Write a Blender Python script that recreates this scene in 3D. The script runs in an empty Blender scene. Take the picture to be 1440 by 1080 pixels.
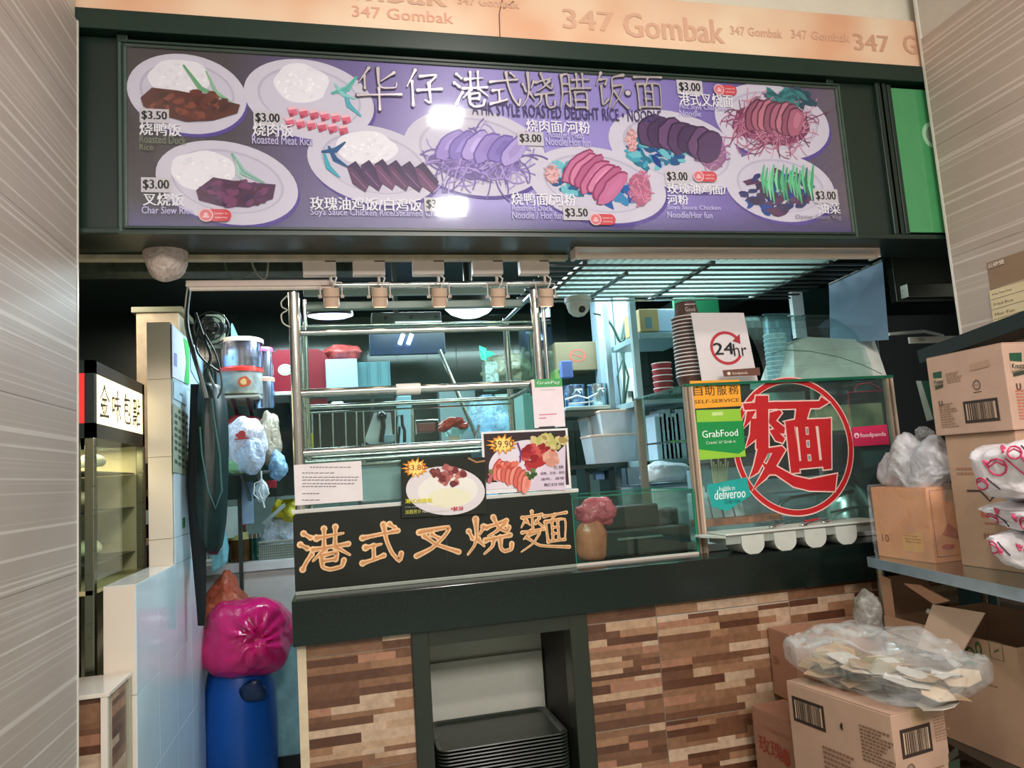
import bpy, bmesh, math, random
from mathutils import Vector, Matrix, noise
random.seed(7)
SC = bpy.context.scene
COL = SC.collection
V = Vector
# ---------------------------------------------------------------- camera
FPX, CXP, CYP = 1040.0, 720.0, 540.0
_up = V((-610, -8930, 1040)).normalized()
_x = V((4380, -178, 1040)); _x -= _x.dot(_up) * _up; _x.normalize()
_y = _up.cross(_x)
CAMPOS = V((0, 0, 1.55))
def ray(px, py):
    d = V(((px - CXP) / FPX, (py - CYP) / FPX, 1.0))
    return V((_x.dot(d), _y.dot(d), _up.dot(d)))
def P(px, py, ax, v):
    d = ray(px, py); i = 'xyz'.index(ax)
    return CAMPOS + d * ((v - CAMPOS[i]) / d[i])
cam_d = bpy.data.cameras.new('camera'); cam = bpy.data.objects.new('camera', cam_d); COL.objects.link(cam)
cx = V((_x.x, _y.x, _up.x)); cy = -V((_x.y, _y.y, _up.y)); cz = -V((_x.z, _y.z, _up.z))
M3 = Matrix((cx, cy, cz)).transposed()
cam.matrix_world = Matrix.Translation(CAMPOS) @ M3.to_4x4()
cam_d.sensor_width = 36.0; cam_d.lens = 36.0 * FPX / 1440.0; cam_d.clip_start = 0.05
SC.camera = cam
# ---------------------------------------------------------------- world, lights, exposure
SC.view_settings.view_transform = 'Standard'; SC.view_settings.look = 'None'
SC.view_settings.gamma = 1.0; SC.view_settings.exposure = 0.45
try: SC.view_settings.use_curve_mapping = False
except Exception: pass
w = bpy.data.worlds.new('hall_light'); SC.world = w; w.use_nodes = True
w.node_tree.nodes['Background'].inputs[0].default_value = (0.86, 0.92, 0.88, 1)
w.node_tree.nodes['Background'].inputs[1].default_value = 0.24
def area(loc, target, sx, sy, power, col, spread=180):
    l = bpy.data.lights.new('lamp_light', 'AREA'); l.shape = 'RECTANGLE'; l.size = sx; l.size_y = sy
    l.energy = power; l.color = col; l.spread = math.radians(spread)
    o = bpy.data.objects.new('lamp_light', l); COL.objects.link(o); o.location = loc
    o.rotation_euler = (V(target) - V(loc)).to_track_quat('-Z', 'Y').to_euler()
    return o
WARM = (1.0, 0.92, 0.87); COOL = (0.74, 0.94, 1.0)
area((0.66, 0.75, 3.55), (0.66, 0.76, 0), 0.16, 0.16, 22, WARM)
area((0.92, -0.8, 3.6), (0.9, -0.5, 0), 0.2, 0.2, 30, WARM)
area((0.8, -2.5, 3.65), (0.8, -0.8, 0), 2.4, 1.0, 170, WARM)
area((0.9, 3.75, 2.55), (0.9, 3.75, 0), 1.3, 0.25, 26, COOL)
area((-0.2, 3.9, 2.55), (-0.2, 4.1, 0), 0.5, 0.4, 13, COOL)
area((1.75, 3.6, 2.56), (1.8, 3.5, 0), 0.5, 0.5, 13, COOL)
area((-1.2, 3.6, 2.6), (-1.1, 3.6, 0), 0.5, 0.5, 10, (1.0, 0.85, 0.65))

# ---------------------------------------------------------------- colour and materials
def lin(c):
    out = []
    for k in c[:3]:
        k = k / 255.0
        out.append(k / 12.92 if k <= 0.04045 else ((k + 0.055) / 1.055) ** 2.4)
    return (out[0], out[1], out[2], 1.0)
MATS = {}
def nm(name):
    m = bpy.data.materials.new(name); m.use_nodes = True
    nt = m.node_tree; b = nt.nodes['Principled BSDF']
    return m, nt, b
def vc(rough=0.6, metal=0.0, bump=0.0, scale=20, mott=0.10, spec=0.5, trans=0, bdist=0.004):
    """surface whose colour comes from the piece's own colours, with fine mottling"""
    key = ('vc', rough, metal, bump, scale, mott, spec, trans, bdist)
    if key in MATS: return MATS[key]
    m, nt, b = nm('coloured_surface'); N = nt.nodes; L = nt.links
    a = N.new('ShaderNodeAttribute'); a.attribute_name = 'Col'
    g = N.new('ShaderNodeNewGeometry')
    n = N.new('ShaderNodeTexNoise'); n.inputs['Scale'].default_value = scale; n.inputs['Detail'].default_value = 4
    L.new(g.outputs['Position'], n.inputs['Vector'])
    mr = N.new('ShaderNodeMapRange'); mr.inputs[1].default_value = 0.3; mr.inputs[2].default_value = 0.7
    mr.inputs[3].default_value = 1 - mott; mr.inputs[4].default_value = 1 + mott
    L.new(n.outputs[0], mr.inputs[0])
    mx = N.new('ShaderNodeVectorMath'); mx.operation = 'SCALE'
    L.new(a.outputs['Color'], mx.inputs[0]); L.new(mr.outputs[0], mx.inputs['Scale'])
    L.new(mx.outputs[0], b.inputs['Base Color'])
    b.inputs['Roughness'].default_value = rough; b.inputs['Metallic'].default_value = metal
    b.inputs['Specular IOR Level'].default_value = spec
    if trans: b.inputs['Transmission Weight'].default_value = trans
    if bump:
        bp = N.new('ShaderNodeBump'); bp.inputs['Strength'].default_value = bump; bp.inputs['Distance'].default_value = bdist
        L.new(n.outputs[0], bp.inputs['Height']); L.new(bp.outputs[0], b.inputs['Normal'])
    MATS[key] = m; return m
def steel(c=(176, 180, 178), rough=0.28, key='steel'):
    k = (key, c, rough)
    if k in MATS: return MATS[k]
    m, nt, b = nm(key); N = nt.nodes; L = nt.links
    b.inputs['Base Color'].default_value = lin(c); b.inputs['Metallic'].default_value = 1.0
    g = N.new('ShaderNodeNewGeometry'); n = N.new('ShaderNodeTexNoise'); n.inputs['Scale'].default_value = 9
    mp = N.new('ShaderNodeMapping'); mp.inputs['Scale'].default_value = (1, 1, 12)
    L.new(g.outputs['Position'], mp.inputs[0]); L.new(mp.outputs[0], n.inputs['Vector'])
    mr = N.new('ShaderNodeMapRange'); mr.inputs[3].default_value = rough * 0.6; mr.inputs[4].default_value = rough * 1.5
    L.new(n.outputs[0], mr.inputs[0]); L.new(mr.outputs[0], b.inputs['Roughness'])
    MATS[k] = m; return m
def glass(tint=(236, 247, 243), refl=1.0, key='glass_sheet', rough=0.01, haze=0.0):
    k = (key, tint, refl, haze)
    if k in MATS: return MATS[k]
    m, nt, b = nm(key); N = nt.nodes; L = nt.links; N.remove(b)
    t = N.new('ShaderNodeBsdfTransparent'); t.inputs[0].default_value = lin(tint)
    gl = N.new('ShaderNodeBsdfGlossy'); gl.inputs['Roughness'].default_value = rough
    gl.inputs['Color'].default_value = (0.9, 1, 0.97, 1)
    ge = N.new('ShaderNodeNewGeometry'); dt = N.new('ShaderNodeVectorMath'); dt.operation = 'DOT_PRODUCT'
    L.new(ge.outputs['Incoming'], dt.inputs[0]); L.new(ge.outputs['Normal'], dt.inputs[1])
    def mth(op, x, y=None):
        q = N.new('ShaderNodeMath'); q.operation = op
        if isinstance(x, (int, float)): q.inputs[0].default_value = x
        else: L.new(x, q.inputs[0])
        if y is not None:
            if isinstance(y, (int, float)): q.inputs[1].default_value = y
            else: L.new(y, q.inputs[1])
        return q.outputs[0]
    sch = mth('ADD', mth('MULTIPLY', mth('POWER', mth('SUBTRACT', 1.0, mth('ABSOLUTE', dt.outputs['Value'])), 5.0), 0.96), 0.04)
    mu = N.new('ShaderNodeMath'); mu.operation = 'MULTIPLY'; mu.inputs[1].default_value = refl; mu.use_clamp = True
    mx = N.new('ShaderNodeMixShader')
    L.new(sch, mu.inputs[0]); L.new(mu.outputs[0], mx.inputs[0])
    L.new(t.outputs[0], mx.inputs[1]); L.new(gl.outputs[0], mx.inputs[2])
    last = mx
    if haze:
        d = N.new('ShaderNodeBsdfDiffuse'); d.inputs[0].default_value = (0.75, 0.8, 0.8, 1)
        m2 = N.new('ShaderNodeMixShader'); m2.inputs[0].default_value = haze
        L.new(mx.outputs[0], m2.inputs[1]); L.new(d.outputs[0], m2.inputs[2]); last = m2
    L.new(last.outputs[0], N['Material Output'].inputs[0])
    MATS[k] = m; return m
def film(tint, dens, rough=0.15, key='plastic_film', bump=0.5, scale=30):
    """thin crinkled plastic bag: part see-through, part milky, glossy"""
    k = (key, tint, dens, rough, scale)
    if k in MATS: return MATS[k]
    m, nt, b = nm(key); N = nt.nodes; L = nt.links
    b.inputs['Base Color'].default_value = lin(tint); b.inputs['Roughness'].default_value = rough
    b.inputs['Specular IOR Level'].default_value = 0.8
    g = N.new('ShaderNodeNewGeometry'); n = N.new('ShaderNodeTexNoise'); n.inputs['Scale'].default_value = scale
    n.inputs['Detail'].default_value = 5; n.inputs['Distortion'].default_value = 1.2
    L.new(g.outputs['Position'], n.inputs['Vector'])
    bp = N.new('ShaderNodeBump'); bp.inputs['Strength'].default_value = bump; bp.inputs['Distance'].default_value = 0.02
    L.new(n.outputs[0], bp.inputs['Height']); L.new(bp.outputs[0], b.inputs['Normal'])
    t = N.new('ShaderNodeBsdfTransparent'); t.inputs[0].default_value = lin([min(255, x + 30) for x in tint])
    mx = N.new('ShaderNodeMixShader')
    mr = N.new('ShaderNodeMapRange'); mr.inputs[1].default_value = 0.35; mr.inputs[2].default_value = 0.7
    mr.inputs[3].default_value = dens * 0.7; mr.inputs[4].default_value = min(1, dens * 1.5)
    L.new(n.outputs[0], mr.inputs[0]); L.new(mr.outputs[0], mx.inputs[0])
    L.new(t.outputs[0], mx.inputs[1]); L.new(b.outputs[0], mx.inputs[2])
    L.new(mx.outputs[0], N['Material Output'].inputs[0])
    MATS[k] = m; return m
def translucent(c):
    k = ('tl', c)
    if k in MATS: return MATS[k]
    m, nt, b = nm('translucent_sheet'); N = nt.nodes; L = nt.links
    b.inputs['Base Color'].default_value = lin(c); b.inputs['Roughness'].default_value = 0.4
    t = N.new('ShaderNodeBsdfTranslucent'); t.inputs[0].default_value = lin(c); mx = N.new('ShaderNodeMixShader'); mx.inputs[0].default_value = 0.7
    L.new(b.outputs[0], mx.inputs[1]); L.new(t.outputs[0], mx.inputs[2]); L.new(mx.outputs[0], N['Material Output'].inputs[0])
    MATS[k] = m; return m
ORD = ('first second third fourth fifth sixth seventh eighth ninth tenth eleventh twelfth thirteenth fourteenth fifteenth sixteenth seventeenth eighteenth nineteenth twentieth twenty-first twenty-second twenty-third twenty-fourth').split()
def emit(c, s, key='lit_surface'):
    k = (key, c, s)
    if k in MATS: return MATS[k]
    m, nt, b = nm(key); b.inputs['Base Color'].default_value = lin(c)
    b.inputs['Emission Color'].default_value = lin(c); b.inputs['Emission Strength'].default_value = s
    MATS[k] = m; return m
def granite():
    if 'granite' in MATS: return MATS['granite']
    m, nt, b = nm('black_granite'); N = nt.nodes; L = nt.links
    g = N.new('ShaderNodeNewGeometry'); n = N.new('ShaderNodeTexVoronoi'); n.inputs['Scale'].default_value = 260
    L.new(g.outputs['Position'], n.inputs['Vector'])
    r = N.new('ShaderNodeValToRGB'); r.color_ramp.elements[0].color = lin((60, 74, 68)); r.color_ramp.elements[0].position = 0.05
    r.color_ramp.elements[1].color = lin((13, 26, 22)); r.color_ramp.elements[1].position = 0.22
    L.new(n.outputs['Distance'], r.inputs[0]); L.new(r.outputs[0], b.inputs['Base Color'])
    b.inputs['Roughness'].default_value = 0.16
    MATS['granite'] = m; return m
def reeded(base, line):
    """stone-look wall tile with fine raised pale lines running along the wall"""
    m, nt, b = nm('lined_wall_tile'); N = nt.nodes; L = nt.links
    g = N.new('ShaderNodeNewGeometry'); mp = N.new('ShaderNodeMapping'); mp.inputs['Scale'].default_value = (0.04, 0.04, 62)
    L.new(g.outputs['Position'], mp.inputs[0])
    n = N.new('ShaderNodeTexNoise'); n.inputs['Scale'].default_value = 1.0; n.inputs['Detail'].default_value = 2.5
    L.new(mp.outputs[0], n.inputs['Vector'])
    r = N.new('ShaderNodeValToRGB'); e = r.color_ramp.elements
    e[0].position = 0.54; e[0].color = lin(base); e[1].position = 0.60; e[1].color = lin(line)
    L.new(n.outputs[0], r.inputs[0])
    n2 = N.new('ShaderNodeTexNoise'); n2.inputs['Scale'].default_value = 3; L.new(g.outputs['Position'], n2.inputs['Vector'])
    mr = N.new('ShaderNodeMapRange'); mr.inputs[3].default_value = 0.9; mr.inputs[4].default_value = 1.1
    L.new(n2.outputs[0], mr.inputs[0])
    mx = N.new('ShaderNodeVectorMath'); mx.operation = 'SCALE'; L.new(r.outputs[0], mx.inputs[0]); L.new(mr.outputs[0], mx.inputs['Scale'])
    L.new(mx.outputs[0], b.inputs['Base Color'])
    bp = N.new('ShaderNodeBump'); bp.inputs['Strength'].default_value = 0.35; bp.inputs['Distance'].default_value = 0.002
    L.new(n.outputs[0], bp.inputs['Height']); L.new(bp.outputs[0], b.inputs['Normal'])
    b.inputs['Roughness'].default_value = 0.46
    return m
VC = vc(0.6); PAPER = vc(0.55, mott=0.03); GLOSS = vc(0.15, mott=0.03); CARD = vc(0.8, mott=0.06, scale=14, bump=0.15)
SATIN = vc(0.35, mott=0.05); TILE = vc(0.12, mott=0.04, scale=6); CLOTH = vc(0.9, bump=0.4, scale=60)
STEEL = steel(); DSTEEL = steel((120, 126, 122), 0.35, 'dull_steel')

# ---------------------------------------------------------------- frames: flat places that pictures and writing lie on
class Fr:
    def __init__(s, o, u, v):
        s.o = V(o); s.u = V(u).normalized(); s.v = V(v).normalized(); s.n = s.u.cross(s.v)
    def at(s, a, b, c=0.0): return s.o + s.u * a + s.v * b + s.n * c
    def px(s, x, y):
        d = ray(x, y); t = (s.o - CAMPOS).dot(s.n) / d.dot(s.n); p = CAMPOS + d * t - s.o
        return (p.dot(s.u), p.dot(s.v))
def FY(y, z=0, x=0): return Fr((x, y, z), (1, 0, 0), (0, 0, 1))          # faces the hall
def FXL(x): return Fr((x, 0, 0), (0, -1, 0), (0, 0, 1))                  # faces left
def FXR(x): return Fr((x, 0, 0), (0, 1, 0), (0, 0, 1))                   # faces right
LAY = 0.0005
_glyph = {}
def text_mesh(body):
    if body in _glyph: return _glyph[body]
    c = bpy.data.curves.new('t', 'FONT'); c.body = body; c.resolution_u = 2
    o = bpy.data.objects.new('t', c); COL.objects.link(o)
    bpy.context.view_layer.update()
    me = bpy.data.meshes.new_from_object(o.evaluated_get(bpy.context.evaluated_depsgraph_get()))
    vs = [(v.co.x, v.co.y) for v in me.vertices]; fs = [tuple(p.vertices) for p in me.polygons]
    bpy.data.objects.remove(o); bpy.data.curves.remove(c); bpy.data.meshes.remove(me)
    _glyph[body] = (vs, fs); return _glyph[body]

class G:
    """collects shapes that become ONE mesh; every face keeps its colour"""
    def __init__(s, col=(200, 200, 200)): s.v = []; s.f = []; s.c = []; s.col = col; G.n += 1; s.k = (G.n % 8) * 5
    n = 0
    def e(s): s.k += 1; return s.k * 7e-6     # prints lie a hair above one another
    def add(s, vs, fs, col=None):
        b = len(s.v); s.v += [V(p) for p in vs]
        for f in fs: s.f.append(tuple(b + i for i in f)); s.c.append(col or s.col)
        return s
    def box(s, x0, x1, y0, y1, z0, z1, col=None, bev=0.0, M=None):
        if bev:
            bm = bmesh.new(); bmesh.ops.create_cube(bm, size=1)
            for v in bm.verts: v.co = V(((x0 + x1) / 2 + v.co.x * (x1 - x0), (y0 + y1) / 2 + v.co.y * (y1 - y0), (z0 + z1) / 2 + v.co.z * (z1 - z0)))
            bmesh.ops.bevel(bm, geom=bm.edges[:], offset=bev, segments=2, affect='EDGES', profile=0.5)
            bm.verts.index_update(); vs = [v.co.copy() for v in bm.verts]; fs = [[v.index for v in f.verts] for f in bm.faces]; bm.free()
        else:
            vs = [V((x, y, z)) for z in (z0, z1) for y in (y0, y1) for x in (x0, x1)]
            fs = [(0, 2, 3, 1), (4, 5, 7, 6), (0, 1, 5, 4), (2, 6, 7, 3), (0, 4, 6, 2), (1, 3, 7, 5)]
        if M: vs = [M @ v for v in vs]
        return s.add(vs, fs, col)
    def slab(s, corners, t, col=None):
        """board from 4 world corners with thickness t along its normal"""
        c = [V(p) for p in corners]; n = (c[1] - c[0]).cross(c[3] - c[0]).normalized() * t
        vs = c + [p + n for p in c]
        return s.add(vs, [(3, 2, 1, 0), (4, 5, 6, 7), (0, 1, 5, 4), (1, 2, 6, 5), (2, 3, 7, 6), (3, 0, 4, 7)], col)
    def tube(s, path, r, n=10, col=None, caps=True):
        path = [V(p) for p in path]; rs = r if isinstance(r, (list, tuple)) else [r] * len(path)
        vs = []; prev = None
        for i, p in enumerate(path):
            t = (path[min(i + 1, len(path) - 1)] - path[max(i - 1, 0)]).normalized()
            a = V((0, 0, 1)) if prev is None else prev
            if abs(t.dot(a)) > 0.95 and prev is None: a = V((1, 0, 0))
            x = (a - t * a.dot(t)).normalized(); y = t.cross(x); prev = x
            for k in range(n):
                an = 2 * math.pi * k / n; vs.append(p + (x * math.cos(an) + y * math.sin(an)) * rs[i])
        fs = [(i * n + k, i * n + (k + 1) % n, (i + 1) * n + (k + 1) % n, (i + 1) * n + k) for i in range(len(path) - 1) for k in range(n)]
        if caps: fs += [tuple(reversed(range(n))), tuple(range((len(path) - 1) * n, len(path) * n))]
        return s.add(vs, fs, col)
    def lathe(s, c, prof, n=24, col=None, axis='z', sx=1, sy=1, close=False):
        c = V(c); vs = []
        for r, h in prof:
            for k in range(n):
                a = 2 * math.pi * k / n
                d = (r * math.cos(a) * sx, r * math.sin(a) * sy, h)
                if axis == 'y': d = (d[0], h, d[1])
                if axis == 'x': d = (h, d[0], d[1])
                vs.append(c + V(d))
        m = len(prof)
        fs = [(i * n + k, i * n + (k + 1) % n, (i + 1) * n + (k + 1) % n, (i + 1) * n + k) for i in range(m - 1) for k in range(n)]
        fs += [tuple(reversed(range(n))), tuple(range((m - 1) * n, m * n))]
        return s.add(vs, fs, col)
    def blob(s, c, r, seed=0, amp=0.12, freq=3.0, sub=3, col=None, flat=None, wr=0.0, zp=1.0, fn=None):
        bm = bmesh.new(); bmesh.ops.create_icosphere(bm, subdivisions=sub, radius=1)
        c = V(c); r = V(r) if not isinstance(r, (int, float)) else V((r, r, r))
        for v in bm.verts:
            d = v.co.normalized()
            k = 1 + amp * noise.noise(d * freq * 0.5 + V((seed * 7.1, seed, 3)))
            if wr:
                w1 = 1 - abs(noise.noise(d * freq * 0.9 + V((seed, 5, seed * 2.3)))) * 2; w2 = 1 - abs(noise.noise(d * freq * 1.9 + V((seed, 8, seed * 1.3)))) * 2
                k += wr * 0.35 * (w1 * abs(w1) * 0.7 + w2 * abs(w2) * 0.4) - wr * 0.1
            q = V((d.x * r.x, d.y * r.y, (abs(d.z) ** zp) * (1 if d.z > 0 else -1) * r.z)) * k
            if flat is not None and q.z < -flat: q.z = -flat + (q.z + flat) * 0.08
            if fn: q = fn(q, d)
            v.co = q + c
        bm.verts.index_update(); vs = [v.co.copy() for v in bm.verts]; fs = [[v.index for v in f.verts] for f in bm.faces]; bm.free()
        return s.add(vs, fs, col)
    # flat prints, authored on a frame
    def poly(s, fr, pts, col=None, lay=1):
        z = lay * LAY + s.e(); return s.add([fr.at(a, b, z) for a, b in pts], [tuple(range(len(pts)))], col)
    def ppoly(s, fr, pix, col=None, lay=1): return s.poly(fr, _ccw([fr.px(*q) for q in pix]), col, lay)
    def rect(s, fr, x0, y0, x1, y1, col=None, lay=1):      # pixel corners: left-bottom, right-top
        a0, b0 = fr.px(x0, y0); a1, b1 = fr.px(x1, y1)
        return s.poly(fr, [(a0, b0), (a1, b0), (a1, b1), (a0, b1)], col, lay)
    def ell(s, fr, cx, cy, rx, ry, col=None, lay=1, n=28, rot=0, wob=0, seed=0, px=True, ring=0):
        if px:
            a, b = fr.px(cx, cy); a1, _ = fr.px(cx + rx, cy); _, b1 = fr.px(cx, cy - ry); ra, rb = abs(a1 - a), abs(b1 - b)
        else: a, b, ra, rb = cx, cy, rx, ry
        pts = []
        for k in range(n):
            t = 2 * math.pi * k / n; w_ = 1 + (wob * noise.noise(V((math.cos(t) * 1.5, math.sin(t) * 1.5, seed))) if wob else 0)
            x = ra * math.cos(t) * w_; y = rb * math.sin(t) * w_
            pts.append((x * math.cos(rot) - y * math.sin(rot), x * math.sin(rot) + y * math.cos(rot)))
        if ring:
            q = 1 - ring; z = lay * LAY + s.e()
            vs = [fr.at(a + x, b + y, z) for x, y in pts] + [fr.at(a + x * q, b + y * q, z) for x, y in pts]
            return s.add(vs, [(k, (k + 1) % n, n + (k + 1) % n, n + k) for k in range(n)], col)
        return s.poly(fr, [(a + x, b + y) for x, y in pts], col, lay)
    def line(s, fr, pts, wd, col=None, lay=1, px=False, taper=False):
        if px: pts = [fr.px(*q) for q in pts]
        pts = [V((a, b, 0)) for a, b in pts]; vs = []; m = len(pts); z = lay * LAY + s.e()
        for i, p in enumerate(pts):
            t = (pts[min(i + 1, m - 1)] - pts[max(i - 1, 0)]).normalized(); nn = V((-t.y, t.x, 0))
            h = (wd[i] if isinstance(wd, (list, tuple)) else wd) / 2 * ((1 - abs(2 * i / (m - 1) - 1) * 0.8) if taper else 1)
            for q in (p - nn * h, p + nn * h): vs.append(fr.at(q.x, q.y, z))
        return s.add(vs, [(2 * i, 2 * i + 2, 2 * i + 3, 2 * i + 1) for i in range(m - 1)], col)
    def text(s, fr, body, x0, y0, x1, y1, col=None, lay=2, px=True, shear=0, bold=0, keep=False):
        if px: a0, b0 = fr.px(x0, y0); a1, b1 = fr.px(x1, y1)
        else: a0, b0, a1, b1 = x0, y0, x1, y1
        vs, fs = text_mesh(body)
        if not vs: return s
        X0 = min(v[0] for v in vs); X1 = max(v[0] for v in vs); Y0 = min(v[1] for v in vs); Y1 = max(v[1] for v in vs)
        kx = (a1 - a0) / (X1 - X0); ky = (b1 - b0) / (Y1 - Y0)
        for dx in ((0,) if not bold else (-bold, 0, bold)):
            z = lay * LAY + s.e()
            s.add([fr.at(a0 + (x - X0) * kx + shear * (y - Y0) * ky + dx, b0 + (y - Y0) * ky, z) for x, y in vs], fs, col)
        return s
    def brush(s, fr, ch, a, b, w_, h, wd, col=None, lay=2, grow=0, taper=True):
        """draws a character with brush strokes in the box a, b (lower left), w, h"""
        for si, st in enumerate(GLYPH[ch]):
            pts = [V((x, y, 0)) for x, y in st]
            if len(pts) == 2: pts = [pts[0], pts[0].lerp(pts[1], 0.5), pts[1]]
            sm = []
            for i in range(len(pts) - 1):
                p0 = pts[max(i - 1, 0)]; p1 = pts[i]; p2 = pts[i + 1]; p3 = pts[min(i + 2, len(pts) - 1)]
                for t in (0, 0.25, 0.5, 0.75):
                    c_ = 0.55
                    m1 = (p2 - p0) * 0.5 * c_; m2 = (p3 - p1) * 0.5 * c_; t2 = t * t; t3 = t2 * t
                    sm.append(p1 * (2 * t3 - 3 * t2 + 1) + m1 * (t3 - 2 * t2 + t) + p2 * (-2 * t3 + 3 * t2) + m2 * (t3 - t2))
            sm.append(pts[-1]); n_ = len(sm); ws = []
            for i in range(n_):
                t = i / (n_ - 1)
                k = (0.75 + 0.55 * math.exp(-(t / 0.13) ** 2) + 0.35 * math.exp(-((1 - t) / 0.16) ** 2)) if taper else 1.0
                if taper and (st[-1][0] < st[0][0] - 8 or si % 5 == 3): k *= 1.15 - 0.85 * t ** 1.6
                ws.append(wd * k + grow * 2)
            q = [(a + p.x / 100 * w_, b + (100 - p.y) / 100 * h) for p in sm]
            s.line(fr, q, ws, col, lay)
            for e in (0, -1):
                s.ell(fr, q[e][0], q[e][1], ws[e] / 2, ws[e] / 2, col, lay, n=8, px=False)
        return s
def _ccw(p):
    A = sum(p[i][0] * p[(i + 1) % len(p)][1] - p[(i + 1) % len(p)][0] * p[i][1] for i in range(len(p)))
    return p if A > 0 else p[::-1]
GLYPH = {
'港': [[(12,14),(25,24)],[(5,37),(18,46)],[(8,90),(16,74),(26,60)],[(36,26),(88,20)],[(51,7),(50,46)],[(73,5),(71,44)],[(28,50),(97,44)],[(50,52),(28,74)],[(72,48),(99,68)],[(44,64),(74,60),(71,75)],[(46,76),(71,74)],[(45,64),(46,88),(60,95),(82,91),(87,78)]],
'式': [[(10,32),(90,22)],[(72,6),(83,15)],[(58,5),(63,40),(74,70),(90,90),(95,74)],[(16,54),(52,49)],[(34,52),(34,80)],[(8,88),(34,82),(56,75)]],
'叉': [[(16,25),(78,17),(64,46),(40,74),(8,93)],[(26,36),(50,64),(95,92)],[(42,34),(55,47)]],
'烧': [[(8,36),(15,54)],[(40,28),(31,46)],[(24,7),(24,48),(18,72),(3,93)],[(26,58),(39,76)],[(46,30),(90,17)],[(62,6),(72,32),(90,44),(94,34)],[(86,24),(66,42),(48,52)],[(42,62),(96,54)],[(60,60),(56,78),(38,95)],[(74,58),(74,84),(82,93),(96,89),(98,76)]],
'麵': [[(8,15),(48,11)],[(28,2),(28,48)],[(14,20),(5,38)],[(16,24),(23,34)],[(42,19),(34,31)],[(36,26),(48,40)],[(6,50),(50,46)],[(24,48),(8,66)],[(20,56),(42,52),(26,78),(2,95)],[(14,62),(40,84),(99,94)],[(52,16),(98,11)],[(74,14),(66,28)],[(54,30),(57,78)],[(54,30),(94,27),(91,77)],[(57,77),(91,75)],[(67,30),(67,75)],[(79,29),(79,75)],[(68,44),(79,44)],[(68,59),(79,59)]],
'华': [[(30,5),(8,38)],[(20,24),(20,52)],[(84,13),(54,35)],[(50,5),(50,40),(58,49),(86,47),(89,35)],[(4,68),(98,62)],[(50,50),(50,99)]],
'仔': [[(30,5),(6,48)],[(20,34),(20,95)],[(42,20),(86,15),(64,37)],[(64,37),(66,86),(52,80)],[(34,56),(97,50)]],
'腊': [[(12,12),(12,60),(3,93)],[(12,12),(34,10),(34,89),(24,84)],[(14,34),(32,33)],[(14,54),(32,53)],[(44,22),(94,18)],[(58,6),(58,42)],[(76,5),(76,42)],[(40,44),(98,40)],[(50,54),(50,95)],[(50,54),(84,52),(84,95)],[(50,73),(84,72)],[(50,92),(84,91)]],
'饭': [[(22,5),(5,36)],[(18,22),(40,20),(33,34)],[(20,38),(20,86),(39,72)],[(92,7),(56,16),(54,54),(38,93)],[(57,36),(88,34),(72,66),(46,94)],[(60,50),(76,74),(99,92)]],
'面': [[(6,14),(94,11)],[(50,14),(42,32)],[(14,32),(16,94)],[(14,32),(86,30),(84,94)],[(16,90),(84,88)],[(38,32),(38,88)],[(62,32),(62,88)],[(38,50),(62,50)],[(38,69),(62,69)]],
'金': [[(50,4),(28,28),(4,44)],[(50,4),(70,26),(96,42)],[(30,44),(70,42)],[(18,62),(82,58)],[(50,44),(50,90)],[(30,70),(38,82)],[(70,66),(62,80)],[(8,93),(92,90)]],
'味': [[(8,30),(10,70)],[(8,30),(30,28),(28,66)],[(10,66),(28,64)],[(44,28),(88,24)],[(38,50),(97,46)],[(66,5),(66,96)],[(64,50),(40,84)],[(68,50),(97,84)]],
'包': [[(36,4),(8,36)],[(28,20),(88,18),(84,66),(70,62)],[(26,36),(62,35),(60,56)],[(28,55),(60,54)],[(26,36),(24,82),(40,94),(88,92),(94,76)]],
'點': [[(8,12),(44,10),(42,36)],[(8,12),(10,38)],[(10,38),(42,36)],[(26,12),(26,66)],[(10,50),(42,48)],[(4,66),(48,63)],[(6,78),(3,92)],[(18,78),(20,90)],[(30,76),(33,89)],[(42,74),(48,90)],[(70,5),(70,50)],[(70,26),(95,24)],[(58,52),(60,94)],[(58,52),(92,50),(90,92)],[(60,88),(90,86)]],
}
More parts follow.
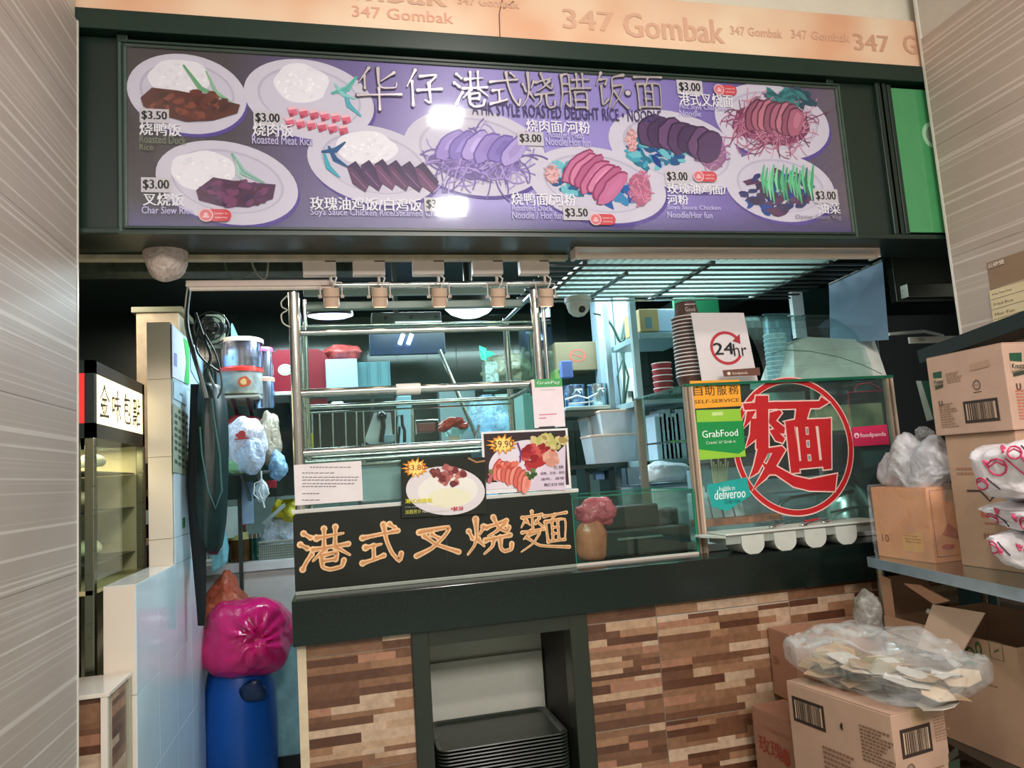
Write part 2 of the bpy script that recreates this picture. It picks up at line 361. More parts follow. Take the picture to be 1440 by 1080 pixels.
# ---------------------------------------------------------------- objects
def tagp(o, label=None, cat=None, group=None, kind=None):
    if label: o['label'] = label
    if cat: o['category'] = cat
    if group: o['group'] = group
    if kind: o['kind'] = kind
    return o
def thing(name, label, cat, loc=(0, 0, 0), group=None, rz=0):
    o = bpy.data.objects.new(name, None); COL.objects.link(o); o.empty_display_size = 0.05
    o.location = loc; o.rotation_euler = (0, 0, rz); return tagp(o, label, cat, group)
def worldmat(p):
    m = Matrix.Identity(4)
    while p is not None:
        m = (Matrix.Translation(p.location) @ p.rotation_euler.to_matrix().to_4x4()) @ m; p = p.parent
    return m
def obj(name, g, mat, parent=None, smooth=False, world=True, label=None, cat=None, group=None, kind=None, base=True, mod=None):
    me = bpy.data.meshes.new(name); vs = g.v; off = V((0, 0, 0))
    if parent is not None and world:
        mi = worldmat(parent).inverted(); vs = [mi @ v for v in vs]
    elif parent is None and world and base and vs:
        off = V((sum(v.x for v in vs) / len(vs), sum(v.y for v in vs) / len(vs), min(v.z for v in vs)))
        vs = [v - off for v in vs]
    me.from_pydata([tuple(v) for v in vs], [], g.f)
    at = me.color_attributes.new('Col', 'FLOAT_COLOR', 'CORNER')
    cache = {}; buf = []
    for p, c in zip(me.polygons, g.c):
        if c not in cache: cache[c] = lin(c)
        buf += list(cache[c]) * p.loop_total
    at.data.foreach_set('color', buf)
    me.materials.append(mat)
    if smooth:
        me.shade_smooth(); me.set_sharp_from_angle(angle=math.radians(38 if smooth is True else smooth))
    me.update()
    o = bpy.data.objects.new(name, me); COL.objects.link(o)
    if parent is not None: o.parent = parent
    else: o.location = off
    return tagp(o, label, cat, group, kind)
def struct(name, g, mat, parent=None, **k):
    return obj(name, g, mat, parent, kind=None if parent else 'structure', **k)
def copy_thing(o, loc, label=None, rz=None):
    c = o.copy(); COL.objects.link(c); c.location = loc
    if rz is not None: c.rotation_euler = (0, 0, rz)
    if label: c['label'] = label
    for ch in [x for x in COL.objects if x.parent == o]:
        d = ch.copy(); COL.objects.link(d); d.parent = c
        for g2 in [x for x in COL.objects if x.parent == ch]:
            e = g2.copy(); COL.objects.link(e); e.parent = d
    return c
def jit(c, a=8): 
    k = random.uniform(-a, a); return tuple(max(0, min(255, int(x + k))) for x in c)
# ================================================================ THE SETTING
BLK = (14, 34, 26); BLK2 = (18, 32, 25)
g = G((150, 165, 158)); g.box(-4, 5, -4.5, 6, -0.08, 0); struct('floor', g, vc(0.3, mott=0.12, scale=5))
g = G((222, 216, 204)); g.box(-4, 5, -4.5, 2.62, 3.75, 3.85); struct('ceiling', g, PAPER)
g = G((26, 40, 35)); g.box(-3, 4, 2.62, 5.2, 2.66, 2.72); struct('ceiling', g, vc(0.7, mott=0.2, scale=4))
g = G((200, 196, 186)); g.box(-4, 5, -4.6, -4.5, 0, 3.8); struct('wall_hall_back', g, PAPER)
# far wall of the stall, laid with pale glazed tiles
g = G((40, 50, 46)); g.box(-3, 4, 4.93, 5.05, 0, 2.66); wb = struct('wall_back', g, SATIN)
n_ = 0
for i in range(-5, 13):
    for j in range(9):
        c = (118, 142, 138) if j < 5 else (50, 66, 60)
        t = G(jit(c, 6)); t.box(i * 0.2 + 0.002, i * 0.2 + 0.198, 4.922, 4.93, j * 0.2975 + 0.002, j * 0.2975 + 0.2955)
        if n_ == 0 or True: obj('tile', t, TILE, wb)
        n_ += 1
g = G((34, 42, 38)); g.box(3.9, 4.0, 2.65, 4.93, 0, 2.66); struct('wall_right_stall', g, SATIN)
g = G((60, 70, 66)); g.box(-2.1, -2.0, 2.4, 4.93, 0, 2.66); struct('wall_left_stall', g, SATIN)
# pillars at both sides of the stall front, clad in finely lined tiles
lined_l = reeded((176, 165, 157), (205, 197, 190)); lined_r = reeded((184, 168, 155), (208, 194, 182))
def pillar(name, x0, x1, face, mat, ztop):
    g = G((205, 198, 188)); g.box(x0, x1, -0.6, 2.325, 0, 3.75); wl = struct(name, g, PAPER)
    xa, xb = (x1, x1 + 0.008) if face > 0 else (x0 - 0.008, x0)
    h = 0.45
    for k in range(7):
        for m_ in range(5):
            y0 = 2.325 - 0.6 * (m_ + 1); y1 = 2.325 - 0.6 * m_
            z0, z1 = k * h, min((k + 1) * h, ztop)
            if z0 >= ztop: continue
            t = G(); t.box(xa, xb, y0 + 0.0006, y1 - 0.0006, z0 + 0.0006, z1 - 0.0006); obj('tile', t, mat, wl)
    t = G((226, 224, 214)); t.box(xa - 0.002, xb + 0.002, 2.318, 2.328, 0, ztop); obj('edge_trim', t, SATIN, wl)
    return wl
pillar('wall_left', -1.3, -0.728, 1, lined_l, 2.99)
pillar('wall_right', 2.338, 3.2, -1, lined_r, 3.6)
# ---- bulkhead over the stall with printed peach banner
g = G((232, 226, 208)); g.box(-1.4, 3.4, 2.37, 2.62, 3.05, 3.75); struct('wall_bulkhead', g, PAPER)
F0 = FY(2.345)
def banner():
    m, nt, b = nm('peach_print'); N = nt.nodes; L = nt.links
    gg = N.new('ShaderNodeNewGeometry'); n = N.new('ShaderNodeTexNoise'); n.inputs['Scale'].default_value = 2.2
    L.new(gg.outputs['Position'], n.inputs['Vector']); r = N.new('ShaderNodeValToRGB'); e = r.color_ramp.elements
    e[0].position = 0.38; e[0].color = lin((232, 178, 142)); e[1].position = 0.62; e[1].color = lin((246, 220, 190))
    L.new(n.outputs[0], r.inputs[0]); L.new(r.outputs[0], b.inputs['Base Color']); b.inputs['Roughness'].default_value = 0.4
    return m
t = thing('printed_banner', 'peach banner strip printed with 347 Gombak above the black sign housing', 'banner', (0.7, 2.35, 3.04))
g = G(); g.box(-1.3, 3.3, 2.346, 2.36, 3.04, 3.245); obj('banner_sheet', g, banner(), t)
BC = (222, 176, 148); BD = (212, 164, 136)
def bt(body, a0, b0, a1, b1, c, bo=.0008): g = G(); g.text(F0, body, a0, b0, a1, b1, c, 2, px=False, bold=bo); obj('banner_lettering', g, PAPER, t)
bt('347', 0.84, 3.10, 1.03, 3.175, BC, .003); bt('Gombak', 1.07, 3.085, 1.47, 3.18, BC, .003)
bt('347 Gombak', 1.5, 3.125, 1.72, 3.16, BC); bt('347 Gombak', 1.76, 3.13, 2.02, 3.165, BC); bt('347', 2.04, 3.10, 2.2, 3.17, BD, .003); bt('G', 2.27, 3.10, 2.33, 3.18, BD, .003)
bt('347', -0.32, 3.155, -0.12, 3.235, BC, .003); bt('Gombak', -0.08, 3.145, 0.42, 3.235, BC, .003); bt('347 Gombak', 0.46, 3.16, 0.68, 3.19, BC); bt('347 Gombak', 0.46, 3.2, 0.68, 3.225, BC)
bt('347 Gombak', 0.1, 3.085, 0.44, 3.125, (232, 172, 144))
g = G((120, 84, 60)); g.line(F0, [F0.px(706, 0), F0.px(702, 20), F0.px(703, 52)], 0.004, lay=2); g.line(F0, [F0.px(722, 2), F0.px(708, 12)], 0.004, lay=2); obj('banner_seam', g, PAPER, t)

# ---- black sign housing
t = thing('sign_housing', 'long black green metal box holding the menu panel above the stall opening', 'sign box', (0.8, 2.4, 2.33))
g = G(BLK); g.box(-0.95, 3.3, 2.385, 2.6, 2.335, 3.045, bev=0.003); obj('housing_body', g, SATIN, t)
g = G((20, 44, 34)); g.box(-0.95, 3.3, 2.33, 2.39, 2.975, 3.042, bev=0.004); obj('top_beam', g, SATIN, t)
g = G((22, 42, 33)); g.box(-0.95, 3.3, 2.35, 2.39, 2.333, 2.352, bev=0.003); obj('bottom_rail', g, SATIN, t)
for x in (-0.605, 1.915, 2.135, 2.152):
    g = G((20, 40, 31)); g.box(x - 0.016, x + 0.016, 2.352, 2.39, 2.352, 2.975, bev=0.003); obj('upright', g, SATIN, t)
g = G((24, 42, 34)); g.box(1.93, 2.12, 2.37, 2.384, 2.352, 2.975, bev=0.003); obj('side_panel', g, vc(0.3), t)
g = G((12, 34, 26)); g.box(-0.95, -0.62, 2.372, 2.384, 2.352, 2.975, bev=0.003); obj('side_panel', g, SATIN, t)
# ---- green sign of the next stall
t = thing('green_sign', 'green sign panel in black frame just left of the right hand pillar', 'sign', (2.3, 2.36, 2.36))
g = G((76, 152, 98)); g.box(2.185, 2.6, 2.355, 2.369, 2.362, 2.955); obj('green_panel', g, GLOSS, t)
g = G((22, 42, 33)); g.box(2.168, 2.186, 2.348, 2.37, 2.352, 2.965, bev=0.002); obj('frame', g, SATIN, t)
g = G((160, 205, 170)); Fg = FY(2.355); g.ell(Fg, 1311, 190, 14, 18, lay=1); g.ell(Fg, 1311, 190, 9, 12, (120, 140, 120), lay=2); obj('round_print', g, PAPER, t)

# ================================================================ MENU SIGN
FS = FY(2.349)
sx0, sz0 = FS.px(181, 318); sx1, sz1 = FS.px(1172, 121); sz1 = 2.93
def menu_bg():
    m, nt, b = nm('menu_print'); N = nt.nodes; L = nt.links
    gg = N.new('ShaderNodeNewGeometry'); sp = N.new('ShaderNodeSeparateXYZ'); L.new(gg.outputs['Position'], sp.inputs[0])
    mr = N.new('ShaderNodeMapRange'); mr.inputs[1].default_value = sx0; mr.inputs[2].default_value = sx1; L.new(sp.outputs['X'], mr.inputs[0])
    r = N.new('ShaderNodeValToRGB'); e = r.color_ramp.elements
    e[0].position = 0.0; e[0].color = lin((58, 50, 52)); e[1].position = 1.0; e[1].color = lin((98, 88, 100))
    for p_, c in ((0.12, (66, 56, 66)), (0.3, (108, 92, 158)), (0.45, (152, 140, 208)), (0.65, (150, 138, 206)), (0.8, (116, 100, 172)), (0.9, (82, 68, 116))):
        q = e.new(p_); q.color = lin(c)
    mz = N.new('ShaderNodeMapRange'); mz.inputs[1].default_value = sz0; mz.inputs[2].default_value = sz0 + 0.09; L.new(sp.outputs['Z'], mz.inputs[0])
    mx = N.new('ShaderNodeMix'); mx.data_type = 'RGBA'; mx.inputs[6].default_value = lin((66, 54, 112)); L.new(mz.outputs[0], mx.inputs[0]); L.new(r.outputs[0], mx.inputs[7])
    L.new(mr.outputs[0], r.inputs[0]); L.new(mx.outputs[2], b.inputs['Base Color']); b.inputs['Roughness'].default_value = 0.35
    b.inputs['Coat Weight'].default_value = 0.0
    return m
sign = thing('menu_sign', 'long purple menu sign with printed plates of roast meat, prices and silver Chinese title', 'menu sign', ((sx0 + sx1) / 2, 2.35, sz0))
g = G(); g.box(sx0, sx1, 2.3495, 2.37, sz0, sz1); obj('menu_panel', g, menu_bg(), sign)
g = G((22, 40, 33))
for d, w_ in ((0.0, 0.010), (0.016, 0.006)):
    g.box(sx0 - 0.012 - d, sx1 + 0.012 + d, 2.343 + d * .3, 2.352, sz0 - 0.008 - d, sz0 - 0.001 - d, (30, 52, 42)); g.box(sx0 - 0.012 - d, sx1 + 0.012 + d, 2.343 + d * .3, 2.352, sz1 + 0.001 + d, sz1 + 0.009 + d, (30, 52, 42))
    g.box(sx0 - 0.010 - d, sx0 - 0.002 - d, 2.343 + d * .3, 2.352, sz0 - d, sz1 + d, (60, 82, 72)); g.box(sx1 + 0.002 + d, sx1 + 0.010 + d, 2.343 + d * .3, 2.352, sz0 - d, sz1 + d, (60, 82, 72))
obj('sign_frame', g, SATIN, sign)
SPR = vc(0.4, mott=0.02, spec=.2)
def blobs(g, fr, n, cx, cy, rx, ry, sz, cols, lay, asp=0.6, seed=0, fill=True):
    rr = random.Random(seed)
    for i in range(n):
        t = rr.uniform(0, 6.28); q = math.sqrt(rr.random())
        s_ = sz * rr.uniform(0.6, 1.3)
        g.ell(fr, cx + rx * q * math.cos(t), cy + ry * q * math.sin(t), s_, s_ * asp, rr.choice(cols), lay + i * 0.02, n=9, rot=rr.uniform(-1, 1), wob=0.5, seed=i)
def noods(g, fr, n, cx, cy, rx, ry, cols, lay, seed=0, wd=0.005):
    rr = random.Random(seed); c0 = cols[0]; g.ell(fr, cx, cy, rx * .92, ry * .92, tuple(int(x * .8) for x in c0), lay - .5, n=26, wob=.2, seed=seed)
    for i in range(n):
        t = rr.uniform(0, 6.28); q = math.sqrt(rr.random()) * 0.85
        x = cx + rx * q * math.cos(t); y = cy + ry * q * math.sin(t); a = rr.uniform(0, 6.28); k = rr.uniform(-1.2, 1.2); pts = []
        for j in range(6):
            pts.append((x, y)); x += math.cos(a) * rx * 0.12; y += math.sin(a) * rx * 0.12; a += k * 0.6
        g.line(fr, pts, wd, rr.choice(cols), lay + i * 0.01, px=True)
def slices(g, fr, n, x0, y0, x1, y1, rx, ry, rot, cols, lay, edge=None):
    for i in range(n):
        t = i / max(1, n - 1); x = x0 + (x1 - x0) * t; y = y0 + (y1 - y0) * t + math.sin(t * 3.1) * -3
        if edge: g.ell(fr, x - 1.2, y - 1, rx * 1.08, ry * 1.08, edge, lay + i * 0.1, n=14, rot=rot, wob=0.25, seed=i)
        g.ell(fr, x, y, rx, ry, cols[i % len(cols)], lay + i * 0.1 + 0.05, n=14, rot=rot, wob=0.3, seed=i)
        g.ell(fr, x + rx * 0.2, y - ry * 0.1, rx * 0.45, ry * 0.6, jit(cols[i % len(cols)], 25), lay + i * 0.1 + 0.07, n=10, rot=rot, wob=0.4, seed=i + 9)
def plate(cx, cy, rx, ry, rot=-0.16, clipx=None):
    g = G()
    g.ell(FS, cx + 3, cy + 5, rx, ry, (88, 70, 150), 1, n=40, rot=rot)
    g.ell(FS, cx, cy, rx, ry, (212, 208, 220), 1.5, n=40, rot=rot)
    g.ell(FS, cx, cy - 2, rx * 0.80, ry * 0.76, (190, 187, 204), 2, n=36, rot=rot)
    g.ell(FS, cx, cy - 1, rx * 0.76, ry * 0.72, (208, 204, 218), 2.3, n=36, rot=rot)
    return g
def rice(g, x, y, rx, ry, seed=1):
    g.ell(FS, x, y, rx, ry, (238, 236, 240), 3, n=26, wob=0.15, seed=seed)
    blobs(g, FS, 46, x, y, rx * 0.86, ry * 0.86, 3, [(250, 250, 250), (228, 228, 234), (240, 238, 242)], 3.2, seed=seed)
def leaf(g, x0, y0, x1, y1, wd, col, lay=6, k=0.15):
    a = FS.px(x0, y0); b = FS.px(x1, y1); mid = ((a[0] + b[0]) / 2 + (b[1] - a[1]) * k, (a[1] + b[1]) / 2 - (b[0] - a[0]) * k)
    g.line(FS, [a, mid, b], [wd * 0.4, wd, wd * 0.3], col, lay); g.line(FS, [a, mid, b], wd * 0.15, jit(col, 40), lay + 0.2)
TEAL = [(36, 120, 150), (60, 168, 186), (24, 86, 140), (110, 196, 204)]
# roasted duck rice
g = G(); cx_, cy_ = 264, 132
a, b_ = FS.px(264, 132); 
g = plate(cx_, cy_, 83, 55); rice(g, 254, 110, 44, 26); leaf(g, 258, 92, 322, 142, 0.016, (112, 176, 128)); leaf(g, 290, 100, 334, 150, 0.012, (150, 196, 160))
g.ppoly(FS, [(198, 138), (214, 124), (250, 128), (290, 136), (338, 148), (334, 160), (300, 170), (262, 172), (226, 162), (202, 150)], (92, 48, 42), 7)
blobs(g, FS, 50, 262, 148, 58, 18, 8, [(108, 54, 46), (70, 36, 34), (134, 72, 56), (86, 42, 38)], 7.3, 0.5, 3); obj('duck_rice_picture', g, SPR, sign)
g = plate(436, 140, 90, 55); rice(g, 424, 118, 38, 27, 2); leaf(g, 466, 132, 502, 108, 0.02, (96, 190, 176)); leaf(g, 484, 128, 508, 164, 0.018, (70, 170, 184)); leaf(g, 470, 118, 500, 140, 0.014, (140, 210, 200))
for r_ in range(2):
    for i in range(6):
        x = 404 + i * 15 - r_ * 4; y = 152 + r_ * 15 + i * 2.2
        g.ppoly(FS, [(x, y), (x + 12, y - 2), (x + 15, y + 9), (x + 4, y + 13)], jit((216, 96, 122), 14), 7 + i * .1); g.ppoly(FS, [(x, y), (x + 12, y - 2), (x + 13, y + 2), (x + 2, y + 4)], (244, 190, 200), 7.7 + i * .1); g.ppoly(FS, [(x + 4, y + 13), (x + 3, y + 8), (x + 9, y + 8), (x + 8, y + 12)], (176, 52, 88), 7.9 + i * .1)
obj('roast_meat_rice_picture', g, SPR, sign)
g = plate(321, 257, 99, 57, -0.2); rice(g, 286, 240, 46, 28, 3); leaf(g, 326, 216, 372, 258, 0.02, (150, 196, 180)); leaf(g, 332, 224, 350, 262, 0.012, (190, 216, 208))
g.ppoly(FS, [(276, 268), (300, 250), (336, 256), (388, 260), (384, 280), (350, 292), (310, 290), (280, 282)], (84, 48, 84), 7)
blobs(g, FS, 50, 330, 272, 50, 17, 8, [(96, 54, 92), (66, 38, 78), (122, 64, 104), (84, 44, 70)], 7.3, 0.5, 5); obj('char_siew_rice_picture', g, SPR, sign)
g = plate(526, 232, 91, 54, -0.2); rice(g, 514, 208, 42, 24, 4)
for q in ((452, 214, 486, 200), (456, 216, 478, 250), (462, 206, 490, 236)): leaf(g, *q, 0.018, random.choice(TEAL))
for i in range(6):
    x = 488 + i * 19; y = 238 + abs(i - 2) * 1.5 - 6
    g.ppoly(FS, [(x, y), (x + 12, y - 8), (x + 34, y + 20), (x + 26, y + 36), (x + 8, y + 24)], ((96, 58, 96), (78, 48, 96), (112, 66, 108))[i % 3], 7 + i * .2); g.ppoly(FS, [(x, y), (x + 12, y - 8), (x + 34, y + 20), (x + 30, y + 26), (x + 8, y + 2)], (64, 38, 82), 7.1 + i * .2)
    g.line(FS, [(x + 6, y + 8), (x + 26, y + 30)], 0.003, (150, 104, 140), 7.15 + i * .2, px=True)
obj('chicken_rice_picture', g, SPR, sign)
g = plate(670, 214, 98, 60, -0.12); noods(g, FS, 150, 672, 228, 72, 26, [(150, 130, 196), (178, 160, 216), (120, 100, 170)], 4, 6); slices(g, FS, 6, 632, 206, 722, 214, 12, 24, -0.7, [(160, 140, 206), (140, 122, 196), (180, 164, 220)], 6, (112, 90, 170)); obj('meat_noodle_picture', g, SPR, sign)
g = plate(842, 260, 94, 52, -0.14); blobs(g, FS, 60, 812, 248, 36, 26, 9, TEAL, 4, 0.5, 8); blobs(g, FS, 40, 862, 268, 40, 20, 9, [(30, 96, 170), (24, 80, 150), (60, 140, 190)], 4, 0.5, 9); noods(g, FS, 70, 900, 266, 16, 26, [(214, 130, 160), (190, 100, 140)], 5, 7); noods(g, FS, 40, 776, 246, 10, 14, [(226, 170, 170), (236, 190, 190)], 5, 17)
slices(g, FS, 7, 812, 236, 862, 266, 11, 28, -0.75, [(202, 116, 156), (216, 134, 168), (186, 98, 140)], 6, (150, 52, 100)); obj('duck_noodle_picture', g, SPR, sign)
g = plate(952, 212, 92, 54, -0.2); blobs(g, FS, 70, 928, 212, 46, 26, 9, TEAL + [(24, 60, 140)], 4, 0.5, 11); noods(g, FS, 70, 1000, 214, 22, 26, [(196, 140, 180), (150, 96, 150)], 5, 12); noods(g, FS, 40, 888, 198, 8, 18, [(230, 170, 170), (236, 190, 190)], 5, 13)
slices(g, FS, 7, 916, 186, 998, 208, 17, 22, -0.5, [(90, 62, 104), (76, 50, 92), (108, 74, 118)], 6, (60, 36, 72)); obj('chicken_noodle_picture', g, SPR, sign)
g = plate(1087, 171, 78, 52, -0.1); noods(g, FS, 220, 1086, 174, 58, 32, [(160, 76, 120), (196, 120, 150), (130, 56, 96), (214, 150, 170)], 4, 14, 0.0035); blobs(g, FS, 40, 1110, 140, 36, 12, 9, [(24, 96, 104), (20, 70, 88), (50, 130, 130)], 5, 0.4, 15)
slices(g, FS, 8, 1060, 164, 1118, 172, 10, 22, -0.4, [(152, 82, 108), (176, 100, 124), (196, 120, 140)], 6, (96, 44, 72)); obj('char_siew_noodle_picture', g, SPR, sign)
g = plate(1098, 263, 75, 48, -0.1); blobs(g, FS, 80, 1092, 272, 48, 28, 9, [(40, 48, 110), (60, 44, 84), (24, 70, 150), (90, 50, 90)], 4, 0.5, 16)
for i in range(16): leaf(g, 1074 + i * 4.6, 232 + (i % 3) * 4, 1070 + i * 4.8 + 4, 272 + (i % 4) * 5, 0.014, random.choice([(56, 164, 108), (96, 196, 140), (30, 130, 90), (130, 214, 160)]), 6 + i * .1, 0.08)
obj('vegetable_plate_picture', g, SPR, sign)
# prices and captions
WH = (236, 236, 240); KK = (16, 14, 20); LV = (200, 194, 232)
def price(x0, y0, x1, y1, s):
    g = G(); g.rect(FS, x0 - 3, y1 + 3, x1 + 3, y0 - 3, (206, 202, 206), 10); g.text(FS, s, x0, y1, x1, y0, KK, 11, bold=0.0012); obj('price_tag', g, SPR, sign)
for q in ((200, 158, 235, 170, '$3.50'), (360, 161, 393, 174, '$3.00'), (202, 254, 238, 268, '$3.00'), (600, 282, 631, 295, '$3.00'), (731, 190, 760, 202, '$3.00'), (795, 294, 825, 307, '$3.50'), (938, 243, 965, 256, '$3.00'), (955, 118, 983, 130, '$3.00'), (1147, 270, 1173, 283, '$3.00')): price(*q)
def cap(body, x0, y0, x1, y1, c=WH, bold=0.001, name='caption'):
    g = G(); g.text(FS, body, x0, y1, x1, y0, c, 12, bold=bold); obj(name, g, SPR, sign)
for q in (('烧鸭饭', 197, 175, 255, 191), ('烧肉饭', 356, 176, 412, 192), ('叉烧饭', 202, 273, 259, 290), ('玫瑰油鸡饭/白鸡饭', 437, 280, 592, 296), ('烧肉面/河粉', 740, 172, 828, 186), ('烧鸭面/河粉', 719, 273, 808, 289), ('玫瑰油鸡面/', 938, 260, 1019, 273), ('河粉', 938, 275, 966, 288), ('港式叉烧面', 955, 134, 1028, 149), ('油菜', 1150, 286, 1179, 301)): cap(*q)
for q in (('Roasted Duck', 197, 193, 262, 202, (120, 130, 104)), ('Rice', 197, 204, 216, 212, (120, 130, 104)), ('Roasted Meat Rice', 355, 194, 440, 203, LV), ('Char Siew Rice', 200, 292, 272, 301, LV), ('Soya Sauce Chicken Rice/Steamed Chicken Rice', 437, 297, 655, 306, LV), ('Roasted Meat', 771, 187, 820, 194, LV), ('Noodle/Hor fun', 767, 196, 829, 205, LV), ('Roasted Duck', 720, 290, 776, 297, LV), ('Noodle / Hor fun', 720, 299, 790, 308, LV), ('Soya Sauce Chicken', 938, 290, 1012, 297, LV), ('Noodle/Hor fun', 938, 299, 1000, 307, LV), ('Hot Style Char Siew', 955, 150, 1022, 156, LV), ('Noodle', 955, 157, 984, 164, LV), ('Oyster Sauce Veg', 1118, 303, 1181, 310, (150, 140, 160))): cap(*q, bold=0.0003)
cap('A HK STYLE ROASTED DELIGHT RICE • NOODLE', 664, 157, 928, 162, (62, 50, 104), 0.0004, 'title_translation')
for i, ch in enumerate('华仔港式烧腊饭面'):
    X = (501, 570, 638, 686, 733, 786, 838, 892)[i]; Wd = (62, 50, 46, 44, 44, 42, 40, 38)[i]; Y0 = (155, 152, 153, 154, 155, 156, 156, 157)[i]
    a, b_ = FS.px(X, Y0); a1, b1 = FS.px(X + Wd, Y0 - 52 - (6 if i == 0 else 0)); g = G()
    g.brush(FS, ch, a, b_, a1 - a, b1 - b_, 0.0125, (54, 44, 70), 13); g.brush(FS, ch, a + 0.001, b_ + 0.001, a1 - a, b1 - b_, 0.0082, (206, 196, 196), 15)
    obj('title_character', g, vc(0.25, 0.4), sign)
g = G(); g.ell(FS, 882, 132, 5, 5, (54, 44, 70), 13); g.ell(FS, 882, 132, 3.6, 3.6, (206, 200, 200), 14); obj('title_dot', g, SPR, sign)
def lower(x, y, s=1.0):
    g = G(); a, b_ = FS.px(x, y); w_ = 0.098 * s; h = 0.04 * s; R = (214, 72, 82)
    g.poly(FS, [(a + h / 2, b_), (a + w_ - h / 2, b_), (a + w_ - h / 2, b_ + h), (a + h / 2, b_ + h)], R, 15)
    g.ell(FS, a + h / 2, b_ + h / 2, h / 2, h / 2, R, 15, px=False); g.ell(FS, a + w_ - h / 2, b_ + h / 2, h / 2, h / 2, R, 15, px=False)
    g.ell(FS, a + h * 0.55, b_ + h / 2, h * 0.55, h * 0.55, (236, 200, 204), 16, px=False); g.ell(FS, a + h * 0.55, b_ + h / 2, h * 0.46, h * 0.46, (226, 120, 124), 17, px=False)
    for k in range(3): g.ell(FS, a + h * 0.55, b_ + h * (0.62 - k * 0.14), h * (0.14 + k * 0.08), h * 0.05, (244, 220, 222), 18, px=False, n=12)
    g.text(FS, 'Lower in', a + h * 1.2, b_ + h * 0.55, a + w_ - h * 0.3, b_ + h * 0.75, (250, 230, 230), 18, px=False); g.text(FS, 'calories', a + h * 1.2, b_ + h * 0.22, a + w_ - h * 0.3, b_ + h * 0.42, (250, 230, 230), 18, px=False)
    obj('calorie_tag', g, SPR, sign)
for q in ((280, 312), (829, 317), (974, 256), (1003, 134)): lower(*q, 0.97)

g = G(); g.box(sx0 - .004, sx1 + .004, 2.3335, 2.3345, sz0 - .003, sz1 + .004); obj('clear_cover', g, glass((252, 252, 254), 1.0, key='clear_cover', rough=.045), sign)
# ================================================================ COUNTER
g = G((196, 180, 150)); 
cb = thing('counter_base', 'stall counter base faced with brown wood strip tiles under the black granite top', 'counter', (1.0, 2.6, 0))
g.box(-0.155, -0.128, 2.53, 2.60, 0, 1.045, (206, 190, 160)); g.box(-0.128, 0.205, 2.536, 2.60, 0, 1.045, (120, 92, 74)); g.box(0.81, 2.35, 2.536, 2.60, 0, 1.045, (120, 92, 74))
g.box(-0.155, -0.125, 2.60, 3.2, 0, 1.045, (196, 206, 200)); obj('core', g, VC, cb)
STR = [(108, 74, 54), (90, 58, 42), (128, 92, 68), (176, 146, 118), (186, 160, 136), (150, 112, 84), (158, 114, 90), (100, 66, 48), (132, 96, 72)]
WOOD = vc(0.28, mott=0.16, scale=50)
def strip_tile(x0, x1, z0, z1, parent, fy=2.53, seed=0, fr='y', nrow=None, stuff=False):
    rr = random.Random(seed); base = G((176, 160, 142))
    if fr == 'y': base.box(x0, x1, fy, fy + 0.006, z0, z1)
    else: base.box(fy - 0.006, fy, x0, x1, z0, z1)
    tl = obj('tile', base, VC, parent); z = z0 + 0.0008; big = G()
    while z < z1 - 0.006:
        h = rr.choice((0.016, 0.024, 0.024, 0.03)); h = min(h, z1 - 0.0008 - z); x = x0 + 0.0008
        while x < x1 - 0.004:
            w_ = rr.choice((0.07, 0.12, 0.16, 0.2, 0.24)); 
            if x + w_ > x1 - 0.04: w_ = x1 - 0.0008 - x
            g = big if stuff else G(); c = jit(rr.choice(STR), 5); d = rr.uniform(0.0006, 0.0014)
            if fr == 'y': g.box(x, x + w_, fy - d, fy, z, z + h, c)
            else: g.box(fy, fy + d, x, x + w_, z, z + h, c)
            if not stuff: obj('wood_strip', g, WOOD, tl)
            x += w_
        z += h
    if stuff: obj('wood_strips', big, WOOD, tl, kind='stuff')
rows = [(1.001, 1.045), (0.643, 0.999), (0.285, 0.641)]
for ci, (x0, x1) in enumerate(((-0.128, 0.205), (0.81, 1.071), (1.073, 1.602), (1.604, 2.134), (2.136, 2.35))):
    for ri, (z0, z1) in enumerate(rows): strip_tile(x0, x1, z0, z1, cb, seed=ci * 7 + ri + 3, stuff=(ci >= 3 or (ri == 2)))
    strip_tile(x0, x1, 0.0, 0.283, cb, seed=ci + 90, stuff=True)
# recess for the trays
FRM = (38, 44, 34)
g = G(FRM); g.box(0.205, 0.262, 2.515, 2.60, 0.0, 1.045, bev=0.003); g.box(0.745, 0.81, 2.515, 2.60, 0, 1.045, bev=0.003); g.box(0.262, 0.745, 2.516, 2.60, 0.995, 1.045); obj('recess_frame', g, SATIN, cb)
g = G((44, 40, 34)); g.box(0.24, 0.262, 2.60, 2.93, 0, 1.04); g.box(0.745, 0.77, 2.60, 2.93, 0, 1.04); g.box(0.262, 0.745, 2.56, 2.93, 0.36, 0.385); g.box(0.262, 0.745, 2.60, 2.93, 1.02, 1.04); obj('recess_lining', g, VC, cb)
g = G((196, 200, 186)); g.box(0.262, 0.745, 2.925, 2.94, 0.385, 1.02); g.box(0.27, 0.738, 2.90, 2.926, 0.62, 0.845, (204, 206, 194)); obj('recess_back', g, PAPER, cb)
t = thing('granite_countertop', 'black speckled granite countertop with thick front edge', 'countertop', (1.1, 2.9, 1.045))
g = G(); g.box(-0.165, 2.35, 2.5, 2.52, 1.045, 1.185, bev=0.002); g.box(-0.165, 2.35, 2.52, 3.22, 1.15, 1.185, bev=0.002); obj('granite_slab', g, granite(), t)
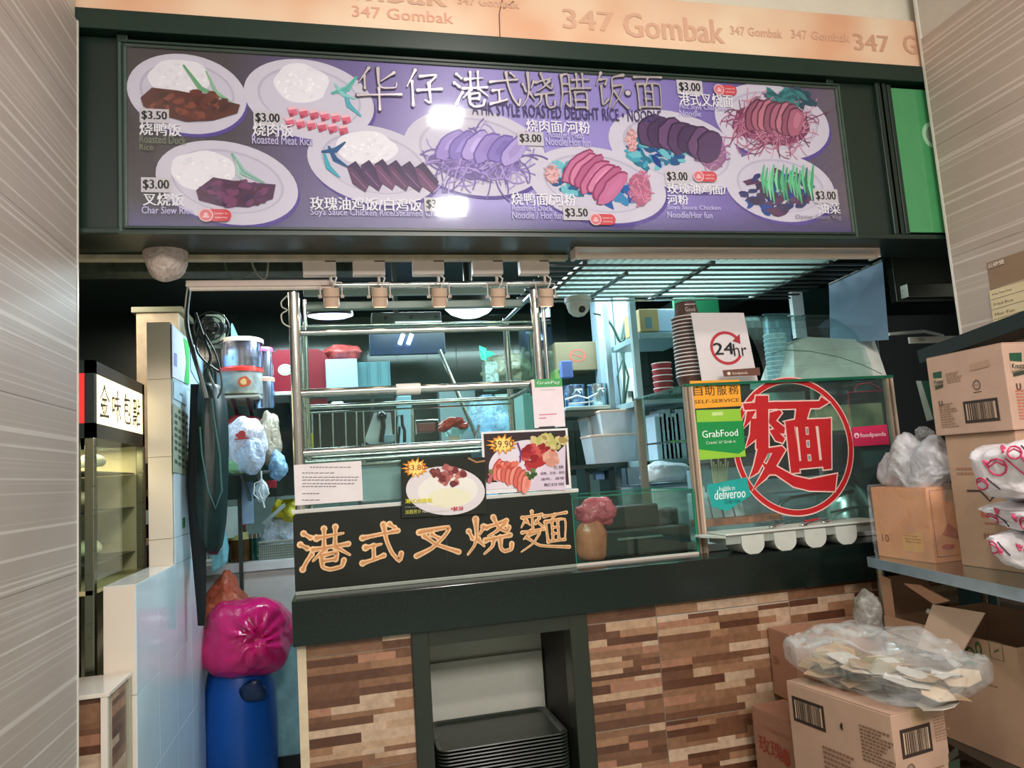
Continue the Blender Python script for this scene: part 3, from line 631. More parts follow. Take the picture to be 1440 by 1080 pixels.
# trays
def tray(z, label, proto=None):
    label = label
    if proto: return copy_thing(proto, (0.505, 2.72, z), label)
    t = thing('food_tray', label, 'tray', (0.505, 2.72, z), 'black food trays stacked in the counter recess')
    def ringp(hx, hy, r, z, n=5):
        out = []
        for cx0, cy0, a0 in ((hx - r, hy - r, 0), (-hx + r, hy - r, 90), (-hx + r, -hy + r, 180), (hx - r, -hy + r, 270)):
            for k in range(n):
                a = math.radians(a0 + 90 * k / (n - 1)); out.append(V((0.505 + cx0 + r * math.cos(a), 2.72 + cy0 + r * math.sin(a), z)))
        return out
    g = G((46, 54, 46)); rs = [ringp(0.205, 0.135, 0.03, z + 0.001), ringp(0.212, 0.142, 0.032, z + 0.0085), ringp(0.226, 0.156, 0.035, z + 0.0105), ringp(0.228, 0.158, 0.036, z + 0.007), ringp(0.224, 0.154, 0.035, z + 0.006)]
    m = len(rs[0]); vs = [p for r in rs for p in r]
    fs = [tuple(range(m))] + [(i * m + k, i * m + (k + 1) % m, (i + 1) * m + (k + 1) % m, (i + 1) * m + k) for i in range(4) for k in range(m)]
    g.add(vs, fs); obj('tray_body', g, vc(0.32, mott=0.25, scale=25), t, smooth=True)
    g = G((60, 68, 60)); 
    for sx in (-1, 1): g.box(0.505 + sx * 0.218 - 0.004, 0.505 + sx * 0.218 + 0.004, 2.68, 2.76, z + 0.0088, z + 0.0115)
    obj('handle_lip', g, SATIN, t)
    return t
p0 = tray(0.386, 'bottom black plastic food tray of the stack in the counter recess')
for k in range(1, 23): tray(0.386 + k * 0.0113, ORD[22 - k] + ' black plastic food tray from the top of the stack in the counter recess' if k < 22 else 'topmost black plastic food tray of the stack in the counter recess', p0)
# ================================================================ LIGHT RAILS AND CEILING GEAR UNDER THE SIGN
def W(px, py, y): return P(px, py, 'y', y)
CRM = (226, 210, 200)
g = G(CRM); a = W(391, 362, 2.6); b_ = W(791, 366, 2.6)
t = thing('lamp_rail', 'pale pink metal rail carrying five spot lamps under the sign', 'rail', (a.x, 2.6, a.z)); RZ = 2.335
g.box(a.x, b_.x, 2.585, 2.615, RZ - 0.012, RZ + 0.014, bev=0.002); obj('rail_bar', g, SATIN, t)
g = G((110, 96, 88)); g.box(a.x + .01, b_.x - .01, 2.59, 2.61, RZ - 0.0135, RZ - 0.0118); obj('rail_slot', g, SATIN, t)
def spot(px, adx, label, first=None):
    """px: column of the lamp head; adx: left edge of its adapter"""
    h = W(px, 417, 2.6)
    loc = (h.x, 2.6, h.z)
    t = thing('spot_lamp', label, 'spotlight', loc, 'spotlights on the rail under the sign')
    al = W(adx, 378, 2.6).x; g = G((236, 222, 214)); g.box(al, al + 0.112, 2.58, 2.62, RZ - 0.068, RZ - 0.014, bev=0.003); g.box(al + 0.075, al + 0.112, 2.579, 2.6, RZ - 0.022, RZ - 0.014, (70, 60, 60)); obj('adapter', g, SATIN, t)
    g = G((214, 200, 188)); z0 = h.z; topz = RZ - 0.068
    for sx in (-1, 1): g.tube([(h.x + sx * 0.037, 2.6, z0 + 0.0), (h.x + sx * 0.037, 2.6, z0 + 0.05)], 0.0022, 6)
    g.tube([(h.x - 0.037, 2.6, z0 + 0.05), (h.x + 0.037, 2.6, z0 + 0.05)], 0.0022, 6); g.tube([(h.x, 2.6, z0 + 0.05), (h.x, 2.6, max(topz, z0 + 0.052))], 0.005, 8); obj('yoke', g, SATIN, t)
    g = G((232, 206, 186)); m = Matrix.Translation((h.x, 2.6, z0)) @ Matrix.Rotation(math.radians(14), 4, 'X')
    g2 = G((222, 190, 166)); g2.lathe((0, 0, 0), [(0.024, -0.037), (0.0275, -0.036), (0.0275, -0.004), (0.0265, -0.003), (0.0265, -0.001), (0.0275, 0), (0.0275, 0.03), (0.024, 0.03), (0.023, 0.012), (0.0, 0.012)], 28)
    g2.v = [m @ v for v in g2.v]; obj('lamp_head', g2, SATIN, t, smooth=True)
    g3 = G((66, 58, 54)); g3.lathe((0, 0, 0), [(0.0268, -0.0028), (0.0268, -0.0012)], 28)
    for k in range(7):
        an = k * math.pi / 7; c_, s_ = math.cos(an) * 0.021, math.sin(an) * 0.021; g3.slab([(-c_, -s_, 0.013), (c_, s_, 0.013), (c_, s_, 0.026), (-c_, -s_, 0.026)], 0.002)
    g3.v = [m @ v for v in g3.v]; obj('heat_sink', g3, SATIN, t)
    g4 = G((240, 236, 226)); g4.tube([(h.x, 2.6, z0 + 0.02), (h.x + 0.012, 2.585, z0 + 0.04), (h.x + (0.02 if adx < px - 20 else -0.02), 2.59, z0 + 0.065), (h.x + 0.004, 2.6, topz + 0.004)], 0.003, 6); obj('cord', g4, SATIN, t)
    for sx in (-1, 1):
        g5 = G((210, 190, 176)); g5.lathe((h.x + sx * 0.032, 2.6, z0), [(0.006, 0), (0.006, sx * 0.012)], 10, axis='x'); obj('pivot_knob', g5, SATIN, t)
    g6 = G(); g6.lathe((h.x, 2.6, z0), [(0.0, -0.0375), (0.022, -0.0375)], 16); g6.v = [Matrix.Translation((h.x, 2.6, z0)) @ Matrix.Rotation(math.radians(14), 4, 'X') @ Matrix.Translation((-h.x, -2.6, -z0)) @ v for v in g6.v]
    obj('lens', g6, emit((255, 236, 210), 3.0), t)
for px, adx, w_ in ((466, 426, 'leftmost of the five cream spotlights on the rail under the sign'), (534, 496, 'second cream spotlight from the left on the rail under the sign'), (618, 580, 'middle one of the five cream spotlights under the sign'), (700, 664, 'fourth cream spotlight from the left on the rail under the sign'), (768, 730, 'rightmost cream spotlight on the rail, above the steel post')): spot(px, adx, w_)
# bare tube batten at left in front of the rail
def bar(name, label, cat, x0, y0, x1, y1, Y, r, col, mat=SATIN, parts=None, sec='box'):
    a = W(x0, y0, Y); b = W(x1, y1, Y); z = (a.z + b.z) / 2
    t = thing(name, label, cat, (a.x, Y, z)); g = G(col)
    if sec == 'box': g.box(a.x, b.x, Y - r, Y + r, z - r, z + r, bev=r * 0.2)
    else: g.tube([(a.x, Y, z), (b.x, Y, z)], r, 14)
    obj('batten_body', g, mat, t, smooth=(sec != 'box')); return t, a, b, z
t, a, b_, z = bar('tube_light', 'unlit cream batten light hanging left of the steel display frame', 'light', 262, 398, 470, 400, 2.63, 0.011, (216, 196, 184))
g = G((236, 222, 210)); g.tube([(a.x + .01, 2.63, z - .016), (b_.x - .01, 2.63, z - .016)], 0.008, 12); obj('tube', g, GLOSS, t, smooth=True)
t = thing('tube_light', 'long cream fluorescent batten fixed under the right half of the sign', 'light', (0.859, 2.5, 2.33)); a = W(805, 350, 2.5); b_ = W(1230, 350, 2.5)
g = G((226, 208, 196)); g.box(a.x, b_.x, 2.47, 2.53, 2.331, 2.345, bev=0.003); g.box(a.x, a.x + .012, 2.472, 2.528, 2.298, 2.332); g.box(b_.x - .012, b_.x, 2.472, 2.528, 2.298, 2.332); obj('batten_body', g, SATIN, t)
g = G((236, 218, 204)); g.tube([(a.x + .012, 2.5, 2.31), (b_.x - .012, 2.5, 2.31)], 0.013, 14); obj('tube', g, GLOSS, t, smooth=True)
g = G((60, 54, 50)); 
for x in (a.x + .25, b_.x - .25): g.lathe((x, 2.468, 2.338), [(0.004, 0), (0.004, 0.004)], 10, axis='y')
obj('screw', g, SATIN, t)
# beam under the sign, on the left
t = thing('ceiling_beam', 'cream painted metal channel running under the black sign housing', 'beam', (-.3, 2.56, 2.31))
g = G((186, 174, 148)); g.box(-1.4, 0.86, 2.56, 2.60, 2.352 - .035, 2.352 - .018, bev=0.002); obj('channel', g, vc(0.5, mott=0.2), t)
g = G((64, 74, 58)); g.box(-2.0, 0.15, 2.9, 3.0, 2.37, 2.50, bev=0.004); o = obj('grease_stained_beam', g, vc(0.6, mott=0.4, scale=30), None); tagp(o, 'grease stained dark green beam behind the wrapped dome camera', 'beam')
# hanging cables
g = G((150, 160, 140)); 
def hang(pts, Y, r, col, label, name='cable'):
    g = G(col); P3 = [W(x, y, Y) for x, y in pts]; sm = []
    for i in range(len(P3) - 1):
        p0, p1, p2, p3 = P3[max(i - 1, 0)], P3[i], P3[i + 1], P3[min(i + 2, len(P3) - 1)]
        for t_ in (0, .25, .5, .75): sm.append(p1 + ((p2 - p0) * t_ + (2 * p0 - 5 * p1 + 4 * p2 - p3) * t_ * t_ + (3 * p1 - p0 - 3 * p2 + p3) * t_ ** 3) * 0.5)
    sm.append(P3[-1]); g.tube(sm, r, 7); o = obj(name, g, SATIN, None, smooth=True); return tagp(o, label, 'cable')
hang([(316, 350), (317, 375), (326, 390), (342, 390), (356, 382)], 2.75, 0.0025, (110, 124, 104), 'thin grey green cable looping under the sign left of the rail')
hang([(352, 350), (356, 375), (370, 392), (376, 380), (378, 350)], 2.75, 0.004, (170, 170, 150), 'pale ribbed cable looping down beside the lamp rail')
hang([(405, 415), (396, 424), (397, 432), (404, 436), (396, 442), (398, 454), (408, 460)], 2.62, 0.0025, (196, 200, 186), 'thin pale cable coiled beside the top of the left steel post')
for i, (p_, r_, c_, l_) in enumerate(((((266, 405), (262, 450), (270, 490), (282, 530), (290, 560)), 0.010, (52, 62, 54), 'thickest dark cable dropping past the top of the hanging black bag'), (((275, 440), (285, 470), (296, 500), (292, 520), (302, 545)), 0.006, (40, 52, 46), 'dark cable hanging between the wall fan and the black bag'), (((280, 460), (276, 490), (290, 510), (310, 524)), 0.005, (30, 40, 36), 'thin black cable sagging in front of the wall fan'), (((288, 470), (304, 500), (312, 540), (306, 560)), 0.004, (34, 44, 40), 'loose black cable beside the biscuit tins'))): hang(p_, 3.3, r_, c_, l_)

def dome(px, py, Y, r, label, wrapped):
    c = W(px, py, Y); t = thing('dome_camera', label, 'security camera', (c.x, Y, c.z))
    g = G((232, 216, 204) if wrapped else (206, 214, 206))
    if wrapped:
        g.blob((c.x, Y, c.z), (r * 1.05, r, r * 1.25), 3, 0.08, 3, 4, wr=0.08, fn=lambda q, d: V((q.x * (1 + 0.28 * max(0, q.z / r)), q.y, min(q.z, r * 0.75)))); obj('plastic_wrap', g, film((236, 216, 206), 0.9, 0.3, scale=40), t, smooth=70)
        g = G((190, 170, 160)); g.lathe((c.x, Y, c.z + r * 0.5), [(r * 0.6, 0), (r * 0.6, r * 0.5)], 20); obj('camera_base', g, SATIN, t, smooth=True)
        g = G((40, 36, 34)); f = Fr((c.x, Y - r * 0.98, c.z), (1, 0, -.2), (0, -0.05, 1)); g.text(f, 'HIKI', -r * .55, -r * .18, r * .0, r * .06, px=False, lay=12)
    else:
        g.lathe((c.x, Y, c.z), [(0.0, -r), (r * 0.5, -r * 0.86), (r * 0.86, -r * 0.5), (r, 0), (r, r * 0.25), (r * 1.15, r * 0.3), (r * 1.15, r * 0.7)], 24); obj('camera_body', g, SATIN, t, smooth=True)
        g = G((24, 28, 26)); g.blob((c.x + r * .05, Y - r * 0.72, c.z - r * 0.45), r * 0.33, sub=2, amp=0); obj('lens', g, GLOSS, t, smooth=True)
    return t
dome(233, 363, 2.54, 0.062, 'dome camera wrapped in pinkish plastic film under the left of the sign', True)
dome(813, 430, 2.95, 0.05, 'bare pale dome camera under the slatted ceiling rack', False)
# slatted rack with translucent sheets over the right of the counter
t = thing('slatted_rack', 'slatted metal ceiling rack with translucent sheets over the right of the counter', 'rack', (1.3, 2.66, 2.30))
a = W(782, 366, 2.66); b_ = W(1232, 362, 2.66)
for k in range(9):
    y = 2.66 + k * 0.075; xe = b_.x - 0.02; xs = a.x - 0.03
    g = G((96, 100, 96)); g.box(xs, xe, y, y + 0.012, 2.319, 2.327); obj('slat', g, steel((120, 124, 120), 0.4, 'slat_metal'), t)
for x in (0.95, 1.5, 2.05): g = G((84, 92, 86)); g.box(x, x + 0.02, 2.66, 3.30, 2.327, 2.34); obj('cross_bar', g, DSTEEL, t)
def rib(name, x0, x1, c):
    g = G(c); nX = 60
    for i in range(nX):
        xa = x0 + (x1 - x0) * i / nX; xb = x0 + (x1 - x0) * (i + 1) / nX; za = 2.345 + 0.006 * (i % 2); zb = 2.345 + 0.006 * ((i + 1) % 2)
        g.slab([(xa, 2.67, za), (xb, 2.67, zb), (xb, 3.3, zb), (xa, 3.3, za)], 0.0015)
    obj(name, g, translucent(c), t)
rib('translucent_sheet', 0.98, 2.1, (214, 232, 228))
area((1.5, 3.0, 2.58), (1.5, 3.0, 0), 1.0, 0.4, 5, (.9, .97, 1))
# diagonal strut
a = W(880, 372, 2.7); c_ = W(835, 415, 3.05); g = G((90, 96, 90)); g.tube([(a.x, 2.7, 2.30), (c_.x, 3.15, 2.30)], 0.009, 8); obj('strut', g, DSTEEL, t)

# ================================================================ STEEL AND GLASS DISPLAY FRAME ON THE COUNTER
YF = 2.65; CT = 1.185
disp = thing('display_frame', 'tall stainless steel display frame with glass panes standing on the counter left', 'display case', (0.33, YF, CT))
xl = W(416, 500, YF).x; xr = W(757, 500, YF).x; ztop = W(410, 412, YF).z; zb = 1.46
BRT = steel((205, 208, 204), 0.18, 'bright_steel')
g = G(); g.tube([(xl, YF, CT), (xl, YF, ztop)], 0.020, 20); obj('post', g, BRT, disp, smooth=True)
g = G(); g.tube([(xr, YF, CT), (xr, YF, ztop)], 0.016, 20); obj('post', g, BRT, disp, smooth=True)
g = G(); g.tube([(xl + .035, YF + .02, CT), (xl + .035, YF + .02, ztop - .02)], 0.006, 12); obj('post', g, BRT, disp, smooth=True)
g = G(); g.tube([(xr + .038, YF + .02, CT + .3), (xr + .038, YF + .02, ztop - .02)], 0.008, 12); obj('post', g, BRT, disp, smooth=True)
def rail(y_l, Y, r, z=None, x0=None, x1=None, name='cross_rail', mat=BRT):
    z = z if z is not None else P(430, y_l, 'y', Y).z
    g = G(); g.tube([(x0 if x0 is not None else xl, Y, z), (x1 if x1 is not None else xr, Y, z)], r, 16); obj(name, g, mat, disp, smooth=True); return z
rail(402, YF, 0.014, x0=xl - .05, x1=xr + .06)
rail(468, YF + .01, 0.011); rail(459, YF + .03, 0.005)
z2 = rail(553, YF, 0.015); z3 = rail(637, YF, 0.014); rail(650, YF + .01, 0.006)
for Yb in (YF + 0.5,):
    for X in (xl, xr): g = G(); g.tube([(X, Yb, CT), (X, Yb, ztop)], 0.014, 14); obj('post', g, BRT, disp, smooth=True)
    for zz in (ztop - .02, z2, z3): g = G(); g.tube([(xl, Yb, zz), (xr, Yb, zz)], 0.010, 12); obj('cross_rail', g, BRT, disp, smooth=True)
for X in (xl, xr):
    for zz in (ztop - .01, z2, z3): g = G(); g.tube([(X, YF, zz), (X, YF + .5, zz)], 0.009, 12); obj('side_rail', g, BRT, disp, smooth=True)
g = G((240, 240, 232)); zc = z2; a = W(557, 546, YF).x; b_ = W(591, 546, YF).x; g.lathe((a, YF, zc), [(0.0195, 0), (0.0205, 0.004), (0.0205, b_ - a - .004), (0.0195, b_ - a)], 20, axis='x'); obj('rail_clip', g, GLOSS, disp, smooth=True)
# top trays / hood rails, greyish green
for (y0, Y, h, c) in ((411, 2.70, 0.022, (150, 170, 158)), (430, 2.74, 0.030, (128, 150, 138))):
    z = P(430, y0, 'y', Y).z; g = G(c); g.box(xl + .03, xr - .02, Y, Y + .03, z - h / 2, z + h / 2, bev=0.003); obj('hood_rail', g, SATIN, disp)
GL = glass((238, 248, 244), 0.9)
g = G(); g.box(xl + .02, xr - .012, YF + .004, YF + .008, z2 + .012, ztop - .09); obj('glass_pane', g, GL, disp)
g = G(); g.box(xl + .02, xr - .012, YF + .004, YF + .008, z3 + .012, z2 - .012); obj('glass_pane', g, GL, disp)
g = G(); g.box(xl + .02, xr + .07, YF - .005, YF - .001, 1.47, z3 - .012); obj('glass_pane', g, GL, disp)
g = G(); g.box(xr + .055, xr + .060, YF, YF + .5, CT + .02, ztop - .06); obj('glass_pane', g, glass((226, 242, 236), 1.0, key='side_glass'), disp)
# lit round lamp and lamp boxes inside the top of the frame
t = thing('hanging_lamp', 'lit white round lamp hanging behind the middle of the display frame', 'lamp', tuple(W(660, 437, 3.3))); c_ = W(660, 432, 3.3)
g = G(); g.lathe((c_.x, 3.3, c_.z), [(0.0, -0.05), (0.05, -0.044), (0.09, -0.026), (0.115, 0.0), (0.115, 0.006)], 28); obj('lamp_shade', g, emit((215, 225, 255), 5.0), t, smooth=True)
g = G((60, 66, 62)); g.lathe((c_.x, 3.3, c_.z), [(0.12, 0.004), (0.12, 0.03), (0.02, 0.05), (0.02, 2.66 - c_.z)], 24); obj('lamp_housing', g, SATIN, t, smooth=True)
t = thing('light_box', 'grey ceiling panel with rivets and a lit edge behind the display frame', 'light', tuple(W(570, 445, 3.2))); a = W(523, 455, 3.2); b_ = W(620, 438, 3.2)
g = G((120, 132, 124)); g.box(a.x, b_.x, 3.2, 3.3, a.z, b_.z, bev=0.004); g.box(a.x + .1, a.x + .12, 3.24, 3.26, b_.z, 2.66); obj('panel_body', g, SATIN, t)
g = G((70, 80, 74))
for k in range(3): g.lathe((a.x + .06 + k * .11, 3.199, (a.z + b_.z) / 2), [(0.008, 0), (0.008, 0.003)], 12, axis='y')
obj('rivet', g, SATIN, t)
g = G(); g.box(a.x + .1, b_.x, 3.195, 3.2, a.z - .006, a.z + .004); obj('lit_edge', g, emit((225, 238, 250), 3.0), t)
t = thing('ceiling_lamp', 'slim lit white ceiling lamp seen behind the top left of the display frame', 'lamp', tuple(W(465, 444, 3.4))); a = W(434, 447, 3.4); b_ = W(495, 441, 3.4)
g = G(); g.lathe(((a.x + b_.x) / 2, 3.4, a.z), [(0.0, -.008), (0.07, -0.004), (0.1, .006), (0.1, .01)], 24, sy=0.5); obj('diffuser', g, emit((200, 205, 250), 2.5), t, smooth=True)
g = G((60, 66, 64)); g.lathe(((a.x + b_.x) / 2, 3.4, a.z + .01), [(0.104, 0), (0.1, .02), (0.01, .022)], 24, sy=0.5); obj('housing', g, SATIN, t, smooth=True)
# back panel of the frame: dark reflective sheet with twin tube lamp reflected, the reflection made as two glowing strips, no lamp there
t = thing('tube_reflection', 'short pair of glowing bluish strips standing in for reflected tubes behind the frame', 'light', tuple(W(568, 476, 4.3))); 
for k in (0, 1):
    a = W(562 + k * 12, 484, 4.3); b_ = W(567 + k * 12, 470, 4.3); g = G(); g.tube([a, b_], 0.012, 10); obj('tube', g, emit((170, 190, 255), 9.0), t, smooth=True)
g = G((24, 44, 70)); a = W(520, 500, 4.34); b_ = W(625, 462, 4.34); g.box(a.x, b_.x, 4.34, 4.37, a.z, b_.z, bev=0.004); obj('back_plate', g, vc(0.25, mott=0.3, scale=30), t)

# ---- black signboard with gold brush characters
FB = FY(2.628)
t = thing('gold_letter_board', 'black board with five carved gold Chinese characters standing on the counter', 'signboard', (0.33, 2.63, CT))
a, z0 = FB.px(415, 826); a1, z1 = FB.px(803, 697); z1 = 1.452; z0 = CT + .013
def round_board(g, fr, a0, b0, a1, b1, r, th, col):
    pts = []
    for cx0, cy0, s0 in ((a1 - r, b1 - r, 0), (a0 + r, b1 - r, 90), (a0 + r * .1, b0 + r * .1, 180), (a1 - r * .1, b0 + r * .1, 270)):
        rr = r if s0 < 180 else r * .1
        for k in range(5): an = math.radians(s0 + 22.5 * k); pts.append((cx0 + rr * math.cos(an), cy0 + rr * math.sin(an)))
    n = len(pts); vs = [fr.at(x, y, 0) for x, y in pts] + [fr.at(x, y, -th) for x, y in pts]
    g.add(vs, [tuple(range(n)), tuple(reversed(range(n, 2 * n)))] + [(k, n + k, n + (k + 1) % n, (k + 1) % n) for k in range(n)], col)
am = FB.px(628, 760)[0]
for q0, q1 in ((a, am - .001), (am + .001, a1)): g = G((18, 22, 18)); round_board(g, FB, q0, z0, q1, z1, 0.012, 0.014, (20, 25, 20)); obj('board_panel', g, vc(0.3, mott=0.2), t)
g = G((206, 206, 200)); g.box(a - .004, a1 + .03, 2.625, 2.66, z1 + .001, z1 + .014, bev=0.002); obj('top_ledge', g, SATIN, t)
g = G((150, 160, 150)); g.box(a, a1, 2.622, 2.65, CT, CT + .012, bev=.002); obj('base_strip', g, SATIN, t)
for ch, x0, y0, x1, y1 in (('港', 420, 808, 491, 736), ('式', 505, 800, 565, 732), ('叉', 580, 786, 646, 732), ('烧', 656, 784, 718, 722), ('麵', 732, 779, 797, 714)):
    p, q = FB.px(x0, y0); p1, q1 = FB.px(x1, y1); g = G(); wd = 0.0165 if ch != '麵' else 0.0105
    g.brush(FB, ch, p, q, p1 - p, q1 - q, wd, (240, 202, 154), 3, grow=0.0013); g.brush(FB, ch, p, q, p1 - p, q1 - q, wd * .5, (214, 150, 98), 5)
    obj('gold_character', g, vc(0.4, 0.15, mott=0.12, scale=60), t)
# ---- posters
def sheet(name, label, cat, fr, x0, y0, x1, y1, col, th=0.003, mat=PAPER, border=None, wv=0):
    a, b = fr.px(x0, y0); a1, b1 = fr.px(x1, y1); t = thing(name, label, cat, tuple(fr.at((a + a1) / 2, b)))
    g = G(col); c = [fr.at(a, b, -th), fr.at(a1, b, -th), fr.at(a1, b1, -th), fr.at(a, b1, -th)]
    g.slab(c, th, col); obj('sheet', g, mat, t)
    return t
FN = FY(2.629)
t = sheet('notice', 'white A4 typed notice behind the left end of the glass', 'notice', FN, 415, 711, 508, 648, (232, 226, 228))
g = G((130, 120, 130)); rr = random.Random(4)
for k, (y, x0, x1) in enumerate(((657, 436, 490), (665, 425, 470), (671, 425, 500), (675, 425, 500), (680, 425, 495), (684, 425, 470), (694, 425, 445), (703, 425, 448))):
    x = x0
    while x < x1: w_ = rr.uniform(2, 7); g.rect(FN, x, y + 0.9, x + w_, y - 0.7, lay=1); x += w_ + 1.2
obj('print', g, PAPER, t)
t = thing('steel_tray', 'shiny steel tray behind the glass between notice and the lower food poster', 'tray', tuple(W(540, 708, 2.75))); a = W(508, 708, 2.75); b_ = W(562, 650, 2.75)
g = G((170, 190, 200)); g.box(a.x, b_.x + .02, 2.74, 2.76, a.z, b_.z, bev=0.006); obj('tray_body', g, vc(.3, .5, mott=.2, scale=6), t); g = G(); g.tube([(a.x, 2.735, b_.z), (b_.x + .02, 2.735, b_.z)], 0.006, 10); obj('tray_rim', g, BRT, t)
def burst(g, fr, cx, cy, rx, ry, lay, n=14, c1=(232, 150, 50), c2=(250, 226, 130)):
    for q, c, L_ in ((1.0, c1, lay), (0.78, c2, lay + 1)):
        a, b = fr.px(cx, cy); ra = fr.px(cx + rx, cy)[0] - a; rb = fr.px(cx, cy - ry)[1] - b; pts = []
        for k in range(2 * n):
            r_ = (1 if k % 2 == 0 else 0.66) * q * (1 + 0.12 * math.sin(k * 2.3)); an = math.pi * k / n; pts.append((a + ra * r_ * math.cos(an), b + rb * r_ * math.sin(an)))
        for k in range(2 * n): g.poly(fr, [(a, b), pts[k], pts[(k + 1) % (2 * n)]], c, L_)
FP1 = Fr((0, 2.612, 0), (1, 0, -0.03), (0.03, 0, 1)); FP2 = Fr((0, 2.622, 0), (1, 0, -0.01), (0.01, 0, 1))
t = sheet('food_poster', 'food poster of a plate of braised meat with yellow caption overlapping the gold lettered board', 'poster', FP1, 565, 728, 682, 643, (34, 40, 34), mat=vc(0.18, mott=0.02))
g = G(); g.ell(FP1, 627, 690, 55, 34, (226, 220, 224), 1, n=40, rot=-.1); g.ell(FP1, 630, 690, 42, 24, (238, 236, 228), 1.5, n=36); g.ell(FP1, 632, 700, 30, 14, (236, 234, 206), 1.7, n=30)
blobs(g, FP1, 26, 634, 668, 18, 14, 5, [(150, 78, 78), (176, 100, 96), (120, 56, 60), (196, 128, 120)], 3, 0.8, 21); blobs(g, FP1, 10, 611, 665, 7, 5, 4, [(150, 78, 78), (120, 60, 56)], 3.6, 0.8, 22)
g.line(FP1, [(658, 644), (670, 650), (682, 648)], 0.006, (176, 130, 90), 3, px=True)
obj('dish_print', g, SPR, t)
g = G(); burst(g, FP1, 584, 658, 19, 14, 5); g.text(FP1, '$3.80', 571, 663, 598, 653, (176, 50, 40), 8); obj('price_burst', g, SPR, t)
g = G(); g.text(FP1, '港式卤腩饭', 570, 708, 608, 700, (230, 220, 60), 6, bold=.0006); g.text(FP1, 'H.K Style Braised Meat Rice', 570, 714, 626, 710, (230, 230, 225), 6); g.text(FP1, '加面另计', 570, 723, 592, 716, (214, 214, 90), 6); g.text(FP1, 'Noodle additional', 594, 721, 632, 716, (220, 220, 214), 6); g.text(FP1, '+$0.50', 634, 719, 651, 712, (196, 40, 60), 7, bold=.0005); obj('caption_lettering', g, SPR, t)
t = sheet('food_poster', 'food poster with $9.90 star burst and roast platter at the right of the frame', 'poster', FP2, 681, 695, 798, 602, (238, 236, 238), mat=vc(0.18, mott=0.02))
g = G(); g.rect(FP2, 684, 689, 795, 605, (60, 48, 50), 1); g.ell(FP2, 738, 652, 50, 33, (228, 220, 232), 2, n=40, rot=.1); g.rect(FP2, 684, 689, 795, 672, (230, 222, 232), 2.2); g.ppoly(FP2, [(770, 650), (795, 625), (795, 689), (740, 689)], (222, 206, 224), 2.3)
blobs(g, FP2, 30, 772, 622, 22, 9, 6, [(190, 190, 110), (214, 196, 140), (170, 150, 90)], 3, 0.7, 31); blobs(g, FP2, 44, 755, 642, 22, 16, 7, [(176, 52, 54), (150, 40, 44), (206, 90, 84), (190, 70, 90)], 4, 0.7, 32); blobs(g, FP2, 12, 775, 645, 8, 9, 6, [(226, 170, 150), (210, 150, 130)], 5, 0.9, 33)
slices(g, FP2, 8, 700, 662, 740, 680, 6, 14, -.3, [(226, 130, 112), (236, 150, 134), (214, 110, 96)], 6, (190, 80, 74)); blobs(g, FP2, 14, 716, 655, 20, 4, 4, [(200, 80, 70), (226, 120, 100)], 7.2, .7, 34); blobs(g, FP2, 8, 747, 668, 7, 7, 3, [(100, 130, 70), (60, 90, 50)], 7.5, .8, 35); blobs(g, FP2, 6, 690, 668, 3, 9, 3, [(110, 130, 80), (190, 110, 110)], 7.5, .8, 36)
g.line(FP2, [(727, 622), (732, 636), (731, 650)], 0.006, (110, 70, 130), 8, px=True); obj('dish_print', g, SPR, t)
g = G(); burst(g, FP2, 706, 625, 22, 14, 9); g.text(FP2, '$9.90', 693, 632, 721, 619, (120, 60, 50), 12); obj('price_burst', g, SPR, t)
g = G((60, 40, 60)); g.text(FP2, '三拼', 778, 660, 792, 654, lay=9); g.text(FP2, '烧鸭、叉烧、烧肉', 760, 668, 793, 662, lay=9); g.text(FP2, '油鸡、卤蛋', 760, 676, 793, 670, lay=9); g.text(FP2, '配白饭', 765, 684, 793, 678, lay=9); obj('caption_lettering', g, SPR, t)
t = sheet('payment_card', 'white payment card with green Grab Pay header on the right steel post', 'card', FN, 752, 602, 790, 532, (240, 226, 232), mat=PAPER)
g = G((70, 166, 96)); g.rect(FN, 752, 545, 790, 532, lay=1); g.text(FN, 'GrabPay', 755, 542, 787, 535, (226, 244, 230), 2); g.rect(FN, 758, 584, 783, 581.5, (216, 90, 140), 1); g.rect(FN, 758, 589, 768, 587, (216, 110, 150), 1); g.rect(FN, 760, 549, 781, 547.5, (170, 150, 160), 1); obj('print', g, PAPER, t)
g = G((40, 44, 44)); g.rect(FN, 758, 605, 780, 599, lay=4); g.rect(FN, 746, 556, 753, 538, lay=-4); obj('clip', g, SATIN, t)
t = thing('green_sticker', 'pale green folded leaflet sticking up behind the payment card', 'leaflet', tuple(W(775, 532, 2.7))); g = G((130, 200, 110)); c = [W(766, 534, 2.7), W(790, 538, 2.7), W(784, 518, 2.7), W(776, 523, 2.7)]; g.slab(c, 0.001); obj('leaf_sheet', g, PAPER, t)

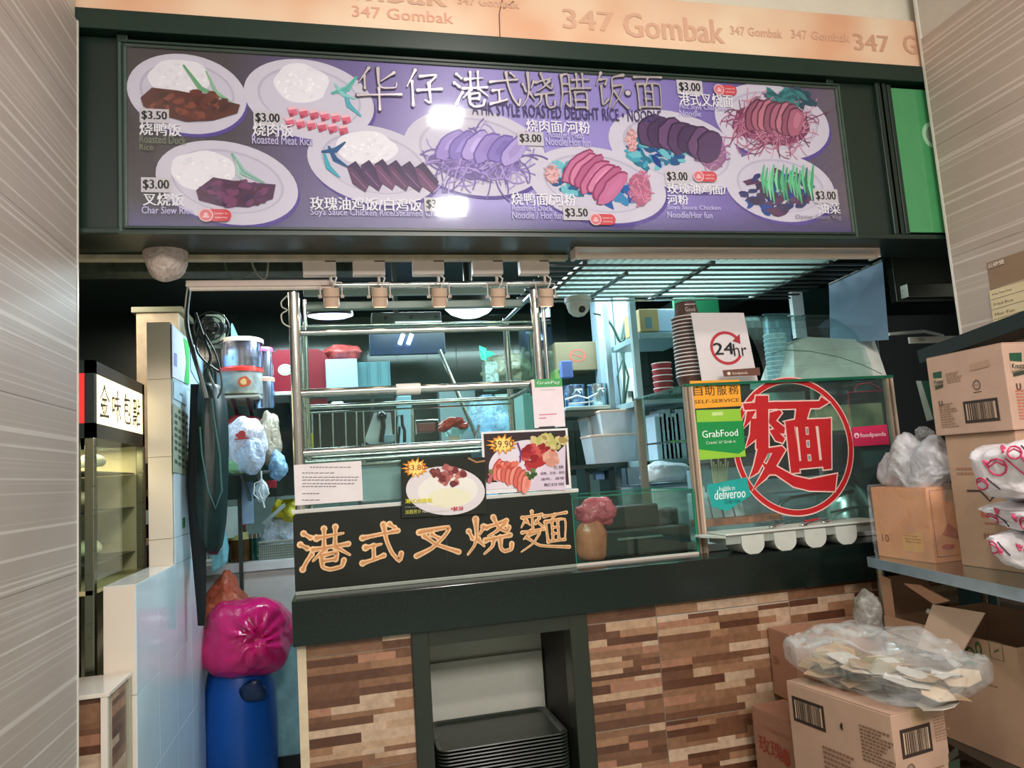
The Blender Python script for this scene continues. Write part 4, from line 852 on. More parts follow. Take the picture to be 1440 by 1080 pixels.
# ---- open topped glass box beside the board
gb = thing('glass_box', 'open green edged glass box with till inside, next to the gold lettered board', 'glass box', (1.08, YF, CT))
xa = W(806, 740, YF).x; xb = W(977, 720, YF).x; zt = 1.43; Y1 = YF + 0.36
CG = glass((234, 247, 242), 1.0); EDG = vc(0.1, mott=0.02, trans=0.3)
for nme, bx in (('front_pane', (xa, xb, YF, YF + .005)), ('back_pane', (xa, xb, Y1, Y1 + .005)), ('side_pane', (xa, xa + .005, YF + .005, Y1)), ('side_pane', (xb - .005, xb, YF + .005, Y1))):
    g = G(); g.box(bx[0], bx[1], bx[2], bx[3], CT + .004, zt); obj(nme, g, CG, gb)
g = G((46, 150, 116)); e = .0035
for (x0, x1, y0, y1, z0, z1) in ((xa, xb, YF - .001, YF + .006, zt, zt + e), (xa, xa + .006, YF, Y1, zt, zt + e), (xb - .006, xb, YF, Y1, zt, zt + e), (xa, xb, Y1, Y1 + .006, zt, zt + e), (xa - .002, xa + .004, YF - .002, YF + .004, CT, zt), (xb - .004, xb + .004, YF - .002, YF + .006, CT, zt)): g.box(x0, x1, y0, y1, z0, z1)
obj('green_edge', g, EDG, gb)
g = G((214, 206, 198)); g.box(xa, xb, YF - .004, YF + .008, CT, CT + .008); obj('base_strip', g, SATIN, gb)
# contents
a = W(816, 780, 2.70); b_ = W(852, 735, 2.70)
t = thing('packet', 'reddish brown packet standing in the left of the glass box', 'packet', ((a.x + b_.x) / 2, 2.72, CT)); g = G((204, 118, 88))
g.blob(((a.x + b_.x) / 2, 2.725, CT + .075), (0.062, 0.03, 0.085), 5, 0.15, 3, 3, flat=.07, wr=.1, zp=.8); obj('packet_body', g, vc(.25, mott=.25, scale=25, bump=.4), t, smooth=60)
a = W(838, 720, 2.73)
t = thing('pink_plastic_bag', 'pink plastic bag crumpled on the reddish packet in the glass box', 'plastic bag', (a.x, 2.73, a.z - .04)); g = G((236, 110, 130)); g.blob((a.x, 2.735, a.z), (.075, .04, .055), 8, .3, 4, 4, wr=.35); obj('bag_film', g, film((240, 110, 130), .85, .12, scale=35), t, smooth=70)
t = thing('till', 'black till with receipt slot standing in the glass box', 'till', (1.12, 2.85, CT)); 
a = W(850, 785, 2.80).x; b_ = W(975, 785, 2.80).x
g = G((38, 44, 42)); g.box(a, b_, 2.80, 2.97, CT, CT + .10, bev=.008); obj('drawer_body', g, SATIN, t)
g = G((34, 40, 38)); a2 = W(848, 700, 2.86).x; b2 = W(925, 700, 2.86).x; g.box(a2, b2, 2.86, 2.96, CT + .10, CT + .19, bev=.008); obj('screen_back', g, SATIN, t)
g = G((120, 128, 122)); g.box(a + .06, a + .25, 2.796, 2.80, CT + .062, CT + .070); obj('slot', g, SATIN, t)
g = G((60, 70, 70)); g.box(b2 + .002, b2 + .09, 2.87, 2.95, CT + .10, CT + .165, bev=.006); obj('printer', g, SATIN, t)
# ================================================================ GLASS CABINET WITH THE RED NOODLE CHARACTER
YG = 2.65; X0 = W(972, 600, YG).x - .01; X1 = W(1256, 600, YG).x; ZT = 1.838; ZR = W(1250, 523, YG).z
cab = thing('noodle_cabinet', 'glass food cabinet with big red circled Chinese noodle character on its front', 'display case', ((X0 + X1) / 2, YG + .25, CT))
BEI = (168, 148, 128)
for nme, x, w_ in (('left_post', X0, .034), ('right_post', X1, .030)):
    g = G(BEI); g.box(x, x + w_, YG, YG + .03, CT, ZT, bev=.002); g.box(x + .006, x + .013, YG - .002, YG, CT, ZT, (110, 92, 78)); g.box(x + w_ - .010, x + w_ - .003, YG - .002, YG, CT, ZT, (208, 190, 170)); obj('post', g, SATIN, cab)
for x in (X0, X1): g = G((120, 116, 104)); g.box(x, x + .03, YG + .5, YG + .53, CT, ZT, bev=.002); obj('post', g, SATIN, cab)
g = G((60, 96, 84)); g.box(X0, X1 + .03, YG, YG + .53, ZT - .008, ZT, (70, 110, 96)); obj('top_shelf', g, glass((200, 236, 222), 1.0, key='green_shelf_glass', haze=.05), cab)
g = G((40, 120, 90)); g.box(X0, X1 + .03, YG - .003, YG + .003, ZT - .010, ZT + .001); obj('green_edge', g, EDG, cab)
g = G(); g.box(X0 + .034, X1, YG + .012, YG + .016, CT + .05, ZT - .01); obj('front_glass', g, glass((234, 246, 244), .9, key='cabinet_glass', haze=.025), cab)
g = G(); g.box(X1 + .012, X1 + .016, YG + .03, YG + .5, CT + .02, ZT - .01); obj('side_glass', g, GL, cab)
g = G((206, 214, 212)); g.box(X0 + .02, X1 + .02, YG + .02, YG + .53, CT + .002, CT + .03); g.box(X0 + .03, X1 + .01, YG + .48, YG + .5, CT + .03, CT + .24, (214, 226, 230)); obj('floor_pan', g, SATIN, cab)
g = G(); g.box(X0 + .034, X1, YG + .25, YG + .5, 1.62, 1.628); obj('inner_shelf', g, BRT, cab)
# upper curved glass guard on top of the cabinet
g = G()
prev = None; pts = []
for k in range(9):
    an = math.radians(90 * k / 8); pts.append((YG + .48 - .42 * math.sin(an) * 0.9, ZT + .36 * math.cos(an)))
for k in range(8):
    (ya, za), (yb, zb) = pts[k], pts[k + 1]; g.slab([(X0 + .42, ya, za), (X1 + .02, ya, za), (X1 + .02, yb, zb), (X0 + .42, yb, zb)], .003)
obj('curved_guard', g, glass((236, 246, 244), .8, key='guard_glass', haze=.02), cab, smooth=True)
t = thing('blue_plastic_sheet', 'pale blue translucent sheet hung at the right above the noodle cabinet', 'sheet', (2.25, 2.72, 1.9)); g = G((176, 206, 236))
c = [W(1168, 482, 2.95), W(1250, 478, 2.70), W(1241, 366, 2.70), W(1166, 400, 2.95)]; g.slab(c, .002); obj('sheet', g, translucent((170, 200, 222)), t)
g = G((90, 110, 100)); g.tube([c[3], c[2]], .006, 8); obj('hanging_bar', g, DSTEEL, t)
# red ring and character on the glass
FG = FY(YG + .0115)
t = cab
RED = (196, 38, 44); PK = (244, 206, 196)
g = G(); a, b = FG.px(1117, 627); R_ = FG.px(1198, 627)[0] - a
zr = (FG.px(1117, 531)[1] - FG.px(1117, 725)[1]) / 2; g.ell(FG, a, b, R_ * 1.03, zr * 1.02, PK, 1, n=72, px=False, ring=.10); g.ell(FG, a, b, R_ * 1.015, zr, RED, 2, n=72, px=False, ring=.072); obj('red_ring', g, SATIN, cab)
def q(x, y): return (960 + x * 320 / 1152, 500 + y * 300 / 1080)
def polys(g, list_, col, lay, gr=0):
    for pl in list_:
        pp = _ccw([FG.px(*q(*p)) for p in pl])
        if gr:
            cx_ = sum(p[0] for p in pp) / len(pp); cy_ = sum(p[1] for p in pp) / len(pp); n = len(pp); out = []
            for i in range(n):
                p0, p1, p2 = V(pp[i - 1]), V(pp[i]), V(pp[(i + 1) % n]); e1 = (p1 - p0).normalized(); e2 = (p2 - p1).normalized()
                n1 = V((e1.y, -e1.x)); n2 = V((e2.y, -e2.x)); m = (n1 + n2); m = m / max(.35, m.dot(m) / 2 if m.length else 1); out.append((p1.x + max(-2, min(2, m.x)) * gr, p1.y + max(-2, min(2, m.y)) * gr))
            pp = out
        g.poly(FG, pp, col, lay)
CH = [[(305, 245), (365, 240), (370, 205), (430, 205), (432, 238), (480, 235), (480, 268), (312, 274)],      # top bar left
      [(372, 205), (430, 205), (432, 440), (420, 480), (372, 470)],                                         # left stem
      [(325, 285), (368, 280), (340, 330), (302, 375), (318, 330)],                                        # tick upper left
      [(345, 320), (384, 320), (372, 420), (318, 466), (340, 400)],                                        # lower left sweep
      [(440, 290), (490, 278), (500, 290), (455, 350), (436, 340)],
      [(436, 340), (470, 330), (515, 365), (512, 395), (480, 390)],
      [(440, 380), (465, 372), (515, 420), (505, 440), (470, 430)],
      [(380, 470), (432, 430), (432, 490), (380, 590), (338, 618), (360, 560)],                             # big left fall
      [(432, 470), (500, 460), (518, 478), (470, 560), (420, 620), (350, 684), (400, 600), (455, 490), (432, 495)],
      [(400, 540), (440, 560), (470, 560), (560, 610), (640, 628), (778, 600), (768, 685), (640, 682), (560, 662), (470, 600), (430, 600)],  # long sweep
      [(480, 236), (690, 232), (700, 212), (738, 236), (690, 264), (480, 270)],                            # top bar right
      [(575, 262), (645, 260), (625, 325), (745, 320), (738, 350), (545, 355), (515, 335), (568, 325)],      # neck and box top
      [(520, 340), (560, 340), (590, 590), (548, 594)], [(700, 325), (748, 318), (750, 572), (712, 576)],    # box sides
      [(566, 345), (712, 335), (716, 560), (586, 572)]]                                                    # box body
g = G(); polys(g, CH, PK, 3, .0065); polys(g, CH, RED, 4, .001)
for s_ in ([(568, 362), (580, 362), (598, 534), (588, 534)], [(618, 362), (634, 362), (636, 402), (622, 402)], [(622, 428), (640, 428), (642, 466), (626, 466)], [(628, 500), (646, 500), (650, 534), (632, 534)], [(670, 358), (684, 358), (702, 530), (690, 530)]): polys(g, [s_], PK, 6)
for s_ in ([(622, 368), (631, 368), (632, 396), (625, 396)], [(626, 434), (636, 434), (638, 460), (629, 460)], [(632, 506), (642, 506), (645, 528), (635, 528)], [(428, 500), (440, 496), (432, 526), (422, 528)]): polys(g, [s_], (110, 150, 150), 7)
obj('red_noodle_character', g, SATIN, cab)
# stickers
def sticker(name, label, pts, col, draws, cat='sticker', rough=PAPER, lay=8):
    cxy = FG.px(*pts[0]); t = thing(name, label, cat, tuple(FG.at(*cxy)))
    pp = _ccw([FG.px(*p) for p in pts]); n = len(pp); g = G(col)
    vs = [FG.at(x, y, lay * LAY) for x, y in pp] + [FG.at(x, y, lay * LAY + .0008) for x, y in pp]
    g.add(vs, [tuple(reversed(range(n))), tuple(range(n, 2 * n))] + [(k, (k + 1) % n, n + (k + 1) % n, n + k) for k in range(n)]); obj('sticker_sheet', g, rough, t)
    g = G(); draws(g, lay + 2.2); obj('lettering', g, PAPER, t); return t
KB = (90, 56, 20)
sticker('self_service_sign', 'orange self service sign at the top left of the noodle cabinet glass', [(969, 536), (1039, 534), (1042, 571), (973, 575)], (250, 172, 46), lambda g, l: (g.text(FG, '自', 975, 557, 986, 543, KB, l, bold=.0005), g.text(FG, '助', 991, 557, 1003, 542, KB, l, bold=.0005), g.text(FG, '服', 1008, 556, 1020, 542, KB, l, bold=.0005), g.text(FG, '務', 1024, 555, 1037, 541, KB, l, bold=.0005), g.text(FG, 'SELF-SERVICE', 976, 568, 1038, 560, KB, l, bold=.0004)), 'sign')
sticker('delivery_sticker', 'green food delivery sticker with light green bands below the orange sign', [(978, 577), (1040, 575), (1048, 642), (983, 647)], (150, 206, 60), lambda g, l: (g.ppoly(FG, [(977, 594), (1044, 592), (1047, 632), (1038, 638), (1018, 636), (982, 632)], (0, 146, 70), l), g.ppoly(FG, [(1000, 580), (1015, 579), (1016, 584), (1001, 585)], (206, 232, 150), l), g.text(FG, 'GrabFood', 987, 616, 1036, 603, (236, 250, 240), l + 1, bold=.0004), g.text(FG, 'Cravin\' it? Grab it.', 992, 625, 1034, 618, (226, 244, 230), l + 1)))
sticker('delivery_sticker', 'teal pentagon delivery sticker at the lower left of the noodle cabinet glass', [(993, 682), (1049, 671), (1055, 697), (1021, 719), (1000, 712)], (20, 166, 160), lambda g, l: (g.text(FG, 'deliveroo', 1004, 703, 1046, 686, (230, 250, 246), l, bold=.0005, shear=.1), g.text(FG, 'Available on', 1010, 691, 1032, 682, (230, 250, 246), l), g.text(FG, 'Order now', 1018, 709, 1040, 700, (20, 60, 60), l)))
sticker('delivery_sticker', 'pink delivery sticker at the right edge of the noodle cabinet glass', [(1197, 601), (1246, 597), (1250, 625), (1199, 628)], (214, 46, 92), lambda g, l: (g.ell(FG, 1203.5, 612.5, 3.8, 3.8, (250, 220, 230), l, n=14), g.ell(FG, 1203.5, 613.5, 1.8, 1.8, (214, 46, 92), l + 1, n=10), g.text(FG, 'foodpanda', 1209, 617, 1244, 607, (252, 232, 238), l, bold=.0003)))
sticker('delivery_sticker', 'brown delivery sticker on the top edge of the noodle cabinet', [(1015, 521), (1067, 517), (1068, 528), (1017, 530)], (110, 70, 56), lambda g, l: (g.ell(FG, 1024, 525.5, 2.4, 2.4, (236, 220, 210), l, n=12), g.text(FG, 'foodpanda', 1029, 528, 1050, 522.5, (236, 220, 210), l)), lay=10)
g = G((190, 60, 90))
for pl in ([(1192, 552), (1244, 549), (1247, 598)], [(1192, 552), (1193, 600)]): g.line(FG, pl, .0015, lay=6, px=True)
g.line(FG, [(1200, 552), (1205, 541), (1222, 538), (1236, 545), (1238, 550)], .0015, lay=6, px=True)
obj('sticker_outline', g, PAPER, cab)
# things inside the cabinet
t = thing('pan_cover', 'large domed stainless steel lid in the right of the noodle cabinet', 'lid', (2.02, 2.86, CT + .03)); c_ = W(1188, 742, 2.86); rr_ = .125
g = G(); g.lathe((c_.x, 2.88, CT + .035), [(.15, 0), (.148, .01), (.14, .08), (.115, .15), (.07, .2), (.02, .22), (.0, .222)], 32); obj('dome', g, steel((170, 200, 196), .22, 'pan_steel'), t, smooth=True)
g = G(); g.tube([(c_.x - .15, 2.74, CT + .1), (c_.x - .05, 2.73, CT + .115), (c_.x + .1, 2.735, CT + .11)], .005, 8); obj('lid_rim', g, BRT, t, smooth=True)
t = thing('ladle', 'steel ladle handle curving over the pan in the noodle cabinet', 'ladle', (1.8, 2.78, CT + .03)); pt = [W(x, y, 2.76) for x, y in ((1092, 735), (1090, 722), (1098, 708), (1112, 700), (1150, 694), (1200, 690))]
g = G(); g.tube(pt, .006, 10); obj('handle', g, DSTEEL, t, smooth=True); g = G(); g.lathe((pt[0].x, 2.76, CT + .035), [(.0, 0), (.03, .008), (.04, .03)], 16); obj('ladle_bowl', g, BRT, t, smooth=True)
def sbox(name, label, cat, px0, py0, px1, py1, Y, dep, col, mat=SATIN, part='body', bev=.004, extra=None):
    """upright box whose front spans the given corners at depth Y"""
    a = W(px0, py0, Y); b = W(px1, py1, Y); t = thing(name, label, cat, ((a.x + b.x) / 2, Y + dep / 2, a.z))
    g = G(col); g.box(a.x, b.x, Y, Y + dep, a.z, b.z, bev=min(bev, (b.z - a.z) * .3, dep * .3)); obj(part, g, mat, t)
    if extra: extra(t, a, b, FY(Y))
    return t
sbox('paper_stack', 'white folded paper sheets lying in the left of the noodle cabinet', 'paper', 985, 735, 1040, 690, 2.82, .1, (226, 234, 244), extra=lambda t, a, b, f: [obj('paper_fold', G((236, 242, 250)).slab([(a.x + .05 * k, 2.80 - .002 * k, a.z), (a.x + .05 * k + .05, 2.81, a.z), (a.x + .05 * k + .03, 2.82, b.z + .03), (a.x + .05 * k - .01, 2.815, b.z + .02)], .002), PAPER, t) for k in range(4)])
t = thing('chopsticks_bundle', 'bundle of pale wooden chopsticks standing behind the teal sticker', 'chopsticks', tuple(W(1012, 690, 2.78)))
for k in range(8): g = G((226, 206, 170)); a = W(1006 + k * 2, 700, 2.78); b = W(1000 + k * 3.4, 645 + (k % 3) * 4, 2.80); g.tube([a, b], .0035, 6); obj('chopstick', g, VC, t)
sbox('food_tray_pan', 'tray of orange red food under the paper in the noodle cabinet', 'food', 988, 742, 1100, 722, 2.74, .1, (214, 120, 90), vc(.5, mott=.35, scale=40, bump=.3))
sbox('metal_pan', 'blue grey steel pan in the middle of the noodle cabinet', 'pan', 1098, 728, 1150, 690, 2.86, .15, (170, 200, 214), SATIN)
sbox('noodle_box', 'row of pale wrapped noodles on the upper shelf of the noodle cabinet', 'food', 1150, 612, 1240, 566, 2.92, .15, (190, 182, 146), vc(.4, mott=.2))
sbox('white_container', 'white container behind the red noodle character', 'container', 1078, 572, 1132, 550, 2.95, .12, (206, 226, 232))
sbox('white_container', 'long pale container at the left of the shelf behind the red ring', 'container', 985, 690, 1070, 655, 2.98, .12, (170, 206, 220))
# utensil tray with four round wells, on the counter edge
ut = thing('utensil_tray', 'pale grey plastic utensil tray with four round wells on the counter edge', 'tray', (1.7, 2.56, CT)); LG = (206, 212, 204)
xa = W(1016, 745, 2.52).x; xb = W(1226, 722, 2.5).x; zt = W(1043, 749, 2.5).z
g = G(LG); g.box(xa, xb + .05, 2.50, 2.645, zt - .008, zt, bev=.003); g.slab([(xa, 2.5, zt - .008), (xa, 2.645, zt - .008), (xa - .05, 2.645, zt - .008), (xa - .05, 2.60, zt - .008)], -.008); obj('rim', g, SATIN, ut)
g = G((150, 160, 152)); g.box(xa + .005, xb + .04, 2.512, 2.64, zt - .04, zt - .008); obj('tray_body', g, SATIN, ut)
for xc in (1060, 1106, 1149, 1193):
    c_ = W(xc, 760, 2.5); n = 16; g = G((196, 202, 194)); r_ = .046; vs = []; 
    for y in (2.506, 2.63):
        vs += [V((c_.x + r_ * math.cos(math.radians(180 + 180 * k / n)), y, zt - .045 + r_ * math.sin(math.radians(180 + 180 * k / n)) * .84)) for k in range(n + 1)] + [V((c_.x + r_, y, zt - .012)), V((c_.x - r_, y, zt - .012))]
    m = n + 3; g.add(vs, [tuple(range(m)), tuple(reversed(range(m, 2 * m)))] + [(k, m + k, m + (k + 1) % m, (k + 1) % m) for k in range(m)]); obj('well', g, SATIN, ut, smooth=30)
for k, (x, y, x2, y2, l) in enumerate(((1086, 741, 1110, 733, 'steel spoon lying on the rim of the utensil tray, left'), (1130, 738, 1165, 728, 'steel fork lying at the middle of the utensil tray rim'), (1160, 734, 1190, 729, 'steel spoon lying across the right of the utensil tray rim'))):
    a = P(x, y, 'z', zt + .006); b = P(x2, y2, 'z', zt + .006)
    t = thing('spoon' if k != 1 else 'fork', l, 'cutlery', tuple(a)); g = G(); g.tube([a, b], .003, 8); obj('handle', g, BRT, t); g = G(); g.blob(a, (.018, .01, .005), 1, 0, sub=2); obj('head', g, BRT, t, smooth=True)
t = thing('red_tongs', 'small red handled tongs on the utensil tray', 'tongs', tuple(P(1140, 735, 'z', zt))); a = P(1132, 733, 'z', zt + .008); b = P(1150, 730, 'z', zt + .01)
g = G((190, 50, 50)); g.tube([a, b], .004, 8); obj('handle', g, GLOSS, t); g = G(); g.tube([b, b + V((.05, .02, 0))], .003, 6); obj('tong_arm', g, BRT, t)
# ---- on top of the cabinet
def cup_stack(px, py0, py1, Y, r, n, groupname, lab, top_lab, colA, colB, name='paper_bowl', txt=True, zbase=None):
    base = zbase if zbase is not None else W(px, py0, Y).z; top = W(px, py1, Y).z; x = W(px, (py0 + py1) / 2, Y).x; step = (top - base - .05) / (n - 1); proto = None
    for k in range(n):
        z = base + k * step
        if proto is None:
            t = thing(name, 'bottom ' + lab, 'bowl', (x, Y, z), groupname); 
            g = G(colA); g.lathe((x, Y, z), [(r * .78, 0), (r * .97, .05), (r * .93, .05), (r * .75, .004)], 26, colA); obj('bowl_wall', g, vc(.45, mott=.25, scale=70), t, smooth=True)
            g = G(colB); g.lathe((x, Y, z + .05), [(r * .97, 0), (r, .0025), (r * .97, .005), (r * .93, .0025), (r * .96, 0)], 26); obj('rim', g, PAPER, t, smooth=True); proto = t
        else: copy_thing(proto, (x, Y, z), ORD[n - 1 - k] + ' ' + lab if k < n - 1 else top_lab)
    return x, base, top
x_, b0_, t0_ = cup_stack(970, 537, 448, 2.84, .068, 17, 'paper bowls stacked at the left end of the noodle cabinet', 'white rimmed brown bowl from the top of the tall stack left of the card', 'topmost white rimmed brown paper bowl of the tall stack left of the 24hr card', (88, 56, 50), (236, 228, 222), zbase=ZT + .001)
t = thing('paper_cup', 'brown printed paper cup upside down on top of the tall bowl stack', 'cup', (x_, 2.84, t0_)); g = G(); g.lathe((x_, 2.84, t0_ + .006), [(.052, 0), (.044, .062), (.0, .062)], 24, (92, 60, 52)); obj('cup_wall', g, vc(.5, mott=.3, scale=60), t, smooth=True)
g = G((226, 214, 204)); f = Fr((x_, 2.84 - .0515, t0_ + .02), (1, 0, 0), (0, .1, 1)); g.text(f, 'Good', -.03, 0, .015, .018, lay=3, px=False); g.line(f, [(-.03, .03), (.02, .032)], .004, lay=3); obj('cup_lettering', g, PAPER, t)
F24 = Fr((0, 2.655, 0), (1, 0, -.0), (-.03, 0.03, 1))
t = thing('hours_card', 'white card with 24hr in a red arrow circle standing on the cabinet', 'sign', tuple(W(1040, 525, 2.655)))
g = G((226, 220, 222)); pp = _ccw([F24.px(*p) for p in ((990, 424), (1063, 422), (1081, 520), (1004, 526))]); g.slab([F24.at(x, y) for x, y in pp], -.003); obj('card', g, PAPER, t)
g = G(); g.ell(F24, 1038, 472, 22.5, 23.5, (190, 50, 64), 2, n=40, ring=.17); g.ppoly(F24, [(1050, 458), (1064, 462), (1062, 484), (1048, 480)], (226, 220, 222), 4); g.ppoly(F24, [(1046, 462), (1056, 452), (1057, 466)], (170, 46, 58), 6); g.text(F24, '24', 1021, 482, 1046, 464, (20, 18, 20), 7, bold=.0012); g.text(F24, 'hr', 1048, 483, 1064, 465, (30, 26, 28), 7); obj('print', g, PAPER, t)
cup_stack(1092, 522, 472, 2.95, .052, 10, 'pale blue bowls stacked behind the 24hr card', 'pale blue bowl from the top of the stack right of the 24hr card', 'topmost pale blue plastic bowl of the stack just right of the 24hr card', (150, 190, 204), (190, 220, 226), 'plastic_bowl', zbase=ZT + .001)
t = thing('plastic_hood', 'milky white plastic food cover on the right of the noodle cabinet top', 'food cover', (2.0, 2.85, ZT)); a = W(1112, 520, 2.8); b = W(1242, 520, 2.8); zt2 = W(1160, 470, 2.8).z
vs = [(a.x, 2.78, ZT), (b.x, 2.78, ZT), (b.x, 3.08, ZT), (a.x, 3.08, ZT), (a.x + .06, 2.85, zt2 - .03), (a.x + .13, 2.85, zt2), (b.x, 2.83, zt2 - .03), (b.x, 3.02, zt2 - .03), (a.x + .13, 3.02, zt2), (a.x + .06, 3.02, zt2 - .03)]
g = G((220, 222, 214)); g.add(vs, [(0, 1, 6, 5, 4), (1, 2, 7, 6), (2, 3, 9, 8, 7), (3, 0, 4, 9), (5, 6, 7, 8), (4, 5, 8, 9)]); obj('cover', g, film((226, 228, 220), .8, .3, scale=5, bump=.1), t)
g = G((200, 206, 200)); g.box(a.x - .004, b.x + .004, 2.776, 3.085, ZT, ZT + .006); obj('cover_rim', g, SATIN, t)
g = G((40, 80, 60)); pts = [W(x, y, 2.70) for x, y in ((1085, 497), (1105, 492), (1140, 494), (1180, 502), (1215, 514), (1240, 526))]; g.tube(pts, .0015, 6); tagp(obj('wire', g, SATIN, None), 'thin green wire arching in front of the milky food cover', 'wire')
# ================================================================ LEFT: PARTITION, NEIGHBOUR STALL, PASSAGE
XW = -.665
def tiled_wall(nm_, front, side, top, Ya, Yb, Xa, Xb, z0, hs, ys):
    pass
pw = thing('partition_wall', 'white tiled partition with low front and tall rear left of the passage', 'partition', ((XW - .09), 3.3, 0))
g = G((150, 140, 128)); ZL = 1.262; ZH = 2.258
g.box(-.758, XW - .004, 2.704, 3.9, 0, ZL - .004); g.box(-.752, XW - .004, 3.274, 3.9, ZL - .004, ZH - .004); obj('core', g, VC, pw)
CRT = (232, 220, 204); BLT = (206, 226, 236)
zs = [0, .3, .61, .915, ZL]
ft = vc(0.12, mott=.03, scale=3)
def til(x0, x1, y0, y1, z0, z1, c): g = G(jit(c, 3)); e = .0009; dx, dy, dz = x1 - x0, y1 - y0, z1 - z0; g.box(x0 + (e if dx > .02 else 0), x1 - (e if dx > .02 else 0), y0 + (e if dy > .02 else 0), y1 - (e if dy > .02 else 0), z0 + (e if dz > .02 else 0), z1 - (e if dz > .02 else 0), bev=.0006); obj('tile', g, ft, pw)
for k in range(4): til(-.762, XW, 2.698, 2.704, zs[k], zs[k + 1], CRT)
hz = [1.262, 1.37, 1.70, 2.02, 2.258]
for k in range(len(hz) - 1): til(-.756, XW, 3.268, 3.274, hz[k], hz[k + 1], CRT)
ys = [2.698, 3.0, 3.3, 3.6, 3.9]
for k in range(4):
    for j in range(4): til(XW - .004, XW + .002, ys[k], ys[k + 1], zs[j], zs[j + 1], BLT)
    til(-.762, XW + .002, ys[k], ys[k + 1], ZL - .004, ZL + .002, (226, 224, 218)) if k < 2 else None
for k in (2, 3):
    for j in range(len(hz) - 1): til(XW - .004, XW + .002, max(3.27, ys[k]), ys[k + 1], hz[j], hz[j + 1], BLT)
til(-.756, XW, 3.27, 3.9, ZH - .004, ZH + .002, CRT)
# column further back
a = W(177, 440, 3.75); b = W(240, 440, 3.75)
t = thing('column', 'taller beige column standing behind the white tiled partition', 'column', ((a.x + b.x) / 2, 3.8, 0)); g = G((176, 162, 140)); g.box(a.x, b.x, 3.93, 4.2, 0, W(200, 440, 3.93).z, bev=.004); obj('shaft', g, vc(.6, mott=.15), t)
g = G((120, 124, 104)); g.box(a.x - .02, b.x + .02, 3.92, 4.22, W(200, 440, 3.93).z, W(200, 432, 3.93).z, bev=.003); obj('cap', g, SATIN, t)
# low strip tiled wall end at the very front left
lw = thing('low_wall', 'low wall end with brown strip tiles and white cap in front of the partition', 'low wall', (-.9, 2.6, 0)); XL = W(150, 1000, 2.45).x; zl = W(148, 974, 2.45).z
g = G((170, 160, 140)); g.box(-1.6, XL - .002, 2.458, 2.695, 0, zl - .012); obj('core', g, VC, lw)
for x0, x1 in ((-1.2, XL - .105), (XL - .104, XL - .016)):
    for z0, z1 in ((.6, zl - .012), (.24, .598)): strip_tile(x0, x1, z0, z1, lw, fy=2.458, seed=int(z0 * 100))
strip_tile(2.50, 2.64, .5, zl - .015, lw, fy=XL, seed=5, fr='x')
g = G((226, 216, 204)); g.box(-1.6, XL + .008, 2.445, 2.695, zl - .012, zl, bev=.002); g.box(XL - .015, XL + .003, 2.447, 2.462, 0, zl - .012); g.box(XL - .002, XL + .006, 2.66, 2.695, 0, zl - .012, (160, 158, 140)); obj('cap', g, TILE, lw)
# papers on the side of the partition
FP = FXR(XW + .0035)
def wallsheet(label, pts, col, draw=None, name='wall_notice', mat=PAPER):
    pp = _ccw([FP.px(*p) for p in pts]); n = len(pp); t = thing(name, label, 'notice', tuple(FP.at(*pp[0]))); g = G(col)
    g.add([FP.at(x, y, 0) for x, y in pp] + [FP.at(x, y, .002) for x, y in pp], [tuple(reversed(range(n))), tuple(range(n, 2 * n))] + [(k, (k + 1) % n, n + (k + 1) % n, n + k) for k in range(n)]); obj('sheet', g, mat, t)
    if draw: g = G(); draw(g); obj('print', g, PAPER, t)
    return t
wallsheet('white and green poster near the top of the partition side', [(241, 455), (265, 482), (265, 541), (242, 530)], (214, 222, 240), lambda g: (g.ppoly(FP, [(257, 474), (265, 482), (265, 541), (258, 538), (261, 510)], (40, 176, 80), 6), g.ppoly(FP, [(244, 496), (248, 498), (248, 516), (244, 514)], (150, 140, 200), 6)))
wallsheet('pale blue torn papers taped beside the black bag', [(267, 486), (285, 504), (285, 545), (276, 535), (268, 520)], (150, 196, 226), lambda g: (g.ppoly(FP, [(272, 500), (275, 503), (275, 510), (272, 508)], (20, 40, 70), 6),))
wallsheet('grey green sheet of closely printed Chinese text on the partition side', [(243, 567), (263, 582), (263, 668), (243, 664)], (150, 160, 140), lambda g: [g.ppoly(FP, [(245 + 5 * c, 572 + 3.5 * c + r * 9.2), (248.5 + 5 * c, 574.5 + 3.5 * c + r * 9.2), (248.5 + 5 * c, 579 + 3.5 * c + r * 9.2), (245 + 5 * c, 577 + 3.5 * c + r * 9.2)], (70, 84, 74), 6) for r in range(9) for c in range(4) if (r * 3 + c) % 7])
wallsheet('small pale blue letter holder above the printed sheet', [(244, 536), (262, 545), (262, 570), (244, 560)], (176, 206, 222), lambda g: (g.ppoly(FP, [(252, 552), (256, 554), (256, 557), (252, 555)], (120, 140, 150), 6),))
g = G((20, 110, 60)); o = obj('green_tag', g.box(XW + .002, XW + .006, 3.44, 3.48, W(257, 742, 3.46).z, W(257, 728, 3.46).z), PAPER, None); tagp(o, 'tiny green tag stuck low on the partition side', 'tag')
